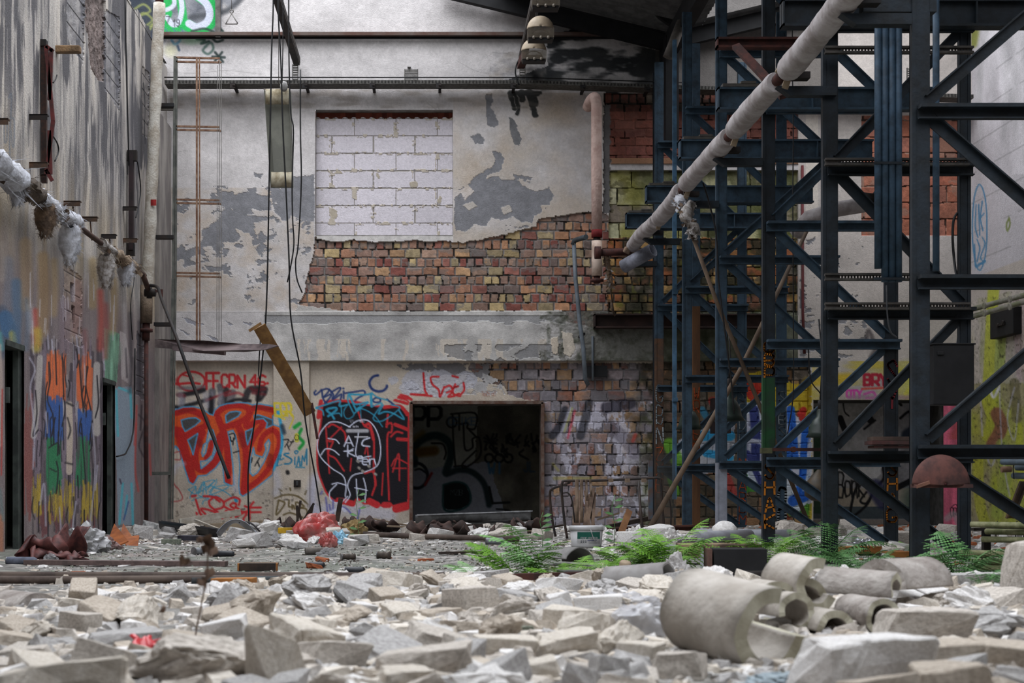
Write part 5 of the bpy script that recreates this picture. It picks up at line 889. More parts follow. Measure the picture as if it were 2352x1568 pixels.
# wall conduits, black box and tube bundles at the right edge
PALEP = mat('pale_conduit', (140,134,128), var=(110,112,84), rough=.7, scale=8)
for dy, lb in ((0, 'upper pale conduit along the right wall'), (17, 'lower pale conduit along the right wall')):
    m = MB(); m.tube([P(2222, 713+dy, 12.2), P(2262, 702+dy, 12.2), P(2352, 678+dy*.9, 11.7), P(2420, 660+dy*.9, 11.4)], .022, 10); 
    for t in (.3, .75): m.tube([P(2222+130*t-2, 713-34*t+dy, 12.1-.5*t), P(2222+130*t+2, 713-34*t+dy-.6, 12.1-.5*t)], .027, 10)
    tag(m.build('wall_conduit', PALEP), lb, 'conduit', 'pale conduits')
ml = empty('fuse_box', P(2310, 742, 19.85), rot=(0,0,0), label='black burnt fuse box on the right wall below the conduits', cat='box')
MB().box((0,0,0), (.12,.8,.36)).build('housing', BLKST, ml, bevel=.01); m = MB(); m.box((-.07, 0, -.02), (.02, .3, .03)); m.tube([(-.09,-.1,.0),(-.06,-.1,.0)], .03, 10); m.tube([(-.09,.08,-.02),(-.06,.08,-.02)], .03, 10); m.build('socket', BLKIRON, ml)
MOSS = mat('mossy_pipe', (158,156,122), var=(112,116,80), rough=.8, scale=9, bump=.2); BGREY = mat('blue_grey_tube', (86,100,112), var=(70,80,88), rough=.6)
def bundle(lab, x0, ys, Y, mt, n_extra, rr_=.021, z_straps=()):
    g = empty('tube_stack', P(x0, ys[-1], Y), label=lab, cat='tubes', group='stacks of tubes at the right edge'); o0 = P(x0, ys[-1], Y)
    for k, y_ in enumerate(ys):
        a = P(x0-(0 if k else -30*0)+(26 if k == len(ys)-1 else (34 if k else 0)), y_, Y)-o0; b = P(2440, y_+4, Y-.5)-o0; m = MB(); m.tube([a, b], rr_, 12); m.build('tube', mt, g)
    for sx_ in z_straps:
        m = MB(); t = [P(sx_+1, ys[0]-8, Y-.06)-o0, P(sx_-3, (ys[0]+ys[-1])/2, Y-.07)-o0, P(sx_-1, ys[-1]+8, Y-.06)-o0]; m.tube(t, .004, 6); m.build('strap', CABLE, g)
    return g
bundle('upper stack of three mossy tubes at the right edge', 2231, (1204, 1220, 1238), 10.6, MOSS, 0, .0215, (2290, 2335))
bundle('lower stack of three mossy tubes close to the floor at the right edge', 2205, (1270, 1289, 1304), 10.3, MOSS, 0, .023, (2258, 2320))
bundle('small stack of blue grey tubes on the rusty perforated bracket', 2302, (1060, 1073, 1092), 10.4, BGREY, 0, .022, (2330,))
def perfbar(a, b, lab):
    m = MB(); a, b = Vector(a), Vector(b); m.beam(a, b, .03, .012); m.beam(a+Vector((.045,0,0)), b+Vector((.045,0,0)), .03, .012)
    for i in range(12): t = (i+.5)/12; p = a.lerp(b, t); m.box((p.x+.022, p.y+.01, p.z), (.05, .004, .022))
    return tag(m.build('angle_support', mat('rusty_perforated', (84,64,44), var=(50,42,36))), lab, 'bracket')
perfbar(P(2312, 1190, 10.5), P(2345, 1105, 10.5), 'rusty perforated angle holding up the blue grey tubes')
tag(MB().box((0,0,.06), (.05,.05,.12)).box((.3,0,.06), (.05,.05,.12)).box((.15,0,.125), (.5,.06,.02)).build('tube_trestle', BLKIRON, loc=Vector((P(2255,1300,10.35).x, 10.4, -.01))), 'low black trestle under the lower mossy tubes', 'trestle')
tag(MB().box((0,0,.14), (.05,.05,.28)).box((.3,0,.14), (.05,.05,.28)).box((.15,0,.28), (.5,.06,.02)).build('tube_trestle', BLKIRON, loc=Vector((P(2265,1300,10.65).x, 10.65, -.01))), 'taller black trestle under the upper mossy tubes', 'trestle')
m = MB(); m.tube([P(2300, 1078, 10.45), P(2322, 1077, 10.45)], .022, 10); tag(m.build('roller', mat('tan_roller', (130,100,80))), 'tan rusty roller end beside the blue grey tubes', 'roller')
# ================================================================ FIXTURES ON THE END WALL AND LEFT SIDE
TRAYM = mat('dusty_tray', (92,90,86), var=(66,64,60), rough=.7, scale=20, bump=.3)
m = MB(); z = Zw(84); m.box(((Xw(375)+Xw(1505))/2, D-.09, z), (Xw(1505)-Xw(375), .12, .045)); m.box(((Xw(375)+Xw(1505))/2, D-.05, z-.035), (Xw(1505)-Xw(375), .06, .02), mi=1)
tag(m.build('wall_rail', [mat('rail_brown', (96,84,78), var=(84,60,52), scale=3), BLKST]), 'long thin brown rail across the end wall near its top', 'rail')
m = MB(); m.box((Xw(503), D-.1, Zw(30)), (.07, .06, .75)); tag(m.build('rail_post', mat('grey_post', (110,106,102))), 'short grey post standing on the wall rail beside the green lettering', 'post')
# cable tray with brackets
tr = empty('cable_tray', (0, D, Zw(203)), label='long dusty perforated cable tray on brackets across the end wall', cat='cable tray')
def trayz(px): return 0 if px < 1200 else -(px-1200)/300*.06
m = MB(); n = 240; x0, x1 = Xw(388), Xw(2215)
for i in range(n):
    a = x0+(x1-x0)*i/n; b = x0+(x1-x0)*(i+1)/n; za = trayz(VX+a*160); zb = trayz(VX+b*160)
    m.add([(a,-.36,za-.03),(b,-.36,zb-.03),(b,-.36,zb+.022),(a,-.36,za+.022)], [[0,1,2,3]]); m.add([(a,-.36,za-.03),(b,-.36,zb-.03),(b,-.08,zb-.03),(a,-.08,za-.03)], [[3,2,1,0]])
    m.add([(a,-.08,za-.03),(b,-.08,zb-.03),(b,-.08,zb+.04),(a,-.08,za+.04)], [[0,1,2,3]])
    m.box(((a+b)/2, -.364, (za+zb)/2), ((b-a)*.4, .004, .03), mi=1)
m.build('tray_channel', [TRAYM, mat('tray_slots', (52,50,48))], tr)
m = MB(); m.tube([(x0, -.38, .055), (Xw(1200), -.38, .052), (Xw(1560), -.38, -.02)], .008, 6); m.build('tray_wire', CABLE, tr)
for px in (545, 708, 860, 1010, 1178, 1335, 1480, 1730, 1990):
    z = trayz(px); m = MB(); m.box((Xw(px), -.2, z-.05), (.04, .4, .03)); m.box((Xw(px)-.02, -.37, z-.06), (.07, .03, .07)); m.build('tray_bracket', BLKIRON, tr)
# lattice stubs on the tray
for px, w_, y0, y1, lb in ((681, 12, 157, 194, 'small perforated stub on the cable tray under the slanting duct'), (945, 30, 168, 194, 'small grey perforated bracket on the cable tray near the middle'), (1198, 12, 155, 196, 'small perforated stub on the cable tray under the hood lamps'), (2077, 8, 165, 200, 'small perforated stub on the cable tray behind the tower')):
    m = MB(); z0, z1 = Zw(y1), Zw(y0); x_ = Xw(px); ww = w_/160
    m.box((x_-ww/2, 0, (z0+z1)/2), (.01, .03, z1-z0)); m.box((x_+ww/2, 0, (z0+z1)/2), (.01, .03, z1-z0)); nn = 7
    for i in range(nn): m.box((x_, 0, z0+(z1-z0)*(i+.5)/nn), (ww, .02, (z1-z0)/nn*.5))
    tag(m.build('perforated_stub', TRAYM, loc=(0, D-.2, 0)), lb, 'bracket')
tag(MB().box((0,0,0),(.05,.02,.02)).tube([(0,0,0),(.0,0,-.05)], .005, 5).build('wall_anchor', BLKIRON, loc=(Xw(940), D-.02, Zw(156))), 'tiny dark anchor on the wall above the grey bracket', 'hook')
# depth running ducts
def duct(lab, px, py, y1, w_, m_): 
    x_, z_ = Xw(px), Zw(py); m = MB(); m.box((x_, (D-.1+y1)/2, z_), (w_, D-.1-y1, .06)); m.box((x_-w_/2, (D-.1+y1)/2, z_+.04), (.01, D-.1-y1, .08)); m.box((x_+w_/2, (D-.1+y1)/2, z_+.04), (.01, D-.1-y1, .08)); return tag(m.build('overhead_duct', m_), lab, 'duct')
duct('dark overhead duct coming forward from the end wall above the dangling light fitting', 683, 150, 15, .09, mat('dark_brown_duct', (60,52,46), var=(46,42,40)))
duct('dark overhead duct carrying the hood lamps', 1199, 145, 15, .1, mat('dark_brown_duct', (60,52,46)))
# hood lamps on the duct
HOOD = mat('yellowed_plastic', (176,160,138), var=(150,134,114), rough=.5); AMBER = mat('dirty_clear_plastic', (120,110,96), rough=.4, alpha=.45); CU = mat('coppery_reflector', (110,74,56), rough=.4, metal=.3); KNOB = mat('pale_knob', (170,160,146), rough=.4)
for px, py, Y, s_, lb in ((1226, 118, 19.6, 1.0, 'lower hood lamp on the overhead duct'), (1241, 68, 18.4, 1.0, 'middle hood lamp on the overhead duct'), (1252, -6, 17.1, 1.0, 'highest hood lamp, cut by the top edge')):
    c = P(px, py, Y); g = empty('hood_lamp', c, label=lb, cat='lamp', group='hood lamps under the right overhead duct'); R_ = .165
    m = MB(); m.sheet(lambda u, v: (R_*math.cos(PI*u)*math.sin(.05+v*1.5), -R_*math.cos(v*1.5)*.8, R_*math.sin(PI*u)*math.sin(.05+v*1.5)), 28, 10); m.build('hood', HOOD, g, th=.004)
    m = MB(); m.sheet(lambda u, v: (R_*.99*math.cos(PI*u*.5+PI*.25), .02-.14*v, -.02-.13*u), 2, 2); m.box((0, -.03, -.07), (R_*1.95, .18, .12)); m.build('clear_screen', AMBER, g)
    m = MB(); m.sheet(lambda u, v: (.12*math.cos(PI*u), .02-.05*v, -.1+.10*math.sin(PI*u)), 16, 2); m.box((0, .03, -.07), (.22, .02, .06)); m.build('reflector', CU, g)
    m = MB(); m.box((0, -.02, -.135), (.30, .16, .04)); m.build('base', BLKIRON, g)
    MB().box((Xw(1199)-c.x, .02, (6.64-c.z)/2+.05), (.03,.03,6.60-c.z)).build('stem', BLKIRON, g)
    for dx in (-.09, 0, .09): MB().lathe([(0, .02), (.014, .016), (.018, 0), (.014, -.016), (0, -.02)], n=10).build('knob', KNOB, g, loc=(dx, -.11, -.128))
m = MB()
for i in range(3): pass
cable('cable', [P(1193, 135, 20.8), P(1186, 150, 20.8), P(1184, 170, 20.8), P(1192, 195, 20.8)], .012, 'black cable curving beside the duct that carries the hood lamps')
m = MB(); m.beam(P(1196, 150, 20.9), P(1206, 128, 20.4), .1, .1); tag(m.build('duct_mount', RIRON), 'rusty brown mount at the wall end of the hood lamp duct', 'bracket')
# thin ring and trapeze hanging at the top
tp = empty('trapeze', P(532, 55, 17), label='small steel triangle hanging on a thin wire near the green lettering', cat='hanger'); WIRE = mat('steel_wire', (128,124,120), rough=.4, metal=.5)
m = MB(); s_ = 17/F; m.tube([(0,0,24*s_), (-14*s_,0,-1*s_), (-12*s_,0,0), (13*s_,0,0), (14*s_,0,-1*s_+.01), (0,0,24*s_)], .007, 6); m.build('triangle', WIRE, tp)
m = MB(); m.tube([(4*s_*math.cos(a), 0, 29*s_+4*s_*math.sin(a)) for a in np.linspace(0, 2*PI, 12)[:-1]], .006, 6, closed=True); m.build('ring', WIRE, tp)
m = MB(); m.tube([(0,0,33*s_), (0,0,1.2)], .003, 5); m.build('wire', WIRE, tp)
# dangling light fitting
Yf = 17.4; s_ = Yf/F; c0 = P(642, 320, Yf); lf = empty('light_fitting', c0, label='long grey trough light fitting dangling upright from cables', cat='light fitting')
def lp(px, py, dy=0): q = P(px, py, Yf)-c0; return (q.x, dy, q.z)
m = MB(); m.add([lp(607,208,-.02), lp(616,210,.05), lp(668,210,.05), lp(664,208,-.02), lp(622,432,-.02), lp(630,430,.05), lp(668,430,.05), lp(674,432,-.02)], [[0,4,5,1],[1,5,6,2],[2,6,7,3]]); m.build('trough', mat('olive_reflector', (118,118,108), var=(104,104,96), rough=.5), lf, th=.004)
for (a, b), (x0_, x1_) in (((207, 242), (611, 664)), ((397, 431), (624, 672))):
    m = MB(); m.sheet(lambda u, v: tuple(Vector(lp(x0_+(x1_-x0_)*u, a+(b-a)*v, -.045-.01*math.cos(u*2*PI*2)))), 20, 3); m.build('end_cap', mat('cream_cap', (170,162,142), var=(120,108,84), scale=9), lf, th=.006)
MB().tube([lp(640,207,0), tuple(Vector((P(645,0,17.4).x, 17.2, 8.1))-c0)], .004, 6).build('suspension_wire', WIRE, lf)
m = MB(); m.tube([lp(606,207,-.03), lp(665,206,-.03)], .008, 6); m.build('bulb_holder', KNOB, lf)
tag(MB().lathe([(0,.05),(.03,.04),(.045,0),(.04,-.05),(.02,-.07),(0,-.07)], n=12).build('lamp_bulb_cover', mat('white_cap', (176,174,172)), loc=P(652, 196, 17.3)), 'small white cap tied above the dangling light fitting', 'cap')
for i, (pts, r_, lb) in enumerate(([([(628,-20),(624,110),(622,215),(618,430),(612,700),(600,850),(583,980),(570,1085),(573,1235)], .009, 'leftmost long cable, hanging left of the dangling light fitting'), ([(638,-20),(645,140),(650,300),(657,440),(664,600),(668,730),(690,850),(702,970),(725,1100),(742,1210)], .009, 'long cable crossing the dangling light fitting and swinging right to the floor'),
    ([(650,-20),(650,90),(648,190)], .006, 'short cable ending at the white cap'), ([(663,-20),(664,150),(668,260),(674,300),(671,420),(672,500),(675,560),(668,610),(660,648)], .008, 'cable ending in mid air right of the dangling light fitting'), ([(690,160),(690,300),(692,420),(685,560),(679,600),(682,640),(694,672)], .008, 'cable hanging just left of the blocked window'), ([(598,780),(594,850),(596,870)], .007, 'short cable end hanging from the grey board')])):
    cable('hanging_cable', ([Vector((P(pts[0][0], 0, 17.1).x, 17.1, 8.1))] if pts[0][1] < 0 else [])+[P(x, y, 17.1) for x, y in pts], r_, lb, CABLE, group='cables hanging from the roof')
# boards: brown board and dark grey plank
m = MB(); a, b = P(596, 750, 17.0), P(712, 950, 17.6); m.beam(a, b, .02, .15, ref=(0,1,0)); m.beam(P(572, 760, 16.9), P(600, 742, 16.9), .02, .03); tag(m.build('hardboard_strip', mat('tan_hardboard', (138,104,62), var=(112,82,50), scale=10)), 'tan hardboard strip hanging slantwise beside the red lettering', 'board')
tag(MB().beam(P(716, 925, 17.56), P(729, 1008, 17.6), .03, .03).build('wood_batten', RIRON), 'short dark batten hanging below the tan hardboard strip', 'batten')
gb = MB(); vs = [P(358, 779, 17.9), P(470, 782, 17.4), P(560, 790, 17.2), P(620, 790, 17.0), P(640, 794, 16.9), P(612, 803, 17.0), P(560, 808, 17.2), P(470, 806, 17.4), P(358, 798, 17.9)]
gb.add([tuple(v) for v in vs], [list(range(9))[::-1]]); gb.beam(P(400, 800, 17.6), P(515, 810, 17.4), .03, .03); o = gb.build('grey_plank', mat('weathered_plank', (128,114,114), var=(84,74,76), scale=6, stretch=(.3,1,1)), th=.04); tag(o, 'weathered grey plank with a splintered point across the foot of the ladder cage', 'plank')
for y_, lb in ((17.1, 'steel purlin across the open roof above the dangling cables'), (15.1, 'steel purlin across the open roof carrying the overhead ducts')):
    tag(MB().box((-1.6, y_, 8.15), (8.4, .1, .14)).build('roof_purlin', BLKST), lb, 'beam')
for x_, lb in ((Xw(683), 'left'), (Xw(1199), 'right')): tag(MB().box((x_, 15.1, 7.3), (.03, .03, 1.7)).build('roof_tie', BLKST), 'thin steel tie between a roof purlin and the %s overhead duct' % lb, 'tie')
# caged ladder
GALV = mat('dull_galvanised', (96,96,90), var=(70,72,68), rough=.6); RUSTL = mat('light_rust', (136,108,88), var=(98,68,52), scale=12, rough=.8)
Yl_ = 19.6; ld = empty('caged_ladder', Vector((P(395, 1190, Yl_).x, Yl_, 0)), label='tall narrow wall ladder with a rusty square safety cage', cat='ladder'); O_ = ld.location.copy()
def q(px, py, Y=Yl_): return P(px, py, Y)-O_
m = MB(); m.beam(q(402, 130), q(398, 640), .06, .03, ref=(0,1,0)); m.beam(q(398, 640), q(389, 1192), .06, .035, ref=(0,1,0)); m.build('side_rail', GALV, ld)
m = MB(); m.beam(q(406, 132), q(404, 640), .03, .02); m.beam(q(404, 640), q(396, 1192), .03, .02); m.build('side_rail', GALV, ld)
for py in (243, 545, 745, 1087):
    m = MB(); xx = {243:(366,401),545:(358,400),745:(355,397),1087:(351,393)}[py]; m.beam(q(xx[0], py), q(xx[1], py), .12, .045, ref=(0,1,0)); m.build('rung', BLKIRON if py < 1000 else GALV, ld)
m = MB(); m.beam(q(358, 252), q(400, 252), .05, .02); m.build('rung', mat('pale_rung', (120,114,108)), ld)
for py in (140, 298, 466, 634):
    m = MB(); d = .28
    for w_ in (0, 1):
        dy = (8 if w_ else 0); m.beam(q(405, py-dy if py != 140 else py-8+dy*1.2), q(505, py-dy+2 if py != 140 else py-6+dy*1.2), .03, .022)
    m.beam(q(502, py), q(508, py+4), .05, .022); m.build('cage_hoop', RUSTL, ld)
for a, b, r_ in (((452, 132), (452, 782), .022), ((458, 134), (459, 782), .016), ((504, 140), (503, 782), .008), ((508, 145), (508, 784), .008), ((499, 150), (498, 780), .006)):
    m = MB(); m.beam(q(*a, Yl_-.1), q(*b, Yl_-.1), r_, r_*1.1); m.build('cage_bar', RUSTL if r_ > .01 else WIRE, ld)
# white downpipe on the left
WP = mat('chalky_pipe', (182,177,168), var=(152,143,130), rough=.8, scale=5, bump=.4); dp = empty('white_downpipe', P(350, 740, 19.3), label='thick chalk white pipe rising up the left side, red mark half way', cat='pipe'); O_ = dp.location.copy()
def q2(px, py, Y=19.3): return P(px, py, Y)-O_
m = MB(); n = 26; m.tube([q2(366-28*(i/n)**1.0+math.sin(i)*.5, 8+672*i/n) for i in range(n+1)], .08, 16, rs=[.078+.006*math.sin(i*1.7) for i in range(n+1)]); m.build('sleeve', WP, dp)
m = MB(); m.tube([q2(337, 655), q2(336, 742)], .082, 16, rs=[.084, .078]); m.build('lower_sleeve', mat('stained_sleeve', (120,104,88), var=(90,78,66), bump=.5), dp)
m = MB(); m.tube([q2(366, 12), q2(367, -60)], .055, 12); m.tube([q2(336, 740), q2(335, 782)], .05, 12); m.tube([q2(336, 755), q2(336, 762)], .085, 12); m.tube([q2(336, 782), q2(336, 1195)], .028, 10); m.build('pipe_core', RIRON, dp)
m = MB(); m.sheet(lambda u, v: tuple(q2(346+13*u, 458+14*v, 19.205+.02*(2*u-1)**2)), 6, 3); m.build('red_mark', mat('red_tape', (150,36,34)), dp)
# stained lagged pipe with torn wool along the left wall
PX = -3.55
def lpt(px, off=0, dz=0): Y = PX*F/(px-VX); return Vector((PX, Y, H+(VY-(386+.742*px+off))*Y/F+dz))
wp = empty('lagged_wall_pipe', lpt(0), label='rusty pipe with torn white lagging sagging along the left wall', cat='pipe'); O3 = wp.location.copy()
m = MB(); m.tube([lpt(x)-O3 for x in (-60, 20, 120, 200, 250, 300, 332)], .03, 10); m.tube([lpt(328)-O3, P(343, 672, 18.9)-O3], .035, 10); m.build('pipe_core', mat('rust_pipe', (84,62,52), var=(60,46,42)), wp)
for a, b, r_, sd, mm_ in ((-20, 42, .12, 1, [WOOLW, WOOLB]), (42, 86, .095, 2, [mat('bandage_dark', (96,84,72), var=(60,52,46), bump=.6), WOOLB]), (84, 128, .08, 3, [WOOLW, WOOL]), (128, 172, .085, 4, [WOOLW, WOOLB]), (232, 262, .055, 6, [WOOL, WOOLB]), (262, 312, .08, 7, [mat('bandage_pale', (150,132,112), var=(96,80,66), bump=.6), WOOL])):
    o = wool('lagging', [lpt(a)-O3, lpt((a+b)/2)-O3, lpt(b)-O3], r_*.95, 40, sd, mm_, .06, wp, 1.0, 120)
for x_, y0, y1, w_, sd, mm_, lb in ((38, 395, 470, 40, 11, [WOOLW, WOOL], 'torn_lagging'), (104, 470, 545, 46, 12, [WOOLB, WOOL], 'torn_lagging'), (160, 520, 606, 48, 13, [WOOLW, WOOL], 'torn_lagging'), (244, 585, 660, 38, 14, [WOOL, WOOLB], 'torn_lagging'), (288, 595, 655, 34, 15, [WOOLW, WOOL], 'torn_lagging')):
    Y = lpt(x_).y; r = random.Random(sd); m = MB(); ph = r.random()*6
    def fn(u, v):
        a = u*2*PI; wv = w_/2*(.55+.5*math.sin(PI*min(1, v*1.15+.08))**.6)*(1 if v < .95 else .75); e = 1+.08*math.sin(a*5+v*9+ph)+.05*math.sin(v*23+a*3)
        p = P(x_+wv*math.cos(a)*e, y0+(y1-y0)*v+4*math.sin(a*3), Y+.07*math.sin(a)*e); return tuple(p-O3)
    m.sheet(fn, 30, 16)
    for _ in range(1500):
        v = r.random(); a = r.random()*2*PI; p = Vector(fn(a/2/PI, v)); d = Vector((math.cos(a)*r.uniform(.2,1), r.uniform(-.4,.2), r.uniform(-1,.3)))*r.uniform(.015,.075); e = Vector((.0011,0,.0011)); m.add([p-e, p+e, p+d], [[0,1,2]], 0)
    for _ in range(50):
        p = Vector(fn(r.random(), r.uniform(.8, 1))); d = Vector((r.uniform(-.5,.5), 0, -1))*r.uniform(.02,.07); e = Vector((.004,0,0)); m.add([p-e, p+e, p+d], [[0,1,2]], r.choice([0,1]))
    m.build(lb, mm_, wp)
def wY(px): return 3.69*F/(VX-px)
# brackets with rods, on the left wall
for k, (px, py, rod, col, lb) in enumerate(((167, 466, 521, RUSTC, 'first rusty bracket with rod above the torn lagging'), (207, 502, 552, RUSTC, 'second rusty bracket with rod above the torn lagging'), (251, 542, 578, BLKIRON, 'dark bracket with rod above the hanging tuft'), (300, 551, None, RUSTC, 'rusty bracket at the foot of the dark standpipe'), (299, 478, None, BLKIRON, 'dark bracket half way up the dark standpipe'), (90, 268, None, BLKIRON, 'dark bracket beside the red steel lattice'), (90, 378, None, RUSTC, 'rusty bracket at the foot of the red steel lattice'), (-2, 278, None, RUSTC, 'rusty bracket tip at the left edge'))):
    Y = -3.64*F/(px-VX); c = P(px, py, Y); g = empty('wall_bracket', c, label=lb, cat='bracket', group='steel brackets on the left wall')
    m = MB(); m.box((-.0, 0, .012), (.17, .07, .012)); m.box((-.0, -.03, -.012), (.17, .01, .05)); m.build('arm', col, g)
    if rod: m = MB(); m.tube([(.0, 0, 0), (P(px+4, rod, Y)-c)], .008, 6); m.build('rod', RUSTC, g)
rl = empty('steel_lattice', P(106, 260, 14.3), label='upright red steel lattice bolted high on the left wall', cat='bracket'); O_ = rl.location.copy(); REDS = mat('red_oxide', (96,40,38), var=(66,36,34), rough=.7, scale=10)
def q4(px, py, Y=14.3): return P(px, py, Y)-O_
m = MB(); m.beam(q4(101, 94), q4(102, 420), .05, .05); m.build('back_bar', mat('rust_speckle', (70,48,40), var=(46,38,36), scale=26), rl)
for a, b in (((106, 106), (122, 278)), ((122, 278), (106, 400)), ((118, 112), (114, 230)), ((106, 106), (122, 118)), ((114, 300), (116, 400)), ((106, 390), (120, 415))): MB().beam(q4(*a, 14.2), q4(*b, 14.2), .03, .035).build('lattice_bar', REDS, rl)
for py in (100, 395): MB().box(tuple(q4(97, py)), (.09, .08, .06)).build('mount', BLKIRON, rl)
cable('cable', [P(x_, y_, wY(x_)) for x_, y_ in ((120,310),(132,330),(134,350),(126,370))], .008, 'short black cable curl beside the red steel lattice')
cable('cable', [P(x_, y_, wY(x_)) for x_, y_ in ((122,190),(128,182),(131,172))], .007, 'tiny black cable stub above the curl on the left wall')
sp_ = empty('standpipe', P(303, 450, 18.4), label='dark narrow box duct running up the left wall', cat='duct'); O_ = sp_.location.copy()
m = MB(); m.beam(P(302, 350, 18.4)-O_, P(302, 575, 18.4)-O_, .10, .055); m.build('body', mat('purple_brown', (48,36,38), var=(36,30,32)), sp_); MB().box(tuple(P(304, 358, 18.4)-O_), (.12, .08, .13)).build('head', BLKIRON, sp_); MB().box(tuple(P(298, 573, 18.4)-O_), (.12, .08, .15)).build('foot', BLKIRON, sp_)
cable('cable', [P(x_, y_, wY(x_)) for x_, y_ in ((314,362),(320,400),(323,440),(318,475),(312,500))], .008, 'thin dark cable beside the dark box duct')
cable('cable', [P(x_, y_, wY(x_)) for x_, y_ in ((288,-8),(290,150),(296,380))], .008, 'thin dark cable running down the upper left wall')
cable('cable', [P(x_, y_, wY(x_)-.02) for x_, y_ in ((310,800),(308,960),(302,1010),(292,1034),(286,1043),(268,1048))], .01, 'knotted black cable hanging in front of the blue grey wall panel')
cable('cable', [P(x_, y_, wY(x_)) for x_, y_ in ((304,575),(308,640),(300,700),(304,780))], .006, 'loose dark cable under the box duct')
vl = empty('valve', P(343, 672, 18.85), label='black valve with a small tap at the end of the lagged wall pipe', cat='valve')
m = MB(); m.tube([(-.06,0,0),(.08,0,0)], .05, 12); m.tube([(0,0,-.07),(0,0,.09)], .035, 10); m.build('body', BLKIRON, vl); m = MB(); m.box((.1,0,.02), (.12,.03,.03)); m.box((.16,-.02,-.01), (.03,.03,.1)); m.build('tap', RIRON, vl)
m = MB(); m.tube(smooth([tuple(P(*p)) for p in ((345,655,18.8),(362,660,18.4),(372,690,17.8),(400,760,16.3),(450,900,16.0),(500,1030,15.8),(526,1098,15.7))], 4), .02, 8); tag(m.build('loose_conduit', BLKIRON), 'long dark conduit bent off the valve and slanting down over the red lettering', 'conduit')
tag(MB().box((-.11,0,0),(.30,.09,.07)).build('brick_end', mat('tan_brick_end', (140,112,82), bump=.5), loc=P(176, 114, 14.9), bevel=.012), 'small tan brick end poking out high on the left wall', 'brick')
tag(MB().box((0,0,0),(.10,.03,.1)).box((0,-.02,0),(.03,.02,.06), mi=1).build('wall_socket', [BLKIRON, CGREY], loc=(Xw(683), D-.02, Zw(1110)), bevel=.004), 'small black switch box on the cream pilaster above the brown lettering', 'socket')
# pink vertical pipe with elbow
PINK = mat('pink_lagging', (208,182,172), var=(182,152,142), rough=.85, scale=7, bump=.35); pv = empty('pink_pipe', P(1368, 632, 20.6), label='thick pinkish pipe with an elbow at the top and a red band near its foot', cat='pipe'); O_ = pv.location.copy()
def q5(px, py, Y=20.6): return P(px, py, Y)-O_
m = MB(); m.tube(smooth([tuple(q5(1350,246,21.0)), tuple(q5(1356,232,20.8)), tuple(q5(1366,224,20.6)), tuple(q5(1370,240)), tuple(q5(1370,262))], 6)+[tuple(q5(1370,380)), tuple(q5(1371,528))], .075, 18); m.build('upper_sleeve', PINK, pv)
m = MB(); m.tube([q5(1371,528), q5(1371,545)], .077, 18); m.build('red_band', mat('red_paint_band', (130,32,34)), pv)
m = MB(); m.tube([q5(1371,545), q5(1371,560)], .05, 14); m.build('pipe_core', BLKIRON, pv)
m = MB(); m.tube([q5(1371,553), q5(1371,634)], .074, 18); m.build('lower_sleeve', mat('cream_lagging', (214,194,180), var=(186,162,146), bump=.35), pv)
m = MB(); m.tube([q5(1371,634), q5(1371,650)], .045, 14); m.tube([q5(1371,641), q5(1371,647)], .095, 14); m.build('flange', RIRON, pv)
GP = mat('grey_plastic', (100,108,116), var=(84,90,96), rough=.5); gp = empty('grey_pipe', P(1318, 550, 20.7), label='slim grey pipe running down beside the pink pipe to the brick field', cat='pipe'); O_ = gp.location.copy()
m = MB(); m.tube([P(*p)-O_ for p in ((1318,560,20.7),(1322,640,20.7),(1332,745,20.6),(1340,800,20.6),(1344,870,20.6),(1350,882,20.7))], .03, 12); m.build('pipe', GP, gp); MB().box(tuple(P(1336,770,20.9)-O_), (.05,.5,.03)).build('clip', BLKIRON, gp); m = MB(); m.tube([P(*p)-O_ for p in ((1316,562,20.7),(1320,552,20.7),(1332,548,20.6),(1346,544,20.4))], .036, 12); m.build('elbow', mat('dark_elbow', (70,76,80)), gp)
m = MB(); m.tube([P(*p) for p in ((1361,772,21.2),(1362,874,21.22))], .018, 8); tag(m.build('thin_pipe', GP), 'short thin grey pipe right of the slim grey pipe', 'pipe')
m = MB(); z0, z1 = Zw(756), Zw(724); ibeam(m, Xw(1362), Xw(1752), D-.12, z0, z1, .2); tag(m.build('lintel_beam', mat('rust_brown_beam', (62,44,40), var=(44,34,32))), 'rusty brown steel beam set in the wall over the right brick field', 'beam')
for k9, (q_, w_, lb) in enumerate((((1398,578,1410,722), .02, 'thin bent rusty rod hanging under the cross pipe'), ((1404,690,1412,724), .03, 'short splinter standing on the rusty brown beam'))):
    m = MB(); m.tube([P(q_[0], q_[1], 19.95 if k9 == 0 else 20.9), P((q_[0]+q_[2])/2-3, (q_[1]+q_[3])/2, 20.3), P(q_[2], q_[3], 20.95)], w_/2, 6); tag(m.build('rod', POLE), lb, 'rod')
o = wool('torn_lagging', [P(1392, 582, 19.92), P(1398, 625, 20.0), P(1404, 655, 20.0)], .035, 60, 21, [WOOLB, WOOL], .06); tag(o, 'shreds of torn lagging hanging beside the foot of the pink pipe', 'insulation')
tag(MB().box((0,0,0),(.34,.06,.16)).build('wall_cavity', BLKST, loc=(Xw(1368), D+.04, Zw(852))), 'dark hole with a cream edge in the bricks under the lintel', 'hole')
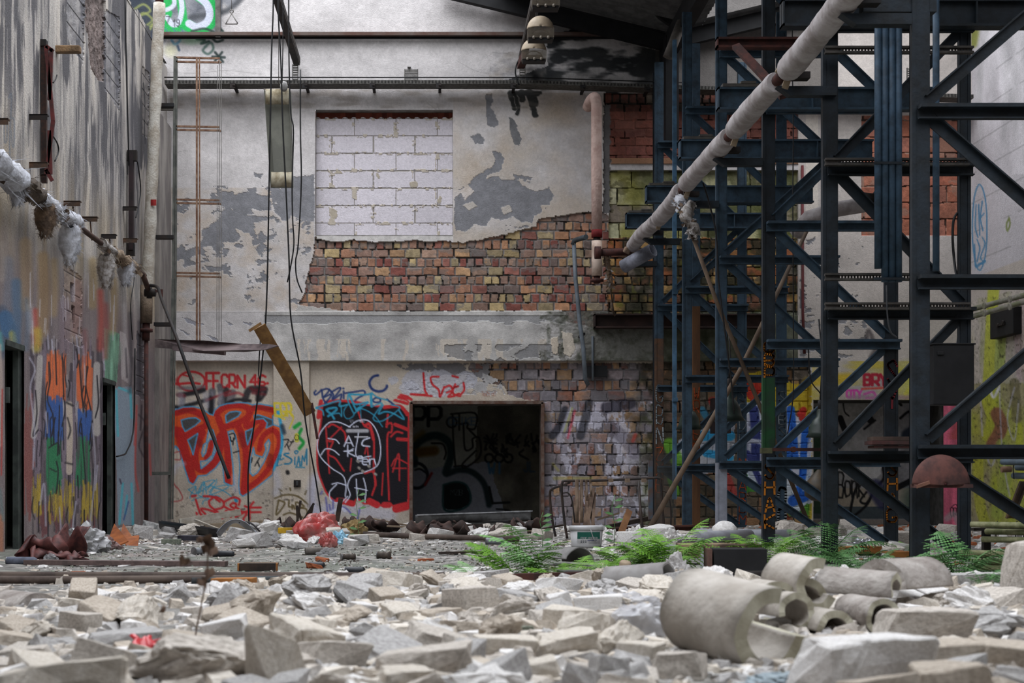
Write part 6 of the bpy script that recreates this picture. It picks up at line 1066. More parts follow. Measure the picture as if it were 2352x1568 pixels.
# ================================================================ RUBBLE
def rubmat(name, a, b, sc=9, bump=.7): return mat(name, a, var=b, rough=.95, scale=sc*1.6, bump=.45, bscale=46, spec=.1, lo=.38, hi=.62)
RUB = [rubmat('pale_concrete', (206,199,190), (166,158,149)), rubmat('cream_plaster_lump', (214,207,197), (188,179,166)), rubmat('grey_concrete', (184,182,180), (150,147,145)), rubmat('white_render', (228,226,224), (198,194,190), 16), rubmat('tan_mortar', (192,182,169), (162,151,138))]
RGREEN = rubmat('greenish_stone', (138,142,128), (104,110,98)); RDARK = rubmat('dark_slag', (50,52,58), (34,36,40)); RBRICK = rubmat('brick_rubble', (158,94,62), (128,72,52))
def rock_mesh(seed, kind, m_):
    r = random.Random(seed); bm = bmesh.new()
    if kind == 'slab': pts = [(x*r.uniform(.5,1), y*r.uniform(.5,1), z*r.uniform(.55,1)) for x in (-1,1) for y in (-1,1) for z in (-1,1)]+[(r.uniform(-1,1), r.choice((-1,1))*r.uniform(.8,1), r.uniform(-1,1)) for _ in range(4)]
    elif kind == 'brick': pts = [(x*r.uniform(.7,1), y*r.uniform(.66,1), z*r.uniform(.72,1)) for x in (-1,1) for y in (-1,1) for z in (-1,1)]
    elif kind == 'shard': pts = [(r.uniform(-1,1), r.uniform(-1,1), -1) for _ in range(6)]+[(r.uniform(-.5,.3), r.uniform(-.3,.3), 1), (r.uniform(-.2,.6), r.uniform(-.4,.4), .55), (.7, .2, .1)]
    else:
        pts = []
        for _ in range(18):
            v = Vector((r.gauss(0,1), r.gauss(0,1), r.gauss(0,1))).normalized(); pts.append((v.x*r.uniform(.75,1), v.y*r.uniform(.75,1), v.z*r.uniform(.75,1)))
    vs = [bm.verts.new(p) for p in pts]; h = bmesh.ops.convex_hull(bm, input=vs); bmesh.ops.delete(bm, geom=[g for g in h['geom_unused'] if isinstance(g, bmesh.types.BMVert)], context='VERTS')
    lo = [min(v.co[k] for v in bm.verts) for k in range(3)]; hi = [max(v.co[k] for v in bm.verts) for k in range(3)]
    for v in bm.verts: v.co = Vector([(v.co[k]-lo[k])/(hi[k]-lo[k])-.5 if k < 2 else (v.co[k]-lo[k])/(hi[k]-lo[k]) for k in range(3)])
    bmesh.ops.dissolve_limit(bm, angle_limit=.12, verts=bm.verts, edges=bm.edges)
    bmesh.ops.bevel(bm, geom=bm.edges[:], offset=.03, segments=1, affect='EDGES', clamp_overlap=True)
    bmesh.ops.triangulate(bm, faces=bm.faces); bmesh.ops.subdivide_edges(bm, edges=bm.edges, cuts=2 if kind != 'boulder' else 3, use_grid_fill=True)
    from mathutils import noise
    am = {'slab':.042, 'brick':.032, 'shard':.05, 'boulder':.10}[kind]; off = Vector((seed*3.1, 0, 0))
    for v in bm.verts:
        n_ = noise.noise(v.co*5+off)*.6+noise.noise(v.co*13+off)*.3+noise.noise(v.co*31+off)*.15; v.co += Vector((v.co.x, v.co.y, v.co.z-.5)).normalized()*n_*am*2
    me = bpy.data.meshes.new('rubble'); bm.to_mesh(me); bm.free(); me.materials.append(m_); return me
PROTO = {}
for k_, kd in enumerate(('slab', 'brick', 'shard', 'boulder')):
    for j in range(5): PROTO[(kd, j)] = rock_mesh(10*k_+j, kd, RUB[j % len(RUB)])
def placerock(me, x, y, sx_, sy_, sz_, rz, tilt=(0,0), sink=.02, name='concrete_chunk', z=None):
    o = bpy.data.objects.new(name, me); link(o); o.location = (x, y, (float(pile(x, y)) if z is None else z)-sink); o.scale = (sx_, sy_, sz_); o.rotation_euler = (tilt[0], tilt[1], rz); return o
BIG = [ # px0, px1, top row, distance, kind, proto, material, rz, label, name
 (190,335,1352,7.3,'boulder',0,1,.3,'large knobbly pale boulder at the left of the heap','boulder'),
 (215,352,1380,6.8,'slab',1,0,-.2,'pale angular block leaning in front of the knobbly boulder','concrete_block'),
 (196,252,1402,6.3,'boulder',1,1,.8,'small rounded cream stone in front of the knobbly boulder','stone'),
 (112,196,1378,7.2,'slab',2,2,.1,'flat bluish grey slab beside the curved shell at the left edge','concrete_slab'),
 (132,228,1426,5.9,'slab',3,2,-.4,'grey wedge shaped chunk low at the left','concrete_chunk'),
 (32,92,1430,5.9,'boulder',2,0,.3,'lone rounded stone near the left edge','stone'),
 (342,442,1420,5.8,'slab',0,2,.25,'dark sided grey block left of the long greenish stone','concrete_block'),
 (460,548,1370,6.9,'boulder',3,3,.5,'white rounded lump right of the dead plant','stone'),
 (430,618,1396,6.3,'boulder',4,'g',.15,'long greenish weathered stone in the left half of the heap','stone'),
 (165,352,1455,4.7,'slab',4,2,.2,'mauve grey slab beside the red foil','concrete_slab'),
 (286,600,1468,3.75,'boulder',1,0,.2,'huge pale boulder filling the lower left','boulder'),
 (560,706,1428,3.7,'shard',0,1,.1,'tall cream shard pointing up next to the huge boulder','concrete_shard'),
 (-60,285,1536,3.3,'slab',1,1,.12,'broad pale slab cut by the lower left corner','concrete_slab'),
 (668,836,1478,4.1,'slab',2,0,.5,'tilted slab with a dark broken side, right of the tall shard','concrete_slab'),
 (640,760,1424,4.9,'slab',0,1,-.3,'cream slab just above the tilted dark sided slab','concrete_slab'),
 (714,757,1384,6.1,'slab',3,'d',.4,'small blue black lump lying on the pale rubble','slag_lump'),
 (836,1095,1496,3.8,'slab',4,0,-.25,'long pale slab at the bottom centre','concrete_slab'),
 (1030,1250,1545,3.35,'boulder',2,3,.3,'white lump cut by the bottom edge at the centre','stone'),
 (948,1058,1402,5.5,'slab',1,4,.6,'tan block in the centre of the heap','concrete_block'),
 (1088,1242,1468,4.4,'brick',0,1,.1,'pale brick shaped block at the lower centre','concrete_block'),
 (1100,1235,1443,5.0,'brick',1,'g',.05,'greenish grey bar of concrete behind the brick shaped block','concrete_bar'),
 (1252,1366,1398,5.1,'brick',2,1,-.5,'cream brick standing askew right of the centre','concrete_block'),
 (1150,1250,1336,6.8,'boulder',0,3,.2,'rough white crumbly chunk behind the cream brick','concrete_chunk'),
 (1235,1330,1328,6.9,'slab',2,3,.5,'white block with a flat top in front of the broad fern','concrete_block'),
 (1060,1170,1312,8.0,'slab',4,2,-.7,'grey plate leaning against the left fern','concrete_plate'),
 (1010,1095,1342,7.2,'boulder',3,1,.3,'cream chunk below the left fern','concrete_chunk'),
 (1425,1520,1478,4.2,'brick',3,1,-.6,'cream broken brick left of the big pipe shell','concrete_block'),
 (1330,1435,1455,4.6,'boulder',4,4,.4,'tan knobbly stone right of the lower centre','stone'),
 (1500,1625,1500,3.9,'slab',0,0,-.3,'flat pale slab under the big pipe shell','concrete_slab'),
 (1860,2165,1468,3.5,'slab',1,3,.15,'big bright slab in the lower right foreground','concrete_slab'),
 (2040,2262,1398,4.6,'slab',2,0,-.2,'rough pale chunk above the bright slab at the right','concrete_chunk'),
 (2215,2400,1405,4.9,'boulder',2,2,.3,'grey chunk at the right edge above the brick row','concrete_chunk'),
 (2085,2275,1482,4.0,'brick',4,4,.05,'tan block of the low row at the right','concrete_block'),
 (2255,2450,1486,4.0,'brick',0,4,-.05,'tan block at the end of the low row at the right edge','concrete_block'),
 (2110,2300,1528,3.35,'slab',3,4,.1,'dark notched block in the lower right corner','concrete_block'),
 (2325,2460,1232,6.0,'slab',4,0,.4,'pale slab standing up at the right edge','concrete_slab'),
 (1598,1695,1300,7.4,'boulder',0,3,.1,'white crumbly lump behind the big pipe shell','concrete_chunk'),
 (1770,1840,1288,7.3,'boulder',1,2,.5,'grey plastic wrapped lump behind the stacked pipe shells','wrapped_lump'),
 (1850,1960,1462,4.4,'slab',1,4,.2,'flat cream slab below the stacked pipe shells','concrete_slab'),
 (1965,2040,1462,4.2,'brick',2,3,-.3,'white block right of the stacked pipe shells','concrete_block'),
 (1260,1320,1362,6.0,'slab',3,3,.3,'small white block in the middle right','concrete_block'),
 (1050,1100,1405,5.4,'boulder',4,0,.2,'round pale stone at the very centre of the heap','stone'),
 (60,180,1470,4.9,'boulder',3,2,.2,'blurred grey lump near the lower left edge','stone'),
 (835,905,1440,4.9,'shard',2,0,.5,'pointed pale stone behind the long pale slab','concrete_shard'),
 (1165,1225,1500,3.9,'boulder',0,3,.1,'bright white lump in the lower centre','stone')]
MM = {'g': RGREEN, 'd': RDARK}; cache = {}; BIGXY = []
for (a, b, top, Y, kd, j, mi, rz, lab, nm) in BIG:
    me = PROTO[(kd, j)]; mt = MM.get(mi) or RUB[mi if isinstance(mi, int) else 0]; key = (kd, j, mt.name)
    if key not in cache: cache[key] = me.copy(); cache[key].materials[0] = mt
    wd = (b-a)*Y/F; x = ((a+b)/2-VX)*Y/F; y = Y+wd*.35; zt = H+(VY-top)*Y/F; g0 = float(pile(x, y)); hh = max(.04, zt-g0+.04)
    o = placerock(cache[key], x, y, wd*1.05, max(wd*.75, .08), hh, rz, (rnd.uniform(-.08,.08), rnd.uniform(-.1,.1)), .035, nm); tag(o, lab, {'stone':'stone','boulder':'stone'}.get(nm, 'rubble')); BIGXY.append((x, y, wd*.5))
ZONES = [('left', -9, -1.0), ('centre', -1.0, 1.1), ('right', 1.1, 9)]
def zone(x, Y): px = VX+x*F/Y; return 'left' if px < 620 else ('centre' if px < 1450 else 'right')
LAND = [(q[0], q[1], n_) for q, n_ in zip(BIGXY, ['knobbly boulder','angular block','rounded cream stone','bluish flat slab','grey wedge','lone rounded stone','dark sided block','white rounded lump','greenish stone','mauve slab','huge pale boulder','tall cream shard','corner slab','dark sided slab','cream slab','blue black lump','long pale slab','bottom white lump','tan centre block','brick shaped block','greenish bar','askew cream brick','crumbly white chunk','flat topped block','leaning grey plate','cream fern chunk','broken cream brick','tan knobbly stone','flat pale slab','big bright slab','rough right chunk','right edge chunk','tan row block','end row block','dark notched block','upright edge slab','crumbly white lump','wrapped lump','flat cream slab','white shell side block','small white block','round centre stone','blurred grey lump','pointed stone','bright white lump'])]
LAND += [(.9, 4.4, 'big pipe shell'), (1.35, 5.4, 'stacked pipe shells'), (2.05, 6.2, 'rough brown shell'), (-2.05, 7.5, 'curved edge shell'), (-.67, 4.4, 'dead stalk'), (-2.0, 9.0, 'long floor pipes'), (.35, 8.7, 'left fern'), (1.5, 9.9, 'dense bright fern'), (3.2, 9.7, 'nearest column'), (2.0, 9.7, 'black panel')]
CNAME = {'pale_concrete': 'pale', 'cream_plaster_lump': 'cream', 'grey_concrete': 'light grey', 'white_render': 'white', 'tan_mortar': 'tan', 'brick_rubble': 'orange brown'}; USED = set()
def describe(x, y, s, kd, mname, lands, noun=None):
    sz = 'small' if s < .13 else ('middling' if s < .19 else 'large'); sh = noun or {'slab': 'flat chunk', 'brick': 'blocky chunk', 'shard': 'pointed chunk', 'boulder': 'roundish chunk'}[kd]
    ls = sorted(lands, key=lambda q: (q[0]-x)**2+((q[1]-y)*.8)**2)
    def rel(q):
        dx, dy = x-q[0]*y/q[1], y-q[1]; return ('right of' if dx > 0 else 'left of') if abs(dx) > abs(dy)*.6 else ('behind' if dy > 0 else 'in front of')
    base = '%s %s %s' % (sz, CNAME.get(mname, 'pale'), sh)
    for a in ls[:1]:
        t = '%s %s the %s' % (base, rel(a), a[2])
        if t not in USED: USED.add(t); return t
    for a in ls[:3]:
        for b in ls[1:6]:
            if a is b: continue
            t = '%s %s the %s and %s the %s' % (base, rel(a), a[2], rel(b), b[2])
            if len(t.split()) <= 16 and t not in USED: USED.add(t); return t
    for a in ls[:5]:
        for b in ls[:8]:
            t = '%s %s, between the %s and the %s' % (base, 'bit', a[2], b[2]) if a is not b else base
            t = t.replace(' bit', '')
            if len(t.split()) <= 16 and t not in USED: USED.add(t); return t
    return '%s near the %s' % (base, ls[0][2])
cnt = 0; tries = 0; placed = []
while cnt < 250 and tries < 30000:
    tries += 1; t = rnd.random(); Y = 3.3+6.0*t; px = rnd.uniform(-40, 2390); x = (px-VX)*Y/F
    dens = 1 if px > 640 else .3
    if (px < 640 and Y > 7.4) or (px < 1010 and Y > 8.0): continue
    if px > 1400 and Y > 7.6: dens *= .45
    if 1490 < px < 2050 and 4.0 < Y < 6.0: dens *= .5
    if rnd.random() > dens: continue
    if 1470 < px < 1900 and Y < 4.9: continue
    if 1700 < px < 2090 and 4.4 < Y < 5.9: continue
    if 1200 < px < 1420 and Y > 8.2: continue
    if px < 160 and 5.6 < Y < 7.8: continue
    s = rnd.uniform(.10, .25)*(.85 if Y > 6.5 else 1)*(.7 if Y < 4.3 else 1)
    if any((x-q[0])**2+(Y-q[1])**2 < ((q[2]*.8+s*.42))**2 for q in BIGXY): continue
    if any((x-q[0])**2+(Y-q[1])**2 < ((q[2]+s)*.36)**2 for q in placed): continue
    placed.append((x, Y, s)); kd = rnd.choices(('slab', 'brick', 'shard', 'boulder'), (5, 2, 1, 4))[0]; j = rnd.randrange(5)
    h = s*rnd.uniform(.42, .75) if kd != 'slab' else s*rnd.uniform(.3, .55)
    if Y < 4.2: h = min(h, .11)
    o = placerock(PROTO[(kd, j)], x, Y, s, s*rnd.uniform(.6, 1), h, rnd.uniform(0, 6.28), (rnd.uniform(-.35,.35), rnd.uniform(-.35,.35)), h*.12, 'concrete_chunk')
    tag(o, describe(x, Y, s, kd, PROTO[(kd, j)].materials[0].name, LAND), 'rubble', 'broken chunks of the foreground heap'); cnt += 1
def stuff_rocks(name, lab, n, fn, seed, mats_):
    """countless small chips as one object"""
    r = np.random.RandomState(seed); V_, F_, MI = [], [], []; k = 0
    base = np.array([(-1,-1,-.6),(1,-.9,-.6),(.9,1,-.5),(-1,.8,-.6),(-.6,-.7,.6),(.5,-.5,.7),(.7,.6,.5),(-.4,.7,.6)], float); fq = [[3,2,1,0],[4,5,6,7],[0,1,5,4],[1,2,6,5],[2,3,7,6],[3,0,4,7]]
    for i in range(n):
        x, y, s, flat = fn(r); b = base*(1+r.uniform(-.35,.35,(8,3)))*s*np.array([1, r.uniform(.5,1), flat]); a = r.uniform(0, 6.28); ca, sa = math.cos(a), math.sin(a); t = r.uniform(-.4,.4)
        bx = b[:,0]*ca-b[:,1]*sa; by = b[:,0]*sa+b[:,1]*ca; bz = b[:,2]+bx*t*.5
        z0 = float(pile(x, y)); V_.append(np.stack([bx+x, by+y, bz+z0+s*flat*.35], 1)); F_ += [[k+q for q in f] for f in fq]; MI += [r.randint(len(mats_))]*6; k += 8
    me = bpy.data.meshes.new(name); me.from_pydata(np.concatenate(V_).tolist(), [], F_); [me.materials.append(m_) for m_ in mats_]; me.polygons.foreach_set('material_index', MI); o = bpy.data.objects.new(name, me); link(o); return tag(o, lab, 'rubble', kind='stuff')
def f1(r):
    Y = 3.0+6.6*r.rand()**1.1; px = r.uniform(-60, 2420); px = px if (px > 640 or r.rand() < .45) else r.uniform(640, 2420); return (px-VX)*Y/F, Y, r.choice([.010, .016, .026, .04], p=[.22,.30,.30,.18])*(1.15 if Y > 5 else .9), r.uniform(.4, .9)
def f0(r):
    while True:
        Y = 3.2+6.0*r.rand()**1.1; px = r.uniform(-60, 2420)
        if (px > 620 or (r.rand() < .45 and Y < 7.3)) and (px > 1010 or Y < 8.0) and not (1700 < px < 2060 and 4.6 < Y < 5.8) and not (1480 < px < 1880 and Y < 4.7): return (px-VX)*Y/F, Y, r.uniform(.035, .065), r.uniform(.45, .8)
stuff_rocks('small_rubble', 'fist sized pale rubble packed between the larger chunks of the heap', 1500, f0, 21, RUB)
stuff_rocks('gravel', 'small pale rubble bits filling the gaps between the chunks', 6500, f1, 1, RUB)
def f2(r):
    while True:
        Y = r.uniform(9.3, 20.9); x = r.uniform(-3.6, 3.4 if Y > 12 else 4.5); px = VX+x*F/Y
        w_ = .12+.75*(Y > 15.0)+.25*(Y > 13.2)*(px < 760)+.5*(px > 1250)*(Y > 12.5)
        if r.rand() < w_: return x, Y, r.choice([.012, .02, .035, .055], p=[.35,.35,.22,.08]), r.uniform(.12, .5)
stuff_rocks('plaster_flakes', 'flakes of plaster and render scattered over the floor towards the end wall', 5200, f2, 2, [RUB[0], RUB[3], RUB[3], RUB[2], RUB[4], rubmat('dark_flake', (92,84,78), (66,60,56))])
def f3(r):
    Y = r.uniform(10.5, 20.9); return r.uniform(3.2, 7.7), Y, r.choice([.015, .03, .06], p=[.4,.4,.2]), r.uniform(.2, .7)
stuff_rocks('tower_rubble', 'loose rubble bits under and behind the steel tower', 1700, f3, 3, [RUB[0], RUB[2], RUB[3], RUB[4], RBRICK])
LAND2 = [((a-VX)*Y/F, Y, n_) for a, Y, n_ in ((730,15,'red bag'),(548,15.6,'white car panel'),(435,17,'black gutter'),(480,18.6,'moulded white beam'),(195,13,'milky bag'),(275,14.5,'orange hardboard pieces'),(1090,18,'metal gutter'),(1000,15.6,'long rusty pipe'),(1138,14.6,'silver can'),(1347,13.9,'white bucket'),(1400,16,'wire rack'),(1440,15.8,'tan slat'),(1480,15.6,'pole foot'),(1535,10.4,'tall bright fern'),(1650,13.4,'pale grey pipes'),(1656,16,'pale column foot'),(1768,14,'orange lettered column'),(1908,11.5,'dark second column'),(2050,14,'orange lettered rear column'),(2116,9.7,'nearest column'),(2190,10.5,'pink pier'),(1970,12.5,'orange boards'),(1880,15,'brown metal pot'),(515,12.1,'left spray can'),(592,10.1,'wood block'),(816,9.8,'nearest spray can'),(880,11.7,'crushed cans'),(85,11.4,'leather scraps'),(780,14.6,'blue plastic'),(660,15.9,'yellow tub'))]
def bits(n, name, lab, cat, grp, px0, px1, Y0, Y1, s0, s1, mats_, seed, flat=(.3,.7), noun=None):
    r = random.Random(seed)
    for _ in range(n):
        Y = r.uniform(Y0, Y1); px = r.uniform(px0, px1); s = r.uniform(s0, s1); kd = r.choice(('slab','boulder','slab','brick')); j = r.randrange(5); mt = r.choice(mats_); key = (kd, j, mt.name)
        if key not in cache: cache[key] = PROTO[(kd, j)].copy(); cache[key].materials[0] = mt
        x = (px-VX)*Y/F; tag(placerock(cache[key], x, Y, s, s*r.uniform(.6,1), s*r.uniform(*flat), r.uniform(0,6.3), (r.uniform(-.2,.2), r.uniform(-.2,.2)), .01, name), describe(x, Y, s, kd, mt.name, LAND2, noun), cat, grp)
bits(26, 'plaster_chunk', 'white plaster chunk lying near the door threshold', 'rubble', 'plaster chunks in front of the door', 900, 1320, 15.5, 19.5, .10, .28, [RUB[3], RUB[0]], 5)
bits(24, 'plaster_chunk', 'plaster chunk in the low heap around the red bag', 'rubble', 'plaster chunks around the red bag', 520, 860, 13.6, 18.5, .12, .32, [RUB[0], RUB[3], RUB[2]], 6)
bits(12, 'plaster_chunk', 'plaster chunk on the floor below the ladder', 'rubble', 'plaster chunks below the ladder', 270, 460, 15.5, 19, .12, .3, [RUB[0], RUB[2]], 7)
bits(26, 'plaster_chunk', 'pale chunk lying between the ferns and the wire rack', 'rubble', 'chunks behind the ferns', 1425, 1700, 12.6, 16.5, .12, .34, [RUB[3], RUB[0], RUB[2]], 8)
bits(26, 'plaster_chunk', 'pale chunk lying among the feet of the steel tower', 'rubble', 'chunks under the tower', 1790, 2220, 12.2, 17.5, .15, .4, [RUB[0], RUB[3], RUB[2]], 9)
bits(8, 'brick_piece', 'orange brown brick fragment on the bare floor', 'brick', 'brick fragments on the bare floor', 180, 1000, 9.2, 12, .06, .12, [RBRICK], 12, (.2,.4), 'brick fragment')
def f4(r):
    Y = r.uniform(8.6, 16.5); px = r.uniform(60, 1500); return (px-VX)*Y/F, Y, r.choice([.004, .007, .012], p=[.4,.4,.2]), r.uniform(.4, 1)
stuff_rocks('grit', 'fine grit and crumbs over the bare floor', 7000, f4, 4, [RUB[0], RUB[2], rubmat('dark_flake', (0,0,0), (0,0,0)), rubmat('dark_flake', (0,0,0), (0,0,0)), RGREEN])
# ================================================================ PIPE INSULATION SHELLS
SHELL = mat('moulded_shell', (190,184,176), var=(164,157,148), rough=.9, scale=5, bump=.35, bscale=30, spec=.1); SHELLG = mat('grey_moulded_shell', (168,162,156), var=(132,124,118), rough=.9, scale=6, bump=.5); SHELLE = mat('yellowish_shell', (184,180,162), var=(160,155,136), rough=.9, scale=9, bump=.15)
def shell(lab, c, axis, ro, ri, ln, a0, a1, m_=SHELL, m2=SHELLE, name='insulation_shell', group='moulded insulation shells on the heap', seed=1):
    a, b, d = frame_of(axis); n = 40; m = MB(); rows = []; r = random.Random(seed); nl = 6
    # ensure consistent 'up': angle 90 deg = up
    up = Vector((0,0,1)); b = (up-d*up.dot(d)).normalized(); a = b.cross(d)
    def pt(R_, t, l): return tuple(Vector(c)+a*R_*math.cos(t)+b*R_*math.sin(t)+d*l)
    ts = [math.radians(a0+(a1-a0)*i/n) for i in range(n+1)]; vs = []; ls = [-ln/2+ln*k/nl for k in range(nl+1)]
    jo = [[.004*math.sin(t*5+seed)+r.uniform(-.0008,.0008) for t in ts] for _ in (0, 1)]
    for k, l in enumerate(ls):
        for i, t in enumerate(ts): 
            q = l+(jo[0][i] if k == 0 else jo[1][i] if k == nl else 0); vs.append(pt(ro*(1+.006*math.sin(t*3+l*20)), t, q)); vs.append(pt(ri, t, q))
    W_ = (n+1)*2; fo, fi, fe = [], [], []
    for k in range(nl):
        for i in range(n):
            o0 = k*W_+i*2; fo.append([o0, o0+2, o0+W_+2, o0+W_]); fi.append([o0+1, o0+W_+1, o0+W_+3, o0+3])
        for i in (0, n): o0 = k*W_+i*2; fe.append([o0, o0+1, o0+W_+1, o0+W_])
    for k in (0, nl):
        for i in range(n): o0 = k*W_+i*2; fe.append([o0, o0+2, o0+3, o0+1])
    m.add(vs, fo+fi, 0, True); k0 = 0
    m.f += fe; m.mi += [1]*len(fe); m.sm += [False]*len(fe)
    return tag(m.build(name, [m_, m2]), lab, 'pipe shell', group)
shell('big pale half pipe shell lying open to the right in the foreground', Vector((.90,4.36,.19)), (.42,-.88,-.10), .128, .084, .37, 80, 352, seed=1)
shell('cream pipe shell on top of the stacked shells', P(1838, 1338, 5.35), (.45,-.86,-.06), .100, .062, .19, 75, 330, seed=2)
shell('outer C shaped shell at the left of the stack', P(1812, 1384, 5.4), (.30,-.95,0), .098, .070, .22, -120, 130, seed=3)
shell('smaller C shaped shell nested inside the outer one', P(1795, 1402, 5.25), (.30,-.95,0), .072, .048, .20, -70, 190, seed=4)
shell('thin C shell bent over the left end of the stack', P(1762, 1392, 5.3), (.25,-.96,0), .094, .068, .16, 30, 165, seed=14)
shell('grey broken half shell roofing the right of the stack', P(1972, 1358, 5.5), (.86,-.5,-.05), .085, .060, .27, 10, 185, SHELLG, seed=5)
shell('closed ring shell with a dark bore at the right of the stack', P(1990, 1412, 5.3), (.22,-.97,0), .068, .048, .24, 0, 360, SHELLG, seed=6)
shell('arched shell at the bottom of the stack', P(1893, 1444, 5.2), (.2,-.97,0), .073, .048, .18, 5, 178, seed=7)
shell('rough brown grey half shell right of the stack', P(2075, 1352, 6.2), (.75,.6,0), .13, .09, .34, 15, 175, SHELLG, SHELLG, seed=8)
shell('grey curved shell fragment at the left edge of the heap', P(52, 1426, 7.0), (.7,-.7,0), .14, .095, .28, 15, 178, SHELLG, SHELLG, seed=9)
shell('short pale ring piece below the big pipe shell', P(1880, 1480, 4.5), (.5,-.8,0), .085, .055, .16, 180, 330, seed=10)
shell('smooth grey curved cover beside the white bucket', Vector((P(1300,1300,10.6).x, 10.8, -.02)), (.62,-.78,0), .16, .153, .34, 15, 150, mat('cement_sheet', (128,126,124), var=(106,104,102), rough=.8), mat('cement_sheet', (0,0,0)), 'curved_cover', None, seed=11)
shell('pale grey pipe half left of the big pipe shell', P(1465, 1330, 7.4), (.8,-.55,.1), .075, .066, .34, 0, 360, mat('grey_tube', (150,148,146), var=(126,122,120)), mat('grey_tube', (0,0,0)), 'pipe_piece', None, seed=12)
# ================================================================ FERNS
FERN = mat('fern_green', (112,158,46), var=(76,122,34), rough=.6, scale=14); FERN2 = mat('bluish_fern_green', (92,134,78), var=(62,102,56), rough=.6, scale=14); FERN3 = mat('pale_fern_green', (136,182,112), var=(108,156,88), rough=.6)
def frond_mesh(seed, L_, m_, n=20):
    r = random.Random(seed); m = MB(); pts = []; cur = r.uniform(.5, .9)
    for i in range(n+1):
        t = i/n; pts.append(Vector((L_*(t-.12*t*t*cur), 0, L_*(.62*t-.62*cur*t*t))))
    m.tube(pts, .003, 5, rs=[.0035*(1-.7*i/n) for i in range(n+1)])
    for i in range(2, n):
        t = i/n; p = pts[i]; ln = L_*.34*math.sin(PI*min(1, .18+t*.86))**.8*(1-.25*t)
        for s in (-1, 1):
            d = Vector((.42, s, -.18+r.uniform(-.1,.1))).normalized(); k = 6; w = L_/n*.62
            for q in range(k):
                a = p+d*ln*q/k; b = p+d*ln*(q+.85)/k+Vector((.3, 0, 0))*w*.0; ww = w*(1-.75*q/k); f = Vector((1, 0, 0))
                m.add([a-f*ww*.2, a+d*ln/k*.5+f*ww*1.15, a+d*ln/k*1.02, a+d*ln/k*.5-f*ww*.95], [[0,1,2,3]])
    return m.mesh('frond', m_)
FM = {}
def fern(px, Y, lab, n, L_, m_=FERN, seed=1, spread=(0, 360), up=1.0, z=None):
    x = (px-VX)*Y/F; g = empty('fern', (x, Y, float(pile(x, Y)) if z is None else z), label=lab, cat='fern', group='ferns growing out of the rubble'); r = random.Random(seed); n = int(n*1.35)
    for i in range(n):
        j = r.randrange(4); key = (j, m_.name)
        if key not in FM: FM[key] = frond_mesh(j*7+3, 1.0, m_)
        o = bpy.data.objects.new('frond', FM[key]); link(o); o.parent = g; s = L_*r.uniform(.75, 1.25); o.scale = (s, s, s*up*r.uniform(.8,1.2)); o.rotation_euler = (r.uniform(-.3,.3), r.uniform(-.45,.1), math.radians(spread[0]+(spread[1]-spread[0])*(i+.5*r.random())/n))
    return g
fern(1190, 8.9, 'fern with long pale fronds left of the curved grey cover', 9, .42, FERN, 1, (150, 380), 1.1)
g = fern(1110, 8.6, 'low fern frond pair at the left end of the fern row', 5, .26, FERN3, 2, (100, 260), .8)
fern(1265, 9.0, 'pale green fern frond arching over the heap beside the curved cover', 4, .48, FERN3, 12, (140, 240), 1.2)
fern(1300, 8.6, 'small bright fern in front of the curved grey cover', 8, .26, FERN, 3, (0, 360), .9)
fern(1450, 10.2, 'dense bright fern left of the black panel', 14, .40, FERN, 4, (0, 360), 1.0)
fern(1535, 10.0, 'tall bright fern just left of the black panel', 13, .44, FERN, 5, (0, 360), 1.3)
fern(1395, 9.3, 'small fern between the bucket and the dense fern', 7, .26, FERN, 15, (0, 360), .9)
fern(1765, 11.0, 'dense dark green fern right of the black panel', 15, .42, FERN, 6, (0, 360), 1.2)
fern(1905, 11.2, 'bluish fern with one tall upright frond at the tower foot', 11, .44, FERN2, 7, (0, 360), 1.5)
fern(1985, 9.6, 'bluish fern in front of the orange boards', 11, .36, FERN2, 8, (0, 360), 1.1)
fern(2070, 10.0, 'small bluish fern left of the nearest column', 6, .22, FERN2, 9)
fern(2200, 8.8, 'tall bluish fern right of the nearest column', 13, .38, FERN2, 10, (0, 360), 1.5)
fern(2258, 7.4, 'tiny upright fern in front of the long stone bar', 5, .14, FERN2, 11, (0, 360), 2.2)
fern(2345, 7.6, 'fern cut by the right edge', 8, .26, FERN2, 13)
fern(1820, 12.5, 'thin fern sprig behind the stacked shells', 5, .3, FERN2, 14, (0, 360), 1.8)
fern(2080, 12.6, 'low fern behind the orange boards', 6, .26, FERN, 16)
# dead plant out of focus in front
DEAD = mat('dead_leaf', (118,96,80), var=(88,70,60), rough=.9); dpl = empty('dead_plant', ((462-VX)*4.4/F, 4.4, 0), label='blurred dead stalk with shrivelled brown leaves on the left', cat='plant'); O_ = dpl.location.copy()
m = MB(); m.tube([P(*p)-O_ for p in ((440,1520,4.4),(452,1440,4.4),(466,1370,4.4),(476,1310,4.4),(478,1255,4.4))], .0025, 6); m.build('stem', DEAD, dpl)
for k, (x_, y_, s_) in enumerate(((480,1248,.024), (488,1265,.018), (418,1286,.021), (480,1316,.017), (466,1338,.016), (428,1290,.012), (470,1262,.014), (460,1240,.010), (372,1400,.012))):
    r = random.Random(k); m = MB(); m.sheet(lambda u, v: ((u-.5)*s_*2*math.sin(PI*(v*.9+.05)), .4*s_*math.sin(u*5+k), (v-.5)*s_*2+.3*s_*math.cos(u*6)), 7, 7); o = m.build('leaf', DEAD, dpl, loc=P(x_, y_, 4.4)-O_, rot=(r.uniform(-.5,.5), r.uniform(-.8,.8), r.uniform(-1,1)))
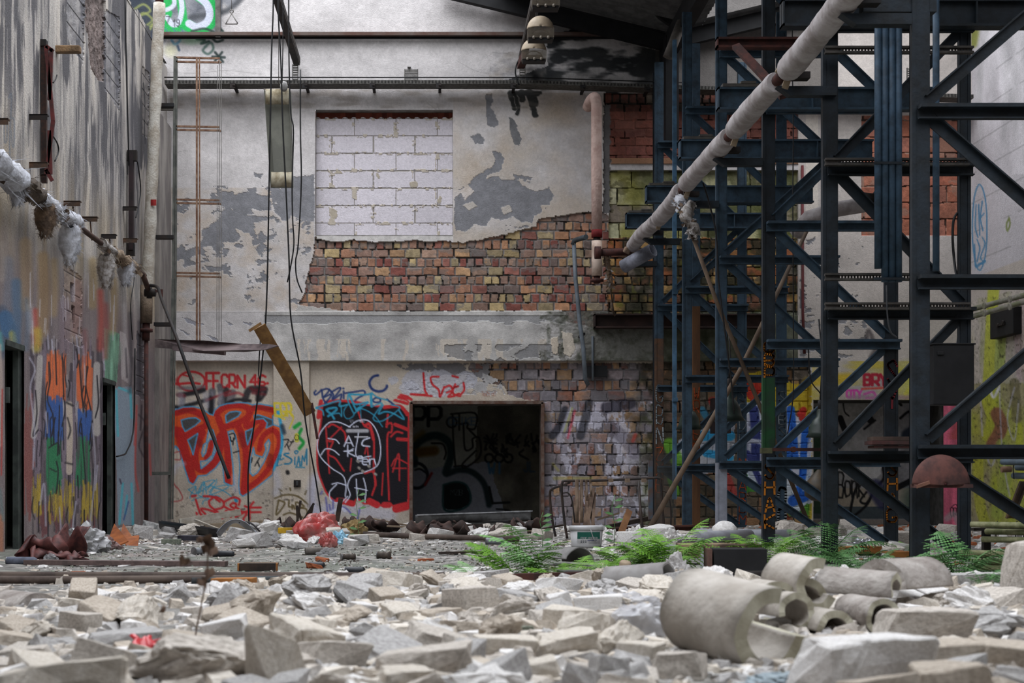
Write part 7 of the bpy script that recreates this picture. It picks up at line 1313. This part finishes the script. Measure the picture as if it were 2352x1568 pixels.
# ================================================================ SMALL THINGS ON THE FLOOR
def lump(name, lab, cat, px, Y, size, seed, m_, jag=.5, sub=4, group=None, z=None, rz=0, folds=3.0):
    """crumpled sheet / bag"""
    from mathutils import noise
    bm = bmesh.new(); bmesh.ops.create_icosphere(bm, subdivisions=sub, radius=1)
    off = Vector((seed*5.3, seed*1.7, 0))
    for v in bm.verts:
        c = v.co.copy(); n_ = abs(noise.noise(c*folds*.6+off))*1.3+abs(noise.noise(c*folds*1.6+off))*.6; v.co = c*(1-jag*.55+jag*n_)
        if v.co.z < -.5: v.co.z = -.5
    for v in bm.verts: v.co = Vector((v.co.x*size[0]/2, v.co.y*size[1]/2, (v.co.z+.5)*size[2]/1.4))
    me = bpy.data.meshes.new(name); bm.to_mesh(me); bm.free(); me.materials.append(m_); o = bpy.data.objects.new(name, me); link(o)
    x = (px-VX)*Y/F; o.location = (x, Y, (float(pile(x, Y)) if z is None else z)-.01); o.rotation_euler = (0, 0, rz); return tag(o, lab, cat, group)
def onfloor(px, Y): x = (px-VX)*Y/F; return Vector((x, Y, float(pile(x, Y))))
def board(name, lab, cat, a, b, Y1, Y2, th, wd, m_, z1=.03, z2=.03, group=None):
    p = onfloor(a, Y1)+Vector((0,0,z1)); q = onfloor(b, Y2)+Vector((0,0,z2)); m = MB(); m.beam(p, q, wd, th, ref=(0,1,0)); return tag(m.build(name, m_, bevel=.003), lab, cat, group)
# floor pipes
PR = mat('floor_rust_pipe', (92,80,72), var=(64,54,50), rough=.8, scale=4)
for a, b, py1, py2, r_, lb in ((-140, 1020, 1331, 1334, .024, 'rear one of the two long rusty pipes lying across the floor'), (-160, 960, 1342, 1347, .024, 'front one of the two long rusty pipes lying across the floor')):
    Y1, Y2 = gy(py1), gy(py2); m = MB(); n = 14; m.tube([onfloor(a+(b-a)*i/n, Y1+(Y2-Y1)*i/n)*1+Vector((0,0,r_+.004)) for i in range(n+1)], r_, 12); tag(m.build('floor_pipe', PR), lb, 'pipe')
m = MB(); m.beam(onfloor(60, 10.9)+Vector((0,0,.02)), onfloor(520, 10.7)+Vector((0,0,.02)), .10, .035, ref=(0,1,0)); tag(m.build('floor_strip', mat('purple_strip', (110,92,88), var=(84,72,70), scale=14)), 'flat dusty reddish strip lying on the floor at the left', 'strip')
m = MB(); m.tube([onfloor(440, 8.4)+Vector((0,0,.03)), onfloor(640, 8.55)+Vector((0,0,.03))], .018, 8); tag(m.build('floor_pipe', mat('blue_cap_pipe', (70,84,88), var=(56,52,50))), 'short thin pipe in front of the two long rusty pipes', 'pipe')
m = MB(); m.tube([onfloor(835, 15.9)+Vector((0,0,.06)), onfloor(1010, 15.6)+Vector((0,0,.04)), onfloor(1190, 15.0)+Vector((0,0,.04))], .03, 10); tag(m.build('floor_pipe', PR), 'long rusty pipe lying in front of the door threshold', 'pipe')
# cans
def can(px, Y, rz, lab, col, r_=.024, ln=.13, crush=False, capcol=None):
    g = empty('spray_can', onfloor(px, Y)+Vector((0,0,r_)), (0, 0, rz), lab, 'can', 'cans lying on the floor'); m = MB()
    prof = [(0,0),(r_*.9,0),(r_,.004),(r_,ln*.82),(r_*.95,ln*.86),(r_*.6,ln*.93),(r_*.45,ln*.95),(0,ln*.95)]
    if crush: prof = [(0,.002),(r_*.9,0),(r_,.004),(r_*.72,ln*.3),(r_*.95,ln*.5),(r_*.7,ln*.7),(r_*1.05,ln*.95),(0,ln*.93)]
    m.lathe(prof, n=20); m.xf(Matrix.Rotation(PI/2, 4, 'Y')); m.build('body', col, g, loc=(-ln/2, 0, 0))
    if not crush: m = MB(); m.lathe([(0,0),(r_*.42,0),(r_*.42,.012),(0,.014)], n=12); m.xf(Matrix.Rotation(PI/2, 4, 'Y')); m.build('cap', capcol or KNOB, g, loc=(-ln/2+ln*.94, 0, 0))
    m = MB(); m.tube([(0,0,0),(.006,0,0)], r_*1.03, 18); m.build('rim', mat('bare_metal', (150,150,152), rough=.35, metal=.7), g, loc=(-ln/2, 0, 0)); return g
DC = mat('dark_can', (50,52,56), var=(34,36,40), rough=.4); SC = mat('silver_can', (140,144,148), var=(110,112,116), rough=.4)
can(816, 9.75, .05, 'black spray can nearest to the rear floor pipe', DC, .026, .145); can(728, 10.5, .1, 'black spray can with a pale end, second on the bare floor', DC, .022, .125); can(515, 12.1, -.05, 'dark spray can on the left part of the floor', DC, .026, .19)
can(800, 11.6, .4, 'crushed brown can left of the upright crushed one', mat('brown_can', (84,74,66), var=(54,48,44)), .026, .12, True); can(882, 11.7, -.3, 'crushed brown can with its round bottom showing', mat('brown_can', (0,0,0)), .032, .11, True)
can(455, 12.4, .9, 'open tin can near the left dark spray can', SC, .035, .1, True); can(1138, 14.6, .1, 'pale silver spray can in front of the door', SC, .035, .2); can(52, 10.9, .0, 'grey blue tube end near the left door', mat('bluish_tube', (112,118,134)), .03, .24)
m = MB(); m.tube([(-.1,0,0),(.1,0,0)], .03, 14, cap=False); tag(m.build('tube_piece', mat('grey_cardboard', (110,104,98)), loc=onfloor(728, 12.4)+Vector((0,0,.035)), rot=(0,0,.2), th=.004), 'short grey cardboard tube on the bare floor below the red bag', 'tube')
lump('plastic_cup', 'clear crumpled plastic cup beside the cardboard tube', 'cup', 752, 12.1, (.16,.1,.08), 8, mat('clear_plastic', (170,170,172), rough=.2, alpha=.45), .5)
# wood and brick blocks
WOODO = mat('orange_wood', (164,108,54), var=(120,76,40), scale=5, stretch=(.3,1,1)); WOODG = mat('grey_wood', (132,116,98), var=(98,84,70), scale=5, stretch=(.3,1,1)); WOODD = mat('charred_wood', (62,50,42), var=(40,34,30), scale=8)
tag(MB().box((0,0,.03),(.24,.08,.05)).box((.13,0,.03),(.012,.08,.05), mi=1).box((-.13,0,.03),(.012,.08,.05), mi=1).build('wood_block', [WOODD, WOODO], loc=onfloor(592, 10.1), rot=(0,0,.06)), 'dark wood block with bright orange sawn ends on the bare floor', 'wood')
board('wood_offcut', 'flat orange wooden offcut lying in front of the long floor pipes', 'wood', 490, 585, 8.35, 8.3, .03, .09, WOODO, .03, .03)
for px, lb in ((192, 'small orange wood chip between the floor pipes at the left'), (410, 'orange wood chip pair between the floor pipes')): board('wood_chip', lb, 'wood', px-15, px+15, 8.85, 8.9, .02, .04, WOODO, .02, .02)
tag(placerock(cache[('slab', 0, RBRICK.name)] if ('slab', 0, RBRICK.name) in cache else PROTO[('slab',0)], (978-VX)*11.5/F, 11.5, .14, .08, .04, .1, name='brick_piece'), 'tan brick fragment right of the crushed cans', 'brick')
# left: leather scraps, bags, orange boards
RSC = mat('dark_red_leather', (98,56,52), var=(58,34,34), rough=.6, scale=12)
def scrap(name, lab, px, Y, s, seed, m_, cat='scrap', group=None, hh=.6):
    r = random.Random(seed); m = MB()
    for k in range(4):
        a = r.uniform(0, 6); cx_, cy_ = r.uniform(-.4,.4)*s, r.uniform(-.3,.3)*s; tw = r.uniform(1,3); ww = s*r.uniform(.3,.5)
        m.sheet(lambda u, v: (cx_+math.cos(a)*(u-.5)*s+.15*s*math.sin(v*4+k), cy_+math.sin(a)*(u-.5)*s+.12*s*math.cos(v*5), max(.003, .02+hh*s*v*abs(math.sin(u*tw+k))+.08*s*math.sin(u*9+k)*v)), 12, 8)
    return tag(m.build(name, m_, loc=onfloor(px, Y), th=.003), lab, cat, group)
scrap('leather_scrap', 'tangle of dark red leather scraps beside the left door', 85, 11.4, .28, 1, RSC); scrap('leather_scrap', 'upright curled dark red leather scrap left of the white bag', 140, 11.7, .26, 2, RSC, hh=1.0); scrap('leather_scrap', 'flat reddish scrap on the floor below the white bag', 168, 11.2, .2, 3, RSC, hh=.3)
BAGW = mat('milky_plastic', (190,190,190), var=(150,150,152), rough=.25, alpha=.8, spec=.6); lump('plastic_bag', 'crumpled milky plastic bag in front of the painted left wall', 'bag', 195, 13.0, (.36,.3,.22), 3, BAGW, .7, rz=.3); lump('plastic_bag', 'pink net like bag right of the milky one', 'bag', 248, 13.6, (.22,.2,.1), 5, mat('pink_net', (150,120,116), rough=.5, alpha=.8), .7)
lump('glass_jar', 'small clear jar among the red leather scraps', 'jar', 116, 11.2, (.12,.1,.08), 4, mat('clear_plastic', (0,0,0)), .3)
ORB = mat('orange_hardboard', (150,86,44), var=(116,64,36), rough=.6, scale=7)
def plate(name, lab, cat, pts, m_, th=.012): 
    m = MB(); m.add([tuple(p) for p in pts], [list(range(len(pts)))]); return tag(m.build(name, m_, th=th), lab, cat)
plate('hardboard_piece', 'large pointed orange hardboard piece leaning against the left wall', 'board', [P(245,1252,14.2), P(263,1203,14.9), P(295,1243,14.1), P(270,1254,14.0)], ORB); plate('hardboard_piece', 'second orange hardboard piece behind the pointed one', 'board', [P(275,1235,14.9), P(283,1202,15.1), P(305,1235,14.9), P(292,1248,14.8)], ORB); plate('hardboard_piece', 'squarish orange hardboard piece standing on the floor by the wall', 'board', [P(290,1256,14.2), P(284,1234,14.5), P(320,1230,14.6), P(316,1259,14.1)], ORB)
# low heap under the ladder and graffiti
BT = mat('black_trough', (40,38,40), var=(26,26,28), rough=.45); m = MB(); a_, b_ = P(368, 1205, 18.0), onfloor(500, 16.2)+Vector((0,0,.06)); dv = (b_-a_)
m.sheet(lambda u, v: tuple(a_+dv*u+Vector((0,-.10+.2*v,-.10*math.sin(PI*v)+.05))), 8, 8); tag(m.build('black_gutter', BT, th=.01), 'long black gutter trough lying at the foot of the ladder', 'gutter')
WB = mat('dirty_white_board', (176,170,160), var=(140,130,116), scale=6); board('white_beam', 'dirty white moulded beam propped up on the heap under the red lettering', 'board', 412, 552, 18.6, 18.9, .08, .06, WB, .12, .24); board('cream_board', 'cream board under the moulded white beam', 'board', 470, 605, 18.2, 18.5, .10, .05, mat('cream_board', (150,134,112), var=(126,112,96)), .06, .10); board('white_lath', 'short white lath in front of the moulded beam', 'board', 450, 515, 17.2, 16.2, .02, .05, WB, .18, .08)
board('cream_stone_bar', 'greenish grey concrete bar on the floor left of the grey hubcap shape', 'stone', 372, 415, 14.6, 14.6, .05, .1, RGREEN, .03, .03); board('dark_slab', 'dark blue grey slab under the black gutter', 'board', 417, 465, 15.4, 15.2, .05, .12, mat('blue_black', (62,62,72)), .04, .04)
bp = empty('plastic_fender', onfloor(548, 15.6), label='grey white plastic car panel with black vents, lying on the heap', cat='car panel'); WPL = mat('white_grey_plastic', (156,160,170), var=(130,134,142), rough=.35, spec=.5)
m = MB(); m.sheet(lambda u, v: (-.22+.44*u, -.1+.25*v, .03+.20*math.sin(PI*min(1,u*.95+.05))**.7*(1-.35*v)-.03*math.cos(u*9)*v), 18, 8); m.build('shell', WPL, bp, th=.006); m = MB(); m.box((-.03,-.12,.10),(.1,.03,.06), rot=(0,.5,0)); m.build('vent', BLKIRON, bp); m = MB(); m.sheet(lambda u, v: (.0+.22*u, .02+.1*v, .19+.05*math.sin(PI*u)-.10*u), 8, 3); m.build('black_strip', BT, bp, th=.01)
lump('pink_plastic', 'pale pink plastic sheet piece in the heap', 'plastic', 568, 14.4, (.24,.2,.07), 9, mat('pale_pink', (190,150,150), var=(176,140,136)), .5); board('yellow_tub_lid', 'bright yellow plastic tub on the heap', 'tub', 640, 683, 15.9, 15.9, .06, .16, mat('yellow_plastic', (206,164,44), rough=.4), .10, .10)
REDB = mat('red_plastic', (178,62,60), var=(150,108,102), rough=.25, alpha=.9, spec=.6, scale=3); lump('red_plastic_bag', 'big crumpled translucent red plastic bag on the heap', 'bag', 730, 15.0, (.56,.34,.30), 11, REDB, .36, 5, rz=.4, folds=1.5); lump('red_plastic_bag', 'lower torn tail of red plastic hanging in front of the red bag', 'bag', 755, 14.0, (.16,.12,.16), 12, REDB, .5, folds=1.6)
lump('straw_heap', 'ochre lump of old foam behind the red bag', 'foam', 812, 16.4, (.30,.24,.20), 13, mat('ochre_foam', (140,118,78), var=(104,90,62)), .6); lump('blue_plastic', 'crumpled light blue plastic beside the red bag', 'plastic', 780, 14.6, (.18,.14,.13), 14, mat('light_blue_plastic', (120,168,196), var=(150,190,206), rough=.3), .5, folds=3)
tag(placerock(PROTO[('boulder',3)], (668-VX)*14.2/F, 14.2, .26, .18, .14, .2, name='foam_block'), 'speckled white block left of the red bag', 'rubble'); tag(placerock(PROTO[('slab',0)], (835-VX)*14.9/F, 14.9, .34, .2, .12, .1, name='concrete_block'), 'pale grey speckled block right of the blue plastic', 'rubble')
lump('clear_bottle', 'crumpled clear plastic lying left of the speckled block', 'plastic', 630, 14.2, (.2,.16,.12), 15, mat('clear_plastic', (0,0,0)), .7)
# dark torn scraps along the wall
for px, Y, s, sd, lb in ((650,18.6,.3,21,'black rubber scraps on the heap below the brown lettering'), (830,18.4,.34,22,'dark torn roofing scraps left of the door'), (870,18.0,.3,23,'brown torn roofing scraps at the door foot'), (985,16.6,.32,24,'curled rusty strips in front of the threshold, left'), (1045,16.8,.3,25,'curled rusty strips in front of the threshold, middle'), (1110,16.0,.26,26,'rusty curl standing on the rubble before the door'), (1205,17.4,.34,27,'dark scraps at the right foot of the door')): scrap('torn_scrap', lb, px, Y, s, sd, mat('brown_black_scrap', (70,52,46), var=(40,34,32)), hh=.5)
def splinters(name, lab, px, Y, n, h, seed, m_):
    r = random.Random(seed); m = MB()
    for _ in range(n): m.beam((r.uniform(-.08,.08), r.uniform(-.05,.05), 0), (r.uniform(-.22,.22), r.uniform(-.1,.1), h*r.uniform(.4,1)), .012, .03)
    return tag(m.build(name, m_, loc=onfloor(px, Y)), lab, 'wood')
splinters('broken_stump', 'splintered brown stump below the brown lettering', 692, 18.9, 7, .42, 3, WOODD); board('dark_stake', 'dark stake standing up behind the red bag', 'wood', 770, 783, 18.9, 18.9, .06, .03, WOODD, .0, .42)
gut = empty('metal_gutter', onfloor(1090, 18.0), label='shiny metal gutter lying on the door threshold', cat='gutter'); m = MB(); m.sheet(lambda u, v: (-.72+1.4*u, -.08+.16*v, .22-.0*u-.10*math.sin(PI*v)+.05*u), 6, 9); m.build('channel', mat('worn_zinc', (120,122,124), var=(84,84,84), rough=.35, metal=.4), gut, th=.008); MB().box((0,-.09,.25),(1.4,.02,.015), rot=(0,-.035,0)).build('lip', mat('bright_zinc', (190,192,196), rough=.3, metal=.5), gut); MB().box((-.2,0,.06),(.6,.2,.1)).build('support', WOODD, gut)
for a, b, Y1, Y2, z1, z2, m_, lb in ((890,1080,17.6,17.2,.10,.06,WOODG,'grey lath lying left of the threshold'), (860,1000,18.6,17.4,.16,.05,WOODG,'tan lath sloping down at the left door foot'), (1180,1290,16.6,17.2,.03,.12,WOODD,'dark plank lying right of the door towards the wire rack'), (1120,1260,16.2,17.0,.03,.08,WOODG,'thin grey lath lying before the wire rack'), (560,640,10.9,10.9,.01,.01,WOODG,'thin splinter on the bare floor'), (1010,1120,12.6,12.8,.01,.01,WOODD,'dark sliver on the bare floor below the door')): board('lath', lb, 'wood', a, b, Y1, Y2, .02, .06, m_, z1, z2)
# bucket
bk = empty('bucket', onfloor(1347, 13.9), (0,0,.05), 'white plastic bucket with a green label beside the wire rack', 'bucket'); BW = mat('bucket_white', (190,190,192), var=(172,172,172), rough=.4, spec=.5); s_ = 1.0
def oval(prof): 
    m = MB(); m.lathe(prof, n=40); m.v = [(x, y*.8, z) for x, y, z in m.v]; return m
oval([(.0,.004),(.135,.004),(.142,.02),(.155,.18),(.15,.18),(.13,.02),(0,.02)]).build('body', BW, bk); oval([(.152,.165),(.163,.165),(.165,.20),(.157,.207),(.148,.205),(.148,.18)]).build('rim', BW, bk); MB().box((.15,-.02,.185),(.03,.06,.04)).build('ear', BW, bk)
LG = mat('label_green', (26,84,72), var=(36,96,84), rough=.5); LWH = mat('label_white', (196,196,196), rough=.5); LBL = mat('label_blue', (44,52,120), rough=.5)
def labq(x0, x1, z0, z1, mi, off=.0012, m=None):
    n = 12
    def f(u, v):
        x = x0+(x1-x0)*u; z = z0+(z1-z0)*v; R_ = .142+(z-.02)*.0813+off; return (x, -.8*math.sqrt(max(0, R_*R_-x*x)), z)
    m.sheet(f, n, 2, mi)
m = MB(); labq(-.10, .115, .04, .155, 1, .001, m); labq(-.10, .115, .085, .15, 0, .002, m); labq(-.01, .08, .068, .074, 2, .002, m)
def lettering(m, txt, x, z, w_, h_, lw, mi, off=.003):
    for pl in glyphs(txt, 0, 0, w_, h_):
        for a, b in zip(pl[:-1], pl[1:]):
            def pt(q): xx = x+q[0]; zz = z-q[1]; R_ = .142+(zz-.02)*.0813+off; return Vector((xx, -.8*math.sqrt(max(0, R_*R_-xx*xx)), zz))
            A2, B2_ = pt(a), pt(b)
            if (B2_-A2).length > 1e-5: m.beam(A2, B2_, .001, lw, mi)
lettering(m, 'PROFI', -.07, .101, .07, .013, .0022, 1); lettering(m, 'DISPERSION', .003, .101, .085, .013, .003, 1)
for k in range(6): labq(-.07+.02*(k % 3), -.058+.02*(k % 3), .05+.012*(k//3), .059+.012*(k//3), 3, .002, m)
m.build('label', [LG, LWH, LBL, CGREY], bk)
m = MB(); m.tube([(.02,-.128,.175), (.03,-.14,.13), (.045,-.14,.09), (.07,-.13,.055)], .004, 6); m.build('handle', LWH, bk)
splinters('stick_in_bucket', 'thin twig standing in the white bucket', 1372, 14.0, 1, .4, 9, WOODG)
# wire rack and slats
RK = mat('black_tube', (36,36,38), var=(60,48,42), rough=.5); rk = empty('wire_rack', onfloor(1400, 16.0), label='bent black tubular trolley frame with strips of old tape', cat='rack'); O_ = rk.location.copy()
def q6(px, py, Y=16.0): v = P(px, py, Y)-O_; v.z = max(v.z, -O_.z+.01); return v
def tb_(pts, r_=.014, nm='tube'): MB().tube(smooth([tuple(p) for p in pts], 5), r_, 8).build(nm, RK, rk)
tb_([q6(1303,1244), q6(1297,1200), q6(1290,1130), q6(1292,1108), q6(1302,1104), q6(1380,1103), q6(1490,1098), q6(1512,1098), q6(1518,1108), q6(1521,1160), q6(1527,1232)]); tb_([q6(1276,1240,16.6), q6(1268,1190,16.6), q6(1263,1135,16.6), q6(1270,1122,16.5), q6(1290,1115,16.3), q6(1308,1108,16.0)]); tb_([q6(1480,1246,15.7), q6(1472,1180,15.7), q6(1467,1105,15.9)]); tb_([q6(1292,1132), q6(1305,1132), q6(1314,1150), q6(1320,1200)], .008); tb_([q6(1516,1126), q6(1532,1132), q6(1540,1160), q6(1540,1210), q6(1528,1222)], .008)
TP = mat('brown_tape', (140,120,102), var=(104,88,74), rough=.6)
for x0_, x1_, y1_ in ((1321,1329,1200), (1332,1339,1200), (1344,1349,1150), (1353,1358,1140)):
    m = MB(); m.sheet(lambda u, v: tuple(q6(x0_+(x1_-x0_)*u+(x1_-1330)*.1*v, 1101+(y1_-1101)*v, 15.95+.03*math.sin(v*6+u))), 3, 10); m.build('hanging_strip', TP, rk, th=.004)
for x0_ in (1398, 1436, 1474): MB().box(tuple(q6(x0_+5, 1103, 15.97)), (.05,.04,.04)).build('tape_wrap', TP, rk)
r = random.Random(8)
for k in range(9):
    a = 1320+k*6; m = MB(); m.beam(P(a+r.uniform(-4,4), 1212, 16.9), P(1352+r.uniform(-8,16) if k > 2 else a, 1118+r.uniform(0,34), 17.6), .012, .035); tag(m.build('thin_board', mat('old_slat', (110,90,74), var=(74,58,48), stretch=(1,1,.2)),), '%s thin brown slat in the bundle leaning behind the wire rack' % ('leftmost', 'second', 'third', 'fourth', 'fifth (middle)', 'sixth', 'seventh', 'eighth', 'rightmost')[k], 'wood', 'slats leaning behind the wire rack')
tag(MB().beam(P(1420, 1240, 15.7), P(1446, 1172, 16.2), .015, .07).build('tan_board', mat('tan_slat', (140,100,66), var=(116,80,52), stretch=(1,1,.2))), 'pointed tan slat leaning right of the bucket', 'wood'); tag(MB().beam(P(1372, 1193, 17), P(1422, 1178, 17.2), .012, .02).build('lath', WOODG), 'thin lath lying slantwise behind the pointed tan slat', 'wood')
m = MB(); ibeam(m, 0, 1.0, 0, 0, .11, .12); tag(m.build('steel_girder', mat('red_brown_girder', (84,50,40), var=(56,38,34))  , loc=onfloor(1385, 16.3)+Vector((0,0,.01)), rot=(0,-.03,0)), 'red brown steel girder lying behind the wire rack', 'beam')
tag(MB().beam(onfloor(1400, 17.3)+Vector((0,0,.10)), P(1500, 1188, 17.8), .1, .05).build('charred_plank', WOODD), 'charred plank lying slantwise behind the wire rack', 'wood')
tag(MB().box((0,0,0),(.05,.04,.7)).build('conduit_piece', mat('blue_conduit', (74,92,106), var=(96,76,68)), loc=P(1494, 1125, 17.6)), 'short blue grey conduit piece standing at the brick wall', 'conduit')
m = MB(); m.sheet(lambda u, v: (.22*(u-.5), .04*math.sin(v*5+u*3), v*.95), 8, 10); tag(m.build('wire_mesh', mat('fine_mesh', (74,74,70), rough=.6, alpha=.6), loc=onfloor(1530, 17.0)), 'crumpled piece of fine wire mesh standing at the tower foot', 'mesh')
for k, (px, Y, s) in enumerate(((1368+30, 14.9, .2), (1462, 15.6, .22), (1545, 14.9, .2))): lump('foam_scrap', ('white cone of torn foam sheet right of the bucket', 'white foam scrap by the wire rack foot', 'white foam scrap at the girder end')[k], 'foam', px, Y, (s, s*.7, s*.7), 30+k, RUB[3], .6)
# things behind and between the ferns
m = MB(); m.tube([onfloor(1600, 12.9)+Vector((0,0,.13)), onfloor(1722, 13.4)+Vector((0,0,.13))], .055, 16); tag(m.build('grey_pipe_length', mat('pale_grey_tube', (150,152,158), var=(132,132,138), rough=.5)), 'pale grey pipe length lying behind the black panel', 'pipe')
m = MB(); m.tube([onfloor(1600, 14.6)+Vector((0,0,.10)), onfloor(1815, 14.2)+Vector((0,0,.10))], .06, 16); tag(m.build('grey_pipe_length', mat('pale_grey_tube', (0,0,0))), 'longer pale grey pipe behind the ragged white disc', 'pipe')
tag(MB().lathe([(0,.0),(.11,.0),(.12,.02),(.08,.07),(.03,.085),(0,.08)], n=24).build('foam_disc', RUB[3], loc=onfloor(1665, 13.6)+Vector((0,0,.16)), rot=(.5,0,0)), 'ragged white disc leaning on the pale grey pipes', 'foam')
lump('foil_scrap', 'crumpled silver foil left of the pale grey pipes', 'foil', 1615, 13.6, (.12,.1,.14), 41, mat('silver_foil', (170,172,178), rough=.2, metal=.6), .6); lump('foil_scrap', 'crumpled silver foil at the tower foot', 'foil', 1975, 13.0, (.22,.14,.12), 42, mat('silver_foil', (0,0,0)), .9)
tag(MB().box((0,0,0),(.6,.3,.10)).build('timber_slab', mat('cut_timber', (150,130,104), var=(70,56,46), scale=3), loc=onfloor(1650, 11.1)+Vector((0,0,.10)), rot=(0,0,-.05), bevel=.006), 'pale topped timber slab lying behind the black panel', 'wood')
bb = empty('black_panel_box', onfloor(1688, 9.7)+Vector((0,0,.09)), (0,0,-.06), 'black metal box panel lying between the ferns', 'box'); MB().box((.02,0,0),(.34,.22,.17)).build('casing', BLKST, bb, bevel=.004); MB().box((-.175,0,0),(.03,.2,.165)).build('end_plate', mat('brown_plate', (96,72,64)), bb)
plate('glass_shard', 'grey glassy triangle standing left of the black panel', 'glass', [P(1608,1305,10.3), P(1610,1258,10.5), P(1655,1278,10.4), P(1652,1300,10.3)], mat('grey_glass', (130,134,136), rough=.2, alpha=.85))
plate('grey_sheet', 'pale grey sheet scrap behind the dense bright fern', 'sheet', [P(1463,1262,12.4), P(1463,1246,12.6), P(1560,1252,12.6), P(1556,1262,12.4)], mat('pale_sheet', (146,148,152)))
board('orange_board', 'broken orange wooden board at the tower foot, left piece', 'wood', 1925, 2010, 12.4, 12.6, .06, .16, WOODO, .04, .04); board('orange_board', 'broken orange wooden board at the tower foot, right piece', 'wood', 2030, 2098, 11.9, 11.9, .05, .12, WOODO, .03, .03)
tag(placerock(PROTO[('brick',3)], (2165-VX)*9.4/F, 9.4, .15, .12, .085, -.15, name='concrete_block'), 'small squared white block right of the nearest column', 'rubble'); board('stone_bar', 'long pale stone bar lying at the right behind the heap', 'stone', 2165, 2400, 7.5, 8.2, .06, .12, RUB[2], .05, .05)
m = MB(); m.tube([onfloor(2000, 8.6)+Vector((0,0,.05)), onfloor(2105, 8.7)+Vector((0,0,.05))], .018, 10); tag(m.build('black_pipe', BLKIRON), 'thin black pipe lying left of the nearest column', 'pipe'); m = MB(); m.tube([onfloor(1690, 8.6)+Vector((0,0,.05)), onfloor(1780, 8.8)+Vector((0,0,.05))], .026, 10); tag(m.build('black_pipe', BLKIRON), 'black pipe lying under the black panel', 'pipe')
m = MB(); m.beam(onfloor(1100, 8.35)+Vector((0,0,.04)), onfloor(1460, 8.1)+Vector((0,0,.07)), .04, .04); tag(m.build('angle_iron', RIRON), 'long rusty angle iron half buried below the ferns', 'bar')
m = MB(); m.box((0,0,.03),(.2,.14,.06)); tag(m.build('grey_tin', mat('dull_tin', (96,96,98), rough=.4, metal=.3), loc=onfloor(1325, 8.6)+Vector((0,0,.02)), rot=(0,0,.2)), 'flat grey tin between the ferns', 'tin')
tag(MB().lathe([(0,0),(.035,0),(.035,.09),(.028,.1),(0,.1)], n=14).build('wood_plug', mat('pale_plug', (160,144,122), var=(130,112,92)), loc=onfloor(1432, 8.9)+Vector((0,0,.03)), rot=(.2,.1,0)), 'pale round wooden plug in front of the dense bright fern', 'wood')
scrap('black_film', 'black plastic film scrap below the dense bright fern', 1475, 8.7, .2, 51, BT, 'plastic', None, .25); lump('wrapped_stone', 'grey crumpled lump left of the black panel', 'stone', 1555, 8.8, (.16,.13,.16), 52, RUB[2], .6)
REDF = mat('red_foil', (196,44,50), var=(200,96,100), rough=.3, spec=.6); scrap('red_foil', 'shiny red foil strip lying behind the huge pale boulder', 335, 4.5, .10, 61, REDF, 'foil', None, .4); plate('red_shard', 'small red triangular shard near the lower left', 'shard', [P(186,1542,3.9), P(195,1518,3.9), P(205,1540,3.85)], REDF, .006)
lump('clear_film', 'crumpled clear plastic film left of the big pipe shell', 'plastic', 1475, 4.9, (.2,.14,.13), 62, mat('hazy_film', (206,206,210), var=(176,176,180), rough=.2, alpha=.6, spec=.7), .4, folds=2); lump('clear_film', 'grey plastic film draped behind the cream brick', 'plastic', 1440, 5.9, (.3,.16,.09), 63, mat('hazy_film', (0,0,0)), .4)
lump('hazy_blue_lump', 'pale bluish glass wool lump at the bottom edge below the big pipe shell', 'insulation', 1800, 3.75, (.2,.14,.05), 64, rubmat('bluish_wool', (160,172,178), (120,130,136)), .6)
board('foreground_plank', 'blurred pale plank along the bottom edge', 'wood', 1060, 1620, 3.26, 3.2, .03, .09, mat('pale_plank', (176,160,142), var=(156,140,124), scale=4), .035, .03)
for k, (px, Y, h_) in enumerate(((1245, 13.2, .35), (822, 15.0, .55), (1410, 13.8, .5))):
    g = empty('weed', onfloor(px, Y), label=('thin weed stalk left of the bucket', 'tall thin weed in front of the wall beside the red bag', 'thin green weed right of the bucket')[k], cat='plant'); rr_ = random.Random(k); st = [(0,0,0), (.01,0,h_*.4), (-.02,0,h_*.75), (.01,0,h_)]
    MB().tube(st, .003, 5).build('stem', FERN2, g)
    for q_ in range(7): t = (q_+1)/8; m = MB(); s = rr_.choice((-1,1)); m.add([(0,0,h_*t), (s*.05,.01,h_*t+.03), (s*.09,0,h_*t+.02), (s*.05,-.01,h_*t)], [[0,1,2,3]]); m.build('leaf', FERN2, g)
